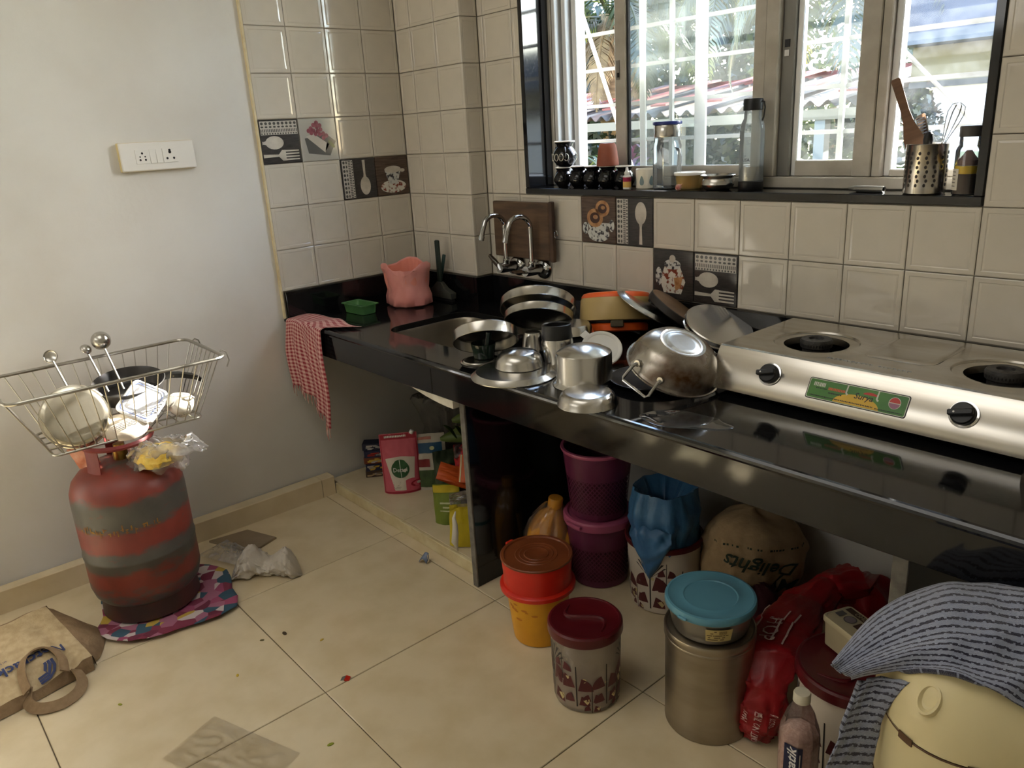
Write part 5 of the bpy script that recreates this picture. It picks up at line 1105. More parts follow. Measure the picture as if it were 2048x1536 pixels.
b = MB(); b.loft([[(x, y, z) for x, y in rrect(-.058-i, -.039-i, .058+i, .039+i, .011, 4)] for i, z in ((0, .0615), (.0015, .063), (.0015, .073), (0, .076), (-.003, .0762), (-.004, .075))], True, True, True); ld = b.build('lid', cbm, t)
b = MB(); zz = .0763
q = lambda x0, y0, x1, y1, mi, k=0: b.poly([(x0, y0, zz+k*.0002), (x1, y0, zz+k*.0002), (x1, y1, zz+k*.0002), (x0, y1, zz+k*.0002)], mi)
q(-.05, .018, .052, .034, 0); b.text('OMLITE', .0155, lambda x, y: (x+.0, y+.026, zz+.0004), 1); q(-.05, -.012, -.034, .01, 2); b.disc((-.014, 0, zz), .0145, 20, 2); b.disc((-.014, 0, zz+.0002), .012, 20, 3); q(.006, -.012, .028, .012, 0); q(.034, -.01, .05, .008, 2); b.build('lid_print', [mat('print_dark_brown', (66, 44, 34), .5), cbm, mat('print_slate', (92, 88, 88), .5), mat('print_grey_mauve', (140, 128, 130), .5)], ld, smooth=0)
# salt bottle
t = thing('salt_bottle', 'clear ridged plastic bottle of pink salt with a white cap, blue Pratik label', 'bottle', (2.2, -.712, 0), rz=face(.72, -.7))
sqb = lambda a: 1/max(abs(math.cos(a)), abs(math.sin(a)), .86*(abs(math.cos(a))+abs(math.sin(a)))/1.17)
b = MB(); b.lathe([(0, 0), (.034, 0), (.038, .004), (.0395, .02), (.0385, .06), (.0395, .1), (.0395, .178), (.037, .2), (.026, .238), (.0155, .258), (.0145, .268)], 48, sq=sqb); b.build('bottle', clear('pet_plastic', (254, 252, 252), .08, (236, 224, 220), 1.6, .05, 12, .6), t, smooth=25)
b = MB(); b.lathe([(0, .003), (.035, .004), (.037, .06), (.037, .14), (.036, .185), (.02, .2), (0, .205)], 36, sq=sqb); b.build('pink_salt', mat('pink_salt', (232, 200, 190), .8, col2=(212, 172, 160), scale=120, bump=.3, bscale=200), t, smooth=25)
b = MB(); b.lathe([(.0162, .262), (.0172, .263), (.0172, .28), (.0155, .284), (0, .2845)], 28, sq=lambda a: 1+.015*math.cos(28*a)); b.build('cap', mat('ivory_cap', (214, 206, 184), .4), t)
def sbf(x, z, off=.0014):
    a = -PI/2-.55+x/.046; r = (.0395 if z > .1 else .0388)*sqb(a)+off; return (r*math.cos(a), r*math.sin(a), z)
b = MB(); b.grid(lambda u, v: sbf(-.024+.044*u, .085+.09*v), 12, 4, 0); b.grid(lambda u, v: sbf(-.024+.044*u, .03+.0545*v), 12, 4, 1)
b.grid(lambda u, v: sbf(.0135+.002*u, .09+.07*v, .0018), 1, 2, 1)
b.text('Pratik', .034, lambda x, y: sbf(-.004-y*.95, .13+x, .0019), 2, .25, bold=.0006)
for k in range(7): b.grid(lambda u, v: sbf(-.02+.034*u*(1-.1*(k % 3)), .036+k*.006+.002*v, .0017), 6, 1, 0)
b.build('label', [mat('navy_label', (22, 26, 62), .4), mat('white_label', (196, 192, 190), .5), mat('label_white_ink', (226, 224, 222), .5)], t, smooth=0)
# cream appliance with the striped towel
t = thing('rice_cooker', 'cream coloured domed rice cooker at the right edge, towel thrown over it', 'cooker', (2.515, -.735, 0), rz=face(.55, -.83))
cr_m = mat('cream_enamel', (222, 208, 162), .3, col2=(214, 199, 152), scale=5)
se = lambda a: 1/((abs(math.cos(a))**2.7+abs(math.sin(a))**2.7)**(1/2.7))
b = MB(); b.lathe([(0, .004), (.12, .0), (.135, .004), (.148, .05), (.153, .13), (.152, .205)], 64, sq=se); b.build('body', cr_m, t)
b = MB(); b.lathe([(.152, .2065), (.1535, .208), (.152, .24), (.146, .275), (.13, .31), (.1, .336), (.06, .348), (0, .35)], 64, sq=se); b.build('lid', cr_m, t)
b = MB(); b.lathe([(.1545, .204), (.1552, .2055), (.1545, .2075)], 64, sq=se); b.build('seam', mat('seam_brown', (88, 62, 40), .6), t)
b = MB()
for a in (-2.55, -1.95, -1.1, -.35):
    b.loft([[((.1548+o_)*se(q)*math.cos(q), (.1548+o_)*se(q)*math.sin(q), z) for o_, z in ((0, .2), (.0022, .2), (.0022, .2115), (0, .2115))] for q in [a+.03*k for k in range(6)]], True, True, True)
b.build('seam_tabs', MATS['seam_brown'], t, smooth=0)
def lid_pt(a, z0):
    import bisect; zs = [.2065, .24, .275, .31, .336, .348, .35]; rs = [.152, .152, .146, .13, .1, .06, .0]
    k = max(0, min(5, bisect.bisect(zs, z0)-1)); f = (z0-zs[k])/(zs[k+1]-zs[k]); return (rs[k]+(rs[k+1]-rs[k])*f)*se(a)
b = MB(); c_ = Vector((lid_pt(-2.35, .285)*math.cos(-2.35), lid_pt(-2.35, .285)*math.sin(-2.35), .285)); nrm = Vector((math.cos(-2.35), math.sin(-2.35), .75)).normalized(); uu = nrm.orthogonal().normalized(); vv = nrm.cross(uu)
b.loft([[c_+uu*r*1.25*math.cos(q)+vv*r*.85*math.sin(q)+nrm*o_ for q in [2*PI*k/24 for k in range(24)]] for r, o_ in ((.021, -.004), (.019, .004), (.016, .0045), (.012, -.001), (.004, -.003))], True, False, True); b.build('vent_dimple', cr_m, t)
b = MB(); b.loft([[( (.1525+o_)*math.cos(q)*se(q), (.1525+o_)*math.sin(q)*se(q), .10+.062*math.sin(w_)) for w_ in [2*PI*k/28 for k in range(28)] for q in [-1.57+.55*math.cos(w_)]] for o_ in (.0005, .006, .007)], True, False, True); b.build('front_panel', cr_m, t)
# striped towel
def stripe_mat():
    m = bpy.data.materials.new('striped_terry'); m.use_nodes = True; n = m.node_tree.nodes; l = m.node_tree.links; p = n['Principled BSDF']; p.inputs['Roughness'].default_value = .95; p.inputs['Sheen Weight'].default_value = .4
    tc = n.new('ShaderNodeTexCoord'); sx = n.new('ShaderNodeSeparateXYZ'); l.new(tc.outputs['UV'], sx.inputs[0])
    ns = n.new('ShaderNodeTexNoise'); ns.inputs['Scale'].default_value = 60; l.new(tc.outputs['UV'], ns.inputs['Vector'])
    def mth(op, a, b_=None):
        q = n.new('ShaderNodeMath'); q.operation = op
        for k, v in ((0, a), (1, b_)):
            if v is None: continue
            if isinstance(v, (int, float)): q.inputs[k].default_value = v
            else: l.new(v, q.inputs[k])
        return q.outputs[0]
    wob = mth('MULTIPLY', ns.outputs['Fac'], .012); s_ = mth('FRACT', mth('MULTIPLY', mth('ADD', sx.outputs[1], wob), 32)); dark = mth('LESS_THAN', s_, .36)
    dash = mth('GREATER_THAN', mth('FRACT', mth('ADD', mth('MULTIPLY', sx.outputs[0], 9), mth('MULTIPLY', mth('FLOOR', mth('MULTIPLY', sx.outputs[1], 32)), .37))), .12)
    fac = mth('MULTIPLY', dark, dash)
    x = n.new('ShaderNodeMix'); x.data_type = 'RGBA'; x.inputs[6].default_value = lin((140, 146, 166)); x.inputs[7].default_value = lin((34, 34, 56)); l.new(fac, x.inputs[0]); l.new(x.outputs[2], p.inputs['Base Color'])
    t2 = n.new('ShaderNodeTexNoise'); t2.inputs['Scale'].default_value = 700; l.new(tc.outputs['Object'], t2.inputs['Vector']); bp = n.new('ShaderNodeBump'); bp.inputs['Strength'].default_value = .7; bp.inputs['Distance'].default_value = .004; l.new(t2.outputs['Fac'], bp.inputs['Height']); l.new(bp.outputs[0], p.inputs['Normal'])
    return m
st_m = stripe_mat()
t = thing('striped_towel', 'grey blue terry towel with dark stripes thrown over the cream rice cooker', 'towel', (0, 0, 0))
def net_grid(net, fold=.0, seed=0):
    """smooth sheet through a net of points"""
    net = [[Vector(p) for p in r] for r in net]; nr, nc = len(net), len(net[0])
    def cr(P, f):
        i = min(int(f), len(P)-2); t_ = f-i; p0, p1, p2, p3 = P[max(i-1, 0)], P[i], P[i+1], P[min(i+2, len(P)-1)]
        return .5*((2*p1)+(p2-p0)*t_+(2*p0-5*p1+4*p2-p3)*t_*t_+(3*p1-p0-3*p2+p3)*t_**3)
    def fn(u, v):
        p = cr([cr(r, u*(nc-1)) for r in net], v*(nr-1)); n_ = nz((u*7, v*5, seed))*fold+nz((u*3+v*6, v*2, seed+3))*fold
        return (p.x+n_*.5, p.y-n_*.5, p.z+n_)
    return fn
def off(net, k, dz, c=(2.54, -.79)):
    return [[(c[0]+(x-c[0])*k, c[1]+(y-c[1])*k, z+dz) for x, y, z in r] for r in net]
nu, nv = 80, 48; b = MB(); b.grid(net_grid(off([[(2.345,-.87,.50),(2.365,-.73,.545),(2.45,-.635,.57),(2.55,-.60,.585),(2.64,-.59,.57),(2.74,-.58,.54)],
  [(2.375,-.957,.577),(2.385,-.838,.612),(2.443,-.768,.66),(2.50,-.738,.672),(2.57,-.745,.692),(2.64,-.70,.675)],
  [(2.388,-.958,.566),(2.44,-.90,.612),(2.506,-.876,.656),(2.566,-.854,.664),(2.614,-.832,.66),(2.67,-.785,.64)],
  [(2.402,-.946,.552),(2.465,-.924,.596),(2.515,-.925,.622),(2.567,-.922,.624),(2.622,-.908,.613),(2.684,-.865,.585)]], 1.025, .009), .011, 4), nu, nv)
o = b.build('towel', st_m, t, smooth=80); setuv(o, [(i/nu*1.2, j/nv*.75) for j in range(nv+1) for i in range(nu+1)]); solid(o, .007, 1)
nu, nv = 24, 50; b = MB(); b.grid(net_grid([[(2.409,-.939,.556),(2.432,-.92,.567),(2.474,-.93,.588)],[(2.401,-.95,.504),(2.417,-.93,.51),(2.447,-.925,.518)],[(2.389,-.964,.436),(2.408,-.938,.436),(2.434,-.918,.437)],[(2.374,-.98,.356),(2.40,-.948,.353),(2.428,-.908,.344)],[(2.37,-.985,.29),(2.395,-.95,.287),(2.42,-.91,.28)]], .004, 9), nu, nv)
o = b.build('hanging_end', st_m, t, smooth=80); setuv(o, [(i/nu*.3, j/nv*.6+.1) for j in range(nv+1) for i in range(nu+1)]); solid(o, .006, 1)
cooker = [x for x in bpy.data.objects if x.name == 'rice_cooker'][0]; cooker.location = (2.54, -.79, .3)
t = thing('stool', 'low square stool under the cream rice cooker, cut off by the picture edge', 'stool', (2.54, -.79, 0), rz=.85)
st_w = mat('stool_wood', (120, 92, 62), .5, col2=(96, 72, 48), scale=7, stretch=(1, 9, 1))
MB().box((-.15, -.15, .275), (.15, .15, .2995), bev=.004).build('seat', st_w, t)
for sx in (-1, 1):
    for sy in (-1, 1): MB().box((sx*.125-.016, sy*.125-.016, 0), (sx*.125+.016, sy*.125+.016, .2748), bev=.002).build('leg', st_w, t)

# ------------------------------------------------------------------ gas cylinder with the wire basket on it
t = thing('gas_cylinder', 'worn red and grey gas cylinder standing on a floral cloth by the left wall', 'cylinder', (.322, -1.465, .012))
def cyl_mat():
    m = bpy.data.materials.new('worn_red_paint'); m.use_nodes = True; n = m.node_tree.nodes; l = m.node_tree.links; p = n['Principled BSDF']; p.inputs['Roughness'].default_value = .42
    tc = n.new('ShaderNodeTexCoord'); sx = n.new('ShaderNodeSeparateXYZ'); l.new(tc.outputs['Object'], sx.inputs[0])
    mp = n.new('ShaderNodeMapping'); mp.inputs['Scale'].default_value = (2.2, 2.2, 5); l.new(tc.outputs['Object'], mp.inputs[0])
    t1 = n.new('ShaderNodeTexNoise'); t1.inputs['Scale'].default_value = 3.4; t1.inputs['Detail'].default_value = 8; t1.inputs['Roughness'].default_value = .65; l.new(mp.outputs[0], t1.inputs['Vector'])
    # worn belts where cylinders rub together
    cr_ = n.new('ShaderNodeValToRGB'); e = cr_.color_ramp; e.interpolation = 'LINEAR'
    stops = [(0, .62), (.2, .55), (.28, .3), (.36, .42), (.42, .62), (.47, .6), (.53, .3), (.62, .32), (.70, .66), (.80, .62), (.87, .3), (1, .4)]
    while len(e.elements) < len(stops): e.elements.new(.5)
    for q, (po, va) in zip(e.elements, stops): q.position = po; q.color = (va, va, va, 1)
    mz = n.new('ShaderNodeMath'); mz.operation = 'MULTIPLY'; mz.inputs[1].default_value = 2.0; l.new(sx.outputs[2], mz.inputs[0]); l.new(mz.outputs[0], cr_.inputs[0])
    ad = n.new('ShaderNodeMath'); ad.operation = 'ADD'; l.new(cr_.outputs[0], ad.inputs[0]); l.new(t1.outputs['Fac'], ad.inputs[1])
    r = n.new('ShaderNodeMapRange'); r.inputs[1].default_value = .9; r.inputs[2].default_value = 1.05; l.new(ad.outputs[0], r.inputs[0])
    t2 = n.new('ShaderNodeTexNoise'); t2.inputs['Scale'].default_value = 14; t2.inputs['Detail'].default_value = 6; l.new(tc.outputs['Object'], t2.inputs['Vector'])
    rd = n.new('ShaderNodeMix'); rd.data_type = 'RGBA'; rd.inputs[6].default_value = lin((140, 58, 44)); rd.inputs[7].default_value = lin((96, 42, 36)); l.new(t2.outputs['Fac'], rd.inputs[0])
    gy = n.new('ShaderNodeMix'); gy.data_type = 'RGBA'; gy.inputs[6].default_value = lin((92, 88, 80)); gy.inputs[7].default_value = lin((60, 58, 54)); l.new(t2.outputs['Fac'], gy.inputs[0])
    x = n.new('ShaderNodeMix'); x.data_type = 'RGBA'; l.new(r.outputs[0], x.inputs[0]); l.new(rd.outputs[2], x.inputs[6]); l.new(gy.outputs[2], x.inputs[7]); l.new(x.outputs[2], p.inputs['Base Color'])
    return m
cy_m = cyl_mat(); red_g = mat('guard_red', (128, 48, 46), .5, col2=(108, 38, 38), scale=8, stretch=(3, 3, 1))
b = MB(); b.lathe([(0, .05), (.14, .052), (.158, .075), (.1655, .105), (.1655, .205), (.1675, .208), (.1675, .216), (.1655, .219), (.1655, .39), (.163, .42), (.152, .45), (.13, .474), (.1, .49), (.05, .5), (0, .502)], 72); b.build('body', cy_m, t)
b = MB(); b.lathe([(.128, .0), (.146, .0), (.148, .003), (.144, .045), (.146, .062), (.138, .062), (.134, .045), (.128, .002)], 56); b.disc((.0, -.1465, .028), .006, 10, 1, (1, 0, 0), (0, 0, 1)); b.build('foot_ring', [mat('foot_ring_dark', (84, 50, 42), .5, col2=(62, 44, 38), scale=12), black_m], t)
for k, a in enumerate((-1.15, .95, 3.04)):
    b = MB(); h_ = .28; b.loft([[(r*math.cos(q), r*math.sin(q), z) for q in (a-h_, a-h_/2, a, a+h_/2, a+h_)] + [((r-.004)*math.cos(q), (r-.004)*math.sin(q), z) for q in (a+h_, a+h_/2, a, a-h_/2, a-h_)] for r, z in ((.104, .482), (.1, .53), (.1, .572))], True, True, True); b.build('guard_stay', red_g, t, smooth=30)
b = MB(); b.lathe([(.095, .56), (.102, .558), (.106, .566), (.102, .574), (.095, .572), (.092, .566), (.095, .56)], 48); b.build('guard_ring', red_g, t)
b = MB(); b.lathe([(0, .5), (.022, .5), (.022, .53), (.016, .535), (.016, .55), (0, .552)], 20); b.build('valve', mat('brass', (150, 120, 60), .35, 1), t)
def cyf(x, y, a0, z0): a = a0+x/.166; return (.1668*math.cos(a), .1668*math.sin(a), z0+y)
b = MB(); R = random.Random(2); x = -.115
while x < .13:        # worn yellow stencil lettering, no longer legible
    w_ = R.uniform(.006, .012)
    if R.random() > .12:
        for q in range(R.randint(2, 3)):
            x0, y0 = x+R.uniform(0, w_*.7), R.uniform(-.008, .010); ww, hh = (R.uniform(.003, .0045), R.uniform(.012, .024)) if q % 2 else (R.uniform(.006, .011), R.uniform(.003, .005))
            b.poly([cyf(p, r_+.0, -.62, .328) for p, r_ in ((x0, y0-hh/2), (x0+ww, y0-hh/2), (x0+ww, y0+hh/2), (x0, y0+hh/2))])
    x += w_+.003
b.build('yellow_lettering', mat('faded_yellow', (148, 108, 36), .6, col2=(110, 62, 38), scale=60), t, smooth=0)
b = MB(); b.lathe([(0, -.004), (.012, -.004), (.014, 0), (.013, .008), (.009, .012), (0, .012)], 20); b.build('white_cap', wplastic_m, t, loc=(.055, .152, .435), rot=up((.3, .95, .15)))
# floral cloth under it
def flower_mat():
    m = bpy.data.materials.new('floral_cotton'); m.use_nodes = True; n = m.node_tree.nodes; l = m.node_tree.links; p = n['Principled BSDF']; p.inputs['Roughness'].default_value = .9
    tc = n.new('ShaderNodeTexCoord'); v = n.new('ShaderNodeTexVoronoi'); v.inputs['Scale'].default_value = 27; l.new(tc.outputs['Object'], v.inputs['Vector'])
    r = n.new('ShaderNodeValToRGB'); e = r.color_ramp; e.interpolation = 'CONSTANT'
    stops = [(0, (120, 44, 66)), (.2, (156, 96, 118)), (.36, (196, 182, 178)), (.5, (104, 36, 58)), (.62, (52, 82, 98)), (.78, (182, 152, 62)), (.9, (150, 70, 100))]
    while len(e.elements) < len(stops): e.elements.new(.5)
    for q, (po, c) in zip(e.elements, stops): q.position = po; q.color = lin(c)
    s_ = n.new('ShaderNodeSeparateColor'); l.new(v.outputs['Color'], s_.inputs[0]); l.new(s_.outputs[0], r.inputs[0])
    x = n.new('ShaderNodeMix'); x.data_type = 'RGBA'; x.inputs[7].default_value = lin((70, 26, 40)); mr = n.new('ShaderNodeMapRange'); mr.inputs[1].default_value = .02; mr.inputs[2].default_value = .012; l.new(v.outputs['Distance'], mr.inputs[0]); l.new(mr.outputs[0], x.inputs[0]); l.new(r.outputs[0], x.inputs[6]); l.new(x.outputs[2], p.inputs['Base Color'])
    return m
t = thing('floral_cloth', 'crumpled magenta floral cloth spread under the gas cylinder', 'cloth', (.40, -1.45, 0))
edge = [(.33, -1.62), (.40, -1.66), (.47, -1.645), (.53, -1.595), (.565, -1.53), (.575, -1.46), (.59, -1.40), (.60, -1.345), (.585, -1.285), (.53, -1.26), (.47, -1.255), (.40, -1.23), (.34, -1.22), (.26, -1.25), (.2, -1.3), (.15, -1.4), (.15, -1.52), (.22, -1.6)]
def clo(u, v):
    f = u*len(edge); i = int(f) % len(edge); a, c = edge[i], edge[(i+1) % len(edge)]; t_ = f-int(f); x, y = a[0]+(c[0]-a[0])*t_, a[1]+(c[1]-a[1])*t_
    r = .4+.6*v; x, y = .32+(x-.32)*r, -1.465+(y+1.465)*r; w_ = max(0, (v-.35)/.65)
    return (x-.4, y+1.45, .002+.006*min(1, v*2)+w_*(.006+.022*abs(nz((x*14, y*14, 3)))*(1-.75*v)))
b = MB(); b.grid(clo, 120, 16, wrap=True); o = b.build('cloth', flower_mat(), t, smooth=80); solid(o, .0018, 1)
# wire basket
wire_m = mat('basket_wire', (172, 168, 158), .28, 1)
t = thing('wire_basket', 'steel wire dish basket balanced on top of the gas cylinder', 'basket', (.255, -1.432, .5875))
x0, x1, y0, y1 = -.185, .185, -.308, .302; bx0, bx1, by0, by1 = -.14, .122, -.215, .215; H = .197
def rp(q, z, i=0): return [(x, y, z) for x, y in q]
RT = rrect(x0, y0, x1, y1, .035, 5); RB = rrect(bx0, by0, bx1, by1, .02, 4)
b = MB(); b.tube(rp(RT, H), .0055, 10, closed=True); b.build('rim', wire_m, t)
b = MB(); b.tube(rp(RB, .004), .004, 8, closed=True); b.build('base_ring', wire_m, t)
b = MB()
for k in range(14):
    f = (k+.5)/14; 
    for xa, xb in ((x0, bx0), (x1, bx1)): b.tube([(xa, y0+(y1-y0)*(.06+.88*f), H), (xb, by0+(by1-by0)*(.03+.94*f), .004)], .0019, 6)
for k in range(8):
    f = (k+.5)/8
    for ya, yb_ in ((y0, by0), (y1, by1)): b.tube([(x0+(x1-x0)*(.1+.8*f), ya, H), (bx0+(bx1-bx0)*(.05+.9*f), yb_, .004)], .0019, 6)
for k in range(9): b.tube([(bx0, by0+(by1-by0)*(k+.5)/9, .004), (bx1, by0+(by1-by0)*(k+.5)/9, .004)], .0019, 6)
for k in range(3): b.tube([(bx0+(bx1-bx0)*(k+1)/4, by0, .0065), (bx0+(bx1-bx0)*(k+1)/4, by1, .0065)], .0026, 6)
b.build('wires', wire_m, t)
b = MB()
for yy, sgn in ((y0, -1), (y1, 1)):
    for xx in (-.12, .12): b.tube([(xx, yy, H), (xx, yy+sgn*.012, H+.008), (xx, yy+sgn*.024, H), (xx, yy+sgn*.03, H-.03), (xx, yy+sgn*.02, H-.05)], .0025, 6)
b.build('hooks', wire_m, t)
BZ = .597
ax = Vector((.93, -.2, .30)).normalized()
t = thing('cooking_pot', 'wide aluminium pot lying on its side in the basket, round base towards the room', 'pot', tuple(Vector((.335, -1.566, .682))-ax*.062), rot=up(ax))
b = MB(); b.lathe([(.094, .001), (.0965, 0), (.098, .001), (.0975, .003), (.094, .005), (.0935, .045), (.088, .058), (.08, .0625), (.075, .064), (0, .0645), (0, .0625), (.074, .062), (.091, .045), (.094, .001)], 60); b.build('pot', mat('bright_aluminium', (206, 200, 184), .22, .95, col2=(186, 178, 158), scale=4), t)
t = thing('frying_pan', 'dark frying pan with a long black handle in the back of the basket', 'pan', (.225, -1.375, .672), rot=up((.18, -.05, 1)))
dk = mat('dark_nonstick', (58, 56, 54), .28, .4)
b = MB(); b.lathe([(0, 0), (.085, 0), (.092, .004), (.106, .05), (.109, .053), (.107, .055), (.103, .05), (.089, .006), (.08, .004), (0, .0035)], 56); b.build('pan', dk, t)
P = [(.0, .1, .036), (0, .125, .036), (0, .16, .026), (0, .2, .008), (0, .225, -.012)]
b = MB(); b.loft([[(x-.011, y, z-.008), (x+.011, y, z-.008), (x+.011, y, z+.008), (x-.011, y, z+.008)] for x, y, z in P], True, True, True); b.build('handle', black_m, t, smooth=30)
for yy, zz in ((.135, .033), (.205, .004)): b = MB(); b.disc((.0113, yy, zz), .003, 10, 0, (0, 1, 0), (0, 0, 1)); b.build('rivet', chrome_m, t, smooth=0)
t = thing('food_box', 'white translucent lunch box with blue seal leaning in the middle of the basket', 'box', (.335, -1.372, .668), rot=up((.62, -.28, .62), .55))
b = MB(); r5 = lambda w_, z: [(x, y, z) for x, y in rrect(-w_, -w_, w_, w_, w_*.3, 5)]
b.loft([r5(.04, -.03), r5(.046, -.027), r5(.052, .012), r5(.058, .0125), r5(.059, .022), r5(.054, .0255), r5(.05, .0235), r5(.036, .0235), r5(.033, .026), r5(.0, .0262)], True, True, False); b.build('box', mat('milky_box', (226, 228, 234), .3, sss=.2), t)
b = MB(); b.loft([r5(.0475, .0238), r5(.0495, .0246), r5(.0475, .0252)], True); b.build('blue_seal', mat('pale_blue_seal', (130, 150, 214), .4), t)
t = thing('oval_dish', 'cream oval plastic dish upside down in front of the lunch box', 'dish', (.352, -1.447, .622), rot=up((.45, -.25, .85), .9))
b = MB(); b.lathe([(.048, -.012), (.05, -.013), (.051, -.011), (.046, .004), (.034, .015), (.018, .02), (0, .0205), (0, .018), (.03, .013), (.048, -.012)], 44); b.xf(Matrix.Scale(1.42, 4, (1, 0, 0))); b.build('dish', mat('cream_dish', (218, 208, 192), .28), t)
axc = Vector((-.35, .62, -.45)).normalized()
t = thing('patterned_cup', 'white cup with grey swirl pattern lying on its side at the right of the basket', 'cup', tuple(Vector((.315, -1.268, .638))-axc*.03), rot=up(axc))
b = MB(); b.lathe([(0, .003), (.016, .003), (.018, 0), (.02, .001), (.021, .004), (.03, .014), (.0375, .035), (.041, .06), (.0395, .0605), (.036, .036), (.028, .016), (0, .008)], 44); b.build('cup', mat('white_glaze', (228, 222, 206), .2), t)
b = MB()
for k in range(14):
    a = 2*PI*k/14; r = .0388; b.tube([((r+.0006)*math.cos(a+.13*math.cos(q)), (r+.0006)*math.sin(a+.13*math.cos(q)), .044+.006*math.sin(q)) for q in [5.0*i/9 for i in range(10)]], .0007, 5)
b.build('swirl_pattern', mat('grey_pattern', (120, 116, 108), .4), t)
b = MB(); b.tube([(.033, 0, .05), (.052, 0, .046), (.055, 0, .03), (.04, 0, .02), (.028, 0, .018)], .0032, 8); b.build('handle', MATS['white_glaze'], t)
t = thing('fork', 'small steel fork lying across the basket floor beside the cup', 'fork', (.34, -1.345, .607), rot=up((-.1, .5, .35)))
b = MB(); b.box((-.004, -.0008, -.07), (.004, .0008, .03)); b.loft([[(-w_, -.0008, z), (w_, -.0008, z), (w_, .0008, z), (-w_, .0008, z)] for w_, z in ((.004, .03), (.011, .045), (.011, .058))], True, False, True)
for k in range(4): b.box((-.0105+k*.006, -.0007, .0575), (-.0075+k*.006, .0007, .085))
b.build('fork', steel_m, t, smooth=0)
def ladle(name, label, base, tip, r, deep, fac):
    d = Vector(tip)-Vector(base); L = d.length
    t = thing(name, label, 'ladle' if deep > .4 else 'spoon', base, rot=up(d), group='serving spoons standing in the basket')
    b = MB(); b.tube([(0, 0, 0), (0, 0, L*.5), (0, 0, L-r*.8)], [.0055, .0042, .0035], 8); b.build('handle', steel_m, t)
    b = MB(); b.lathe([(0, -r*deep)]+[(r*math.sin(q), -r*deep*math.cos(q)) for q in [PI/2*k/8 for k in range(1, 9)]]+[(r*.96, .0005)]+[(r*.95*math.sin(q), -r*(deep-.05)*math.cos(q)) for q in [PI/2*k/8 for k in range(7, 0, -1)]]+[(0, -r*(deep-.05))], 32)
    lf = t.rotation_quaternion.inverted() @ Vector(fac); b.build('bowl', steel_m, t, loc=(0, 0, L), rot=up(lf)); return t
ladle('ladle', 'large round steel ladle, its bowl the highest thing over the basket rim', (.20, -1.37, BZ+.006), (.105, -1.402, .842), .03, .95, (-.85, .3, -.35))
ladle('ladle', 'small steel ladle just left of the large one', (.19, -1.41, BZ+.006), (.10, -1.45, .822), .018, .8, (-.5, -.3, -.6))
ladle('serving_spoon', 'steel serving spoon standing alone at the left of the basket', (.19, -1.51, BZ+.006), (.10, -1.552, .822), .021, .35, (.8, -.4, .3))
# bag of yellow noodles on the shoulder of the cylinder
t = thing('noodle_bag', 'clear plastic bag of yellow pasta lying on the right shoulder of the cylinder', 'bag', (.425, -1.385, .522), rz=face(.8, -.6))
b = MB(); sack([(.02, -.025), (.055, -.02), (.068, .0), (.06, .022), (.035, .032), (.01, .035)], 36, .006, 14, 3, b=b); b.build('pasta', mat('yellow_pasta', (236, 206, 104), .5, col2=(216, 176, 66), scale=40, bump=.6, bscale=70, sss=.2), t)
film = clear('bag_film', (252, 252, 252), .3, (238, 238, 240), 2.2, .08, 18, .95)
def nb(u, v):
    a = u*2*PI; r = .078*(1-.35*v)+.02*crease((math.cos(a), math.sin(a), v*2), 3); return (r*math.cos(a)*1.05+.09*v*v*1.0, r*math.sin(a)*.7, -.03+.10*math.sin(min(1, v*1.15)*PI*.62)+.018*nz((math.cos(a)*2, math.sin(a)*2, v*4))-.05*v*v)
b = MB(); b.grid(nb, 56, 30, wrap=True); b.build('film', film, t, smooth=40)
t = thing('orange_packet', 'orange and clear packet behind the red guard of the cylinder, on its left', 'packet', (.272, -1.545, .498), rz=.6, rot=up((.2, -.3, .9), .8))
pouch(.08, .075, .03, .004, 6, 14, 14).build('packet', mat('orange_film', (188, 92, 48), .35, col2=(214, 170, 150), scale=18), t)

# ------------------------------------------------------------------ on the floor at the left
jute = mat('jute_cloth', (190, 170, 134), .9, col2=(174, 153, 117), scale=50, bump=.2, bscale=160); juteb = mat('jute_brown', (146, 122, 92), .9, col2=(130, 106, 78), scale=40, bump=.2, bscale=140); blue_i = mat('navy_ink', (42, 54, 96), .7)
t = thing('jute_bag', 'beige jute carrier bag with navy Netcracker print fallen flat in the left corner', 'bag', (0, 0, 0))
def panel(u, v):
    A, B_, C_, D_ = Vector((.283, -1.757, .098)), Vector((.30, -2.02, .085)), Vector((.575, -1.708, .046)), Vector((.625, -1.985, .032))
    p = (A*(1-u)+B_*u)*(1-v)+(C_*(1-u)+D_*u)*v; p.z += .022*math.sin(PI*u)*math.sin(PI*v)+.012*nz((u*3, v*3, 5))-.018*math.exp(-((u-.18)/.06)**2)*v; return tuple(p)
b = MB(); b.grid(panel, 40, 40); 
def strip_(P0, P1, n=16, sag=.0, mi=1):
    b.grid(lambda u, v: tuple((Vector(P0(u))*(1-v)+Vector(P1(u))*v)+Vector((0, 0, sag*math.sin(PI*v)+.004*nz((u*5, v*5, 2))))), n, 8, mi)
strip_(lambda u: panel(0, u), lambda u: (.31+.17*min(1, u*1.25)-.0*u+.09*max(0, u-.5)*2, -1.72+.075*math.sin(PI*min(1, u*1.0+.12))+.02*u, .004), 20, .012)
strip_(lambda u: panel(u, 1), lambda u: tuple(Vector((.58, -1.71, .003))*(1-u)+Vector((.632, -1.985, .003))*u), 20, 0)
strip_(lambda u: panel(u, 0), lambda u: (.20+.02*u, -1.74-.27*u, .003), 20, .02)
strip_(lambda u: panel(1, u), lambda u: (.28+.34*u, -2.03, .003), 20, .01)
b.build('bag', [jute, juteb], t, smooth=50, fix=True)
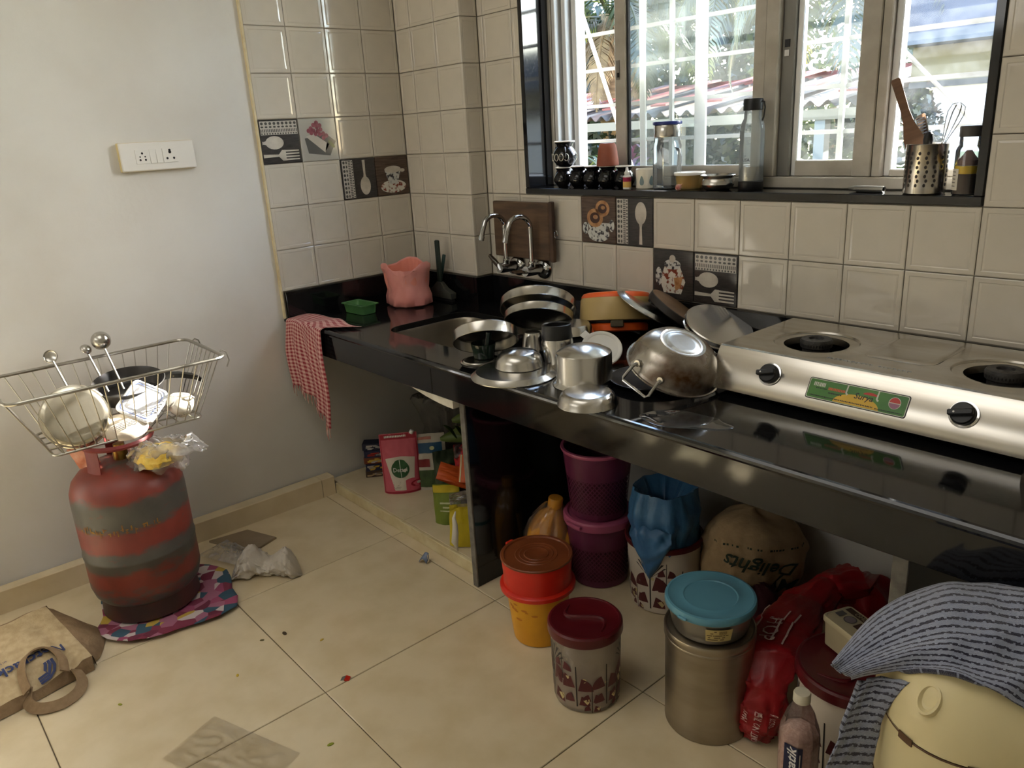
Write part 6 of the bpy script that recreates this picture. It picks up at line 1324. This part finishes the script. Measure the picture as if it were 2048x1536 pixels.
def pf(x, y, off=.0055):
    """print frame: x runs along -y of the room, y towards the bag mouth"""
    u = (x+.125)/.27; v = .42+y/.31; p = Vector(panel(u, v)); e1 = Vector(panel(u+.01, v))-p; e2 = Vector(panel(u, v+.01))-p; return tuple(p+e1.cross(e2).normalized()*off)
b = MB(); b.text('Netcracker', .045, lambda x, y: pf(x+.014, y+.088), bold=.001); b.text('an NEC Company', .011, lambda x, y: pf(x+.085, y+.055))
for k in range(3):
    o_ = k*.0085; b.loft([[pf(x, y) for x, y in ((-.045+o_, .125), (-.038+o_, .125))], [pf(x, y) for x, y in ((-.045+o_, .15-o_), (-.038+o_, .147-o_))], [pf(x, y) for x, y in ((-.036+o_, .168-o_), (-.031+o_, .162-o_))], [pf(x, y) for x, y in ((-.02, .178-o_), (-.018, .171-o_))], [pf(x, y) for x, y in ((.006, .178-o_), (.006, .171-o_))]], False)
b.build('print', blue_i, t, smooth=0)
def strap(P, w_, nm):
    b = MB(); P = [Vector(p) for p in P]; rings = []
    Q = []
    for i in range(len(P)-1):
        for k in range(5):
            t_ = k/5; p0, p1, p2, p3 = P[max(i-1, 0)], P[i], P[i+1], P[min(i+2, len(P)-1)]; Q.append(.5*((2*p1)+(p2-p0)*t_+(2*p0-5*p1+4*p2-p3)*t_*t_+(3*p1-p0-3*p2+p3)*t_**3))
    Q.append(P[-1])
    for i, p in enumerate(Q):
        tn = (Q[min(i+1, len(Q)-1)]-Q[max(i-1, 0)]).normalized(); s_ = tn.cross(Vector((0, 0, 1))).normalized(); s_ = (s_*.8+Vector((0, 0, .6))).normalized(); nn = tn.cross(s_).normalized()*.0022
        rings.append([p-s_*w_/2-nn, p+s_*w_/2-nn, p+s_*w_/2+nn, p-s_*w_/2+nn])
    b.loft(rings, True, True, True); b.build(nm, juteb, t, smooth=40)
strap([(.585, -1.755, .03), (.63, -1.752, .018), (.672, -1.775, .014), (.688, -1.82, .013), (.668, -1.866, .014), (.628, -1.885, .018), (.59, -1.876, .032)], .03, 'handle')
q = lambda x, y: pf(x, y, .012)
strap([q(.045, .185), q(.036, .13), q(.015, .085), q(-.02, .072), q(-.05, .09), q(-.058, .14), q(-.05, .19)], .026, 'handle')
t = thing('white_plastic_bag', 'crumpled white carrier bag lying on the floor right of the cylinder', 'bag', (.455, -1.125, 0), rz=.95)
wf = mat('white_film', (206, 198, 186), .5, col2=(190, 182, 168), scale=10, sss=.2, bump=.25, bscale=40)
def wbag(u, v):
    a = u*2*PI; L = v-.5; h = .045*math.sin(PI*min(1, max(0, v)))**.6*(1+.45*math.sin(v*9)); w_ = .066*math.sin(PI*v)**.5*(1+.25*math.sin(v*7+1)); k = 1+.35*(crease((math.cos(a), math.sin(a), v*4), 2.5)-.35)
    return (L*.24+.01*nz((v*5, a, 1)), w_*math.cos(a)*k+.03*math.sin(v*4), max(.001, .0+h*.95+h*math.sin(a)*k))
b = MB(); b.grid(wbag, 44, 56, wrap=True); b.build('bag', wf, t, smooth=45)
t = thing('tile_offcut', 'loose grey brown tile piece on the floor by the left wall', 'tile', (.165, -1.075, 0), rz=.42)
b = MB(); b.loft([[(x, y, z) for x, y in ((-.13, -.06), (.09, -.07), (.10, .05), (-.05, .06))] for z in (0, .007)]+[[(x*.985, y*.97, .0085) for x, y in ((-.13, -.06), (.09, -.07), (.10, .05), (-.05, .06))]], True, True, True); b.build('tile', mat('offcut_glaze', (142, 126, 104), .2, col2=(130, 114, 92), scale=8), t, smooth=0)
t = thing('clear_film', 'crumpled clear film on the loose tile piece between cylinder and white bag', 'film', (.235, -1.165, .002), rz=.3)
b = MB(); b.grid(lambda u, v: ((u-.5)*.2, (v-.5)*.13*(1-.3*u), .010+.028*math.sin(PI*u)*math.sin(PI*v)*(.6+crease((u*3, v*3, 1), 2))), 30, 24); b.build('film', film, t, smooth=40)
t = thing('plastic_sheet', 'flat transparent plastic wrapper on the floor at the bottom edge of the picture', 'wrapper', (1.19, -1.555, 0), rz=.35)
b = MB(); b.grid(lambda u, v: ((u-.5)*.30, (v-.5)*.16, .002+.010*crease((u*4, v*3, 2), 1.6)*math.sin(PI*u)**.4*math.sin(PI*v)**.4), 44, 30); b.build('film', clear('wrapper_film', (255, 255, 255), .02, (240, 240, 240), 1.0, .05, 14, .9), t, smooth=30)
t = thing('blue_wrapper', 'small pale blue torn wrapper on the floor by the shelf kerb', 'wrapper', (.793, -.70, .001), rz=.4)
b = MB(); b.grid(lambda u, v: ((u-.5)*.03*(1+.3*math.sin(v*3)), (v-.5)*.02, .004+.03*u*v+.016*math.sin(PI*u)), 8, 6); o = b.build('wrapper', [mat('blue_grey_foil', (104, 116, 140), .35)], t, smooth=40); solid(o, .001); b = MB(); b.grid(lambda u, v: (.0165, -.004+(v)*.012, .006+.028*u), 3, 2); b.build('white_edge', wplastic_m, t, smooth=0)
t = thing('red_foil', 'tiny red and silver foil scrap on the floor beside a tile joint', 'scrap', (1.14, -1.21, 0), rz=.7)
b = MB(); b.loft([[(-.012, -.008, .001), (.0, -.009, .006), (.0, .008, .007), (-.012, .007, .002)], [(-.012, -.008, .0), (0, -.009, .0), (0, .008, .0), (-.012, .007, .0)]], True, True, True); b.build('silver_half', chrome_m, t, smooth=0)
b = MB(); b.loft([[(.0005, -.008, .006), (.013, -.006, .002), (.012, .009, .004), (.0005, .009, .007)], [(.0005, -.008, 0), (.013, -.006, 0), (.012, .009, 0), (.0005, .009, 0)]], True, True, True); b.build('red_half', red_m, t, smooth=0)
for k, (x, y, s_, c, lab) in enumerate(((.818, -1.236, .006, (70, 56, 36), 'dark brown crumb on the floor in front of the shelf'), (.80, -1.30, .004, (90, 80, 40), 'thin dark thread on the floor joint near the crumb'), (.93, -1.17, .004, (196, 164, 60), 'yellow fleck on the middle floor tile'), (.905, -1.42, .004, (190, 160, 50), 'yellow fleck left of the red foil scrap'), (.79, -1.70, .004, (150, 150, 50), 'olive fleck on the floor right of the jute bag'), (1.33, -1.36, .005, (132, 140, 40), 'green fleck on the floor below the red foil scrap'))):
    t = thing('floor_crumb', lab, 'crumb', (x, y, 0), rz=k*.9); b = MB(); b.lathe([(0, 0), (s_, .0005), (s_*.9, s_*.35), (0, s_*.5)], 9); b.xf(Matrix.Scale(1.8, 4, (1, 0, 0))); b.build('crumb', mat('crumb_%d_colour' % (k+1), c, .8), t)

# ------------------------------------------------------------------ on the floor shelf
SH = .0475
def label_box(name, lab, x, y, z, rz, w_, d_, h_, c1, c2, grp):
    t = thing(name, lab, 'box', (x, y, z), rz=rz, group=grp); b = MB(); b.box((-w_/2, -d_/2, 0), (w_/2, d_/2, h_), bev=.001); b.build('carton', mat('carton_'+c1[1], c1[0], .5), t, smooth=0)
    b = MB(); R = random.Random(int(z*1000)); e = d_/2+.0006
    for k in range(7):
        p, r_ = R.uniform(-.46, .2)*w_, R.uniform(.1, .6)*h_; b.poly([(p, -e, r_), (p+w_*R.uniform(.1, .35), -e, r_), (p+w_*R.uniform(.1, .35), -e, r_+h_*.25), (p, -e, r_+h_*.25)], k % 2)
    e = w_/2+.0006; b.poly([(-e, -d_*.3, h_*.2), (-e, -d_*.3, h_*.8), (-e, d_*.3, h_*.8), (-e, d_*.3, h_*.2)], 1); b.build('print', [mat('carton_print_'+c2[1], c2[0], .5), mat('carton_white', (190, 186, 180), .5)], t, smooth=0)
bxs = [((70, 52, 40), 'brown', (186, 160, 120), 'tan', 'brown carton at the bottom of the stack by the wall'), ((34, 38, 66), 'navy', (206, 168, 60), 'gold', 'navy carton with white end, second from the bottom of the stack'), ((120, 60, 36), 'rust', (212, 180, 70), 'yellow', 'rust and yellow carton, middle of the stack'), ((36, 40, 72), 'indigo', (176, 50, 44), 'red', 'indigo carton with white end, second from the top of the stack'), ((30, 34, 58), 'midnight', (170, 168, 164), 'grey', 'dark blue carton with grey print on top of the stack')]
for k, (c, n_, c2, n2, lab) in enumerate(bxs): label_box('carton', lab, .115+.004*(k % 2), -.455, SH+k*.0302, face(.83, -.55)+.1*(k % 2)-.03*k, .105, .055, .0298, (c, n_), (c2, n2), 'small cartons stacked on the floor shelf')
W_, H_, D_ = .15, .252, .06
t = thing('refill_pouch', 'pink Dettol refill pouch with a white panel standing on the floor shelf', 'pouch', (.335, -.475, SH), rz=face(.86, -.51)-.08)
dt_m = mat('pouch_pink', (198, 96, 108), .35, col2=(186, 80, 94), scale=10); dtd = mat('pouch_crimson', (150, 26, 46), .35)
pouch(W_, H_, D_, .0025, 3, 30, 40).build('pouch', dt_m, t, smooth=60)
f = on_pouch(W_, H_, D_, .0025, 3); b = MB()
patch(b, f, lambda u, v: ((u-.5)*W_*.995, H_*(.9+.1*v)), 20, 4, 0, .0007); patch(b, f, lambda u, v: ((-.5+.04*u)*W_, H_*v), 3, 30, 0, .0008); patch(b, f, lambda u, v: ((.46+.04*u)*W_, H_*v), 3, 30, 0, .0008); patch(b, f, lambda u, v: ((u-.5)*W_, H_*.035*v), 20, 2, 0, .0009)
patch(b, f, lambda u, v: (W_*(-.39+.19*(1-v)+u*(.78-.26*(1-v))), H_*(.06+.53*v+.035*math.sin(PI*u)*v)), 16, 16, 1, .0014)
patch(b, f, lambda u, v: (W_*(.10+.34*u), H_*(.05+.2*v*(1-.5*(u-.5)**2))), 10, 8, 2, .002)
b.poly([f(.062+.027*math.cos(q), .038+.014*math.sin(q), .0026) for q in [2*PI*k/20 for k in range(20)]], 0); b.poly([f(.066+.008*math.cos(q), .04+.006*math.sin(q), .003) for q in [2*PI*k/12 for k in range(12)]], 1)
ls = lambda r: [f(-.002+r*.036*math.sin(q)*(1 if abs(q) < 9 else 0), .106+r*.037*(math.cos(q) if math.cos(q) < .8 else math.cos(q)*1.08), .0032) for q in [2*PI*k/36 for k in range(36)]]
b.add(ls(1)+[f(-.002, .106, .0032)], [(k, (k+1) % 36, 36) for k in range(36)], 3)
b.text('Dettol', .0235, lambda x, y: f(x*.93-.002, .106+y*1.1, .012), 4); b.poly([f(x, y, .0038) for x, y in ((-.004, .143), (-.002, .146), (.001, .068), (-.0005, .068))], 4)
for k in range(5): b.poly([f(x, .05-k*.0068, .002) for x in (-.035, -.035+.03*(1-.12*(k % 3)))]+[f(x, .0525-k*.0068, .002) for x in (-.035+.03*(1-.12*(k % 3)), -.035)], 5)
R = random.Random(1); x = -.055
while x < .03: w_ = R.uniform(.003, .006); b.poly([f(p, z, .002) for p, z in ((x, .2355), (x+w_, .2355), (x+w_, .2435), (x, .2435))], 4); x += w_+.0018
b.build('print', [dtd, mat('pouch_white', (206, 196, 180), .4), mat('pomegranate_pink', (196, 80, 96), .4), mat('logo_green', (44, 86, 46), .4), mat('logo_white', (224, 222, 214), .4), mat('grey_text', (150, 142, 130), .5)], t, smooth=60)
b = MB(); b.lathe([(0, 0), (.0085, 0), (.0085, .012), (.006, .015), (0, .015)], 16); b.build('spout_cap', wplastic_m, t, loc=(.052, -.004, H_-.004), rot=up((.5, 0, .86)))
def simple_pouch(name, lab, cat, x, y, z, rz, w_, h_, d_, m, prints, seed, tilt=None, amp=.003, grp=None):
    t = thing(name, lab, cat, (x, y, z), rz=rz, group=grp)
    if tilt: t.rotation_mode = 'QUATERNION'; t.rotation_quaternion = tilt @ Quaternion((0, 0, 1), rz)
    pouch(w_, h_, d_, amp, seed, 22, 26).build('pouch', m, t, smooth=60); f = on_pouch(w_, h_, d_, amp, seed)
    if prints:
        b = MB(); ms = []
        for k, (kind, arg, mm) in enumerate(prints):
            ms.append(mm)
            if kind == 'r': x0, y0, x1, y1 = arg; patch(b, f, lambda u, v: (w_*(x0+(x1-x0)*u-.5), h_*(y0+(y1-y0)*v)), 10, 8, k, .0012+.0006*k)
            elif kind == 't': s_, sz, px_, pz = arg; b.text(s_, sz, lambda x_, y_: f(px_*w_+x_, pz*h_+y_, .003+.0004*k), k, bold=.0004)
            elif kind == 'e': ex_, ey_, er = arg; b.poly([f(w_*ex_+er*math.cos(q), h_*ey_+er*.8*math.sin(q), .0016+.0006*k) for q in [2*PI*i/14 for i in range(14)]], k)
        b.build('print', ms, t, smooth=60)
    return t
fz = face(.86, -.51)
lblue = mat('label_blue', (34, 78, 112), .4); lred = mat('label_dark_red', (120, 30, 36), .4); lgreen = mat('label_leaf', (70, 92, 52), .5, col2=(50, 66, 40), scale=30); lwhite = mat('pouch_cream', (190, 182, 166), .4); lorange = mat('film_orange', (196, 88, 34), .4, col2=(178, 70, 28), scale=9); lyel = mat('film_yellow', (196, 176, 36), .4, col2=(176, 154, 28), scale=8, bump=.2, bscale=40); llime = mat('film_lime', (120, 134, 44), .4, col2=(86, 104, 34), scale=6); lblack = mat('print_line_black', (34, 30, 26), .5); pale_t = mat('pale_text', (186, 190, 150), .5)
simple_pouch('seed_pouch', 'white pouch with a blue band just right of the pink pouch', 'pouch', .395, -.375, SH, fz-.1, .135, .235, .05, lwhite, [('r', (.04, .66, .9, .84), lblue), ('r', (.1, .05, .7, .36), lgreen), ('r', (.02, .42, .5, .56), lred), ('e', (.1, .75, .01), pale_t), ('r', (.1, .9, .6, .95), mat('faded_red', (170, 110, 96), .5))], 5)
simple_pouch('dark_packet', 'dark green packet in clear film behind the white pouch', 'packet', .545, -.37, SH, fz+.15, .15, .21, .08, mat('dark_green_film', (42, 52, 38), .25, col2=(58, 70, 48), scale=14, bump=.3, bscale=30), [('r', (.3, .35, .7, .4), pale_t), ('r', (.2, .25, .6, .28), pale_t)], 6, amp=.005)
simple_pouch('red_packet', 'small red and black packet hanging over the dark green packet', 'packet', .70, -.42, .25, fz, .08, .085, .04, mat('red_black_film', (166, 24, 34), .3, col2=(40, 20, 24), scale=26, lo=.45, hi=.55), [('e', (.1, .2, .008), lwhite)], 7, amp=.005)
simple_pouch('black_packet', 'black glossy packet stacked behind the orange packets', 'packet', .67, -.40, SH, fz, .15, .20, .09, mat('black_film', (34, 30, 28), .25, bump=.3, bscale=30), None, 8, amp=.006)
simple_pouch('lime_pouch', 'lime green zip pouch with pale lettering left of the yellow pouch', 'pouch', .69, -.51, SH, fz-.25, .10, .155, .05, llime, [('r', (.25, .52, .75, .56), pale_t), ('r', (.35, .42, .8, .46), pale_t), ('r', (.25, .34, .7, .37), pale_t), ('r', (.0, .8, 1, .98), lyel)], 9)
simple_pouch('yellow_pouch', 'bright yellow pouch leaning on the first support slab', 'pouch', .865, -.56, SH, fz+.05, .125, .15, .06, lyel, None, 10, tilt=Quaternion((1, 0, 0), -.08))
simple_pouch('clear_zip_bag', 'clear zip bag with red sweets folded over the yellow pouch', 'bag', .855, -.53, .19, fz+.1, .14, .05, .05, clear('zip_film', (246, 246, 246), .25, (206, 200, 194), 1.6, .06, 14, .9), [('r', (.55, .1, .95, .5), lred)], 11, amp=.004)
simple_pouch('orange_packet', 'orange packet lying on the lime and yellow pouches', 'packet', .74, -.49, .205, fz, .17, .07, .025, lorange, [('r', (.5, .2, .8, .6), lwhite)], 12, tilt=Quaternion((.86, .51, 0), -.9) @ Quaternion((.51, -.86, 0), .0))
simple_pouch('orange_packet', 'second orange packet with a pale yellow seam behind the first', 'packet', .80, -.44, .215, fz-.2, .15, .10, .03, lorange, [('r', (.0, .0, .05, 1), pale_t)], 13, tilt=Quaternion((.86, .51, 0), -.35))
simple_pouch('striped_label_packet', 'cream packet with an orange black bordered label against the support slab', 'packet', .90, -.50, .20, fz+.1, .12, .13, .03, lwhite, [('r', (.42, .35, .98, .8), lblack), ('r', (.46, .39, .94, .76), lorange), ('r', (.5, .43, .9, .72), lblack), ('r', (.53, .46, .87, .69), mat('label_amber', (206, 140, 40), .4))], 14, tilt=Quaternion((.51, -.86, 0), -.35))
t = thing('paper_strip', 'torn white paper strip hanging down the front of the yellow pouch', 'paper', (.895, -.625, .075), rz=fz); b = MB()
b.loft([[(x-w_, yy, z), (x+w_, yy, z)] for x, w_, yy, z in ((.004, .002, .012, .125), (-.004, .006, .004, .105), (-.002, .009, 0, .08), (-.004, .011, -.004, .05), (-.008, .012, -.004, .02), (-.004, .006, -.002, 0), (0, .001, 0, -.02))], False); o = b.build('strip', mat('torn_paper', (214, 208, 196), .7), t, smooth=60); solid(o, .001)
t = thing('grey_carrier_bag', 'large grey clear carrier bag at the back of the floor shelf', 'bag', (.30, -.20, SH), rz=fz)
b = sack([(.1, 0), (.125, .02), (.12, .12), (.105, .2), (.125, .27), (.14, .33), (.135, .345)], 52, .012, 10, 6, sq=lambda a: 1-.3*abs(math.sin(a))); b.build('bag', clear('grey_film', (222, 222, 218), .55, (150, 146, 136), 1.3, .1, 8, .4), t, smooth=50)
b = MB(); sack([(.08, .003), (.1, .02), (.095, .1), (.07, .16), (.02, .18)], 36, .012, 10, 8, b=b, sq=lambda a: 1-.3*abs(math.sin(a))); b.build('contents', mat('grey_brown_contents', (96, 86, 70), .8, col2=(120, 110, 92), scale=14), t, smooth=60)
t = thing('green_vegetables', 'bunch of long green gourds and leaves on top of the packets on the shelf', 'vegetables', (.60, -.29, .255), rz=.6)
gv = mat('gourd_green', (72, 90, 34), .45, col2=(96, 112, 48), scale=10)
for k, (x, y, z, a, L) in enumerate(((-.04, 0, .03, .1, .2), (.02, -.02, .06, -.12, .22), (.0, .03, .10, .2, .19))):
    b = MB(); b.tube([(x+L*(q-.5)*math.cos(a), y+L*(q-.5)*math.sin(a), z+.015*math.sin(PI*q)) for q in [i/8 for i in range(9)]], [.008, .018, .024, .027, .028, .027, .024, .016, .005], 14); b.build('gourd', gv, t)
for k in range(5):
    b = MB(); a = -1.2+k*.6; L = .10+.02*(k % 2); b.grid(lambda u, v: (-.06+.03*k+L*u*math.sin(a)*.6, -.045+.028*(v-.5)*math.sin(PI*min(1, u+.08)), .05+.05*u+.015*math.sin(u*3)), 8, 4); o = b.build('leaf', leafmat('veg_leaf', (66, 88, 36), (88, 110, 48), .3), t, smooth=60); solid(o, .0008)
t = thing('brown_basket', 'dark woven carton under the gourds at the back of the shelf', 'carton', (.66, -.24, SH), rz=.4)
b = MB(); b.loft([[(x, y, z) for x, y in rrect(-.11-i, -.08-i, .11+i, .08+i, .02, 3)] for i, z in ((0, 0), (.006, .2), (.01, .207), (.004, .207), (0, .19))], True, True, True); b.build('carton', mat('dark_brown_carton', (66, 54, 42), .8, col2=(52, 42, 34), scale=20), t)
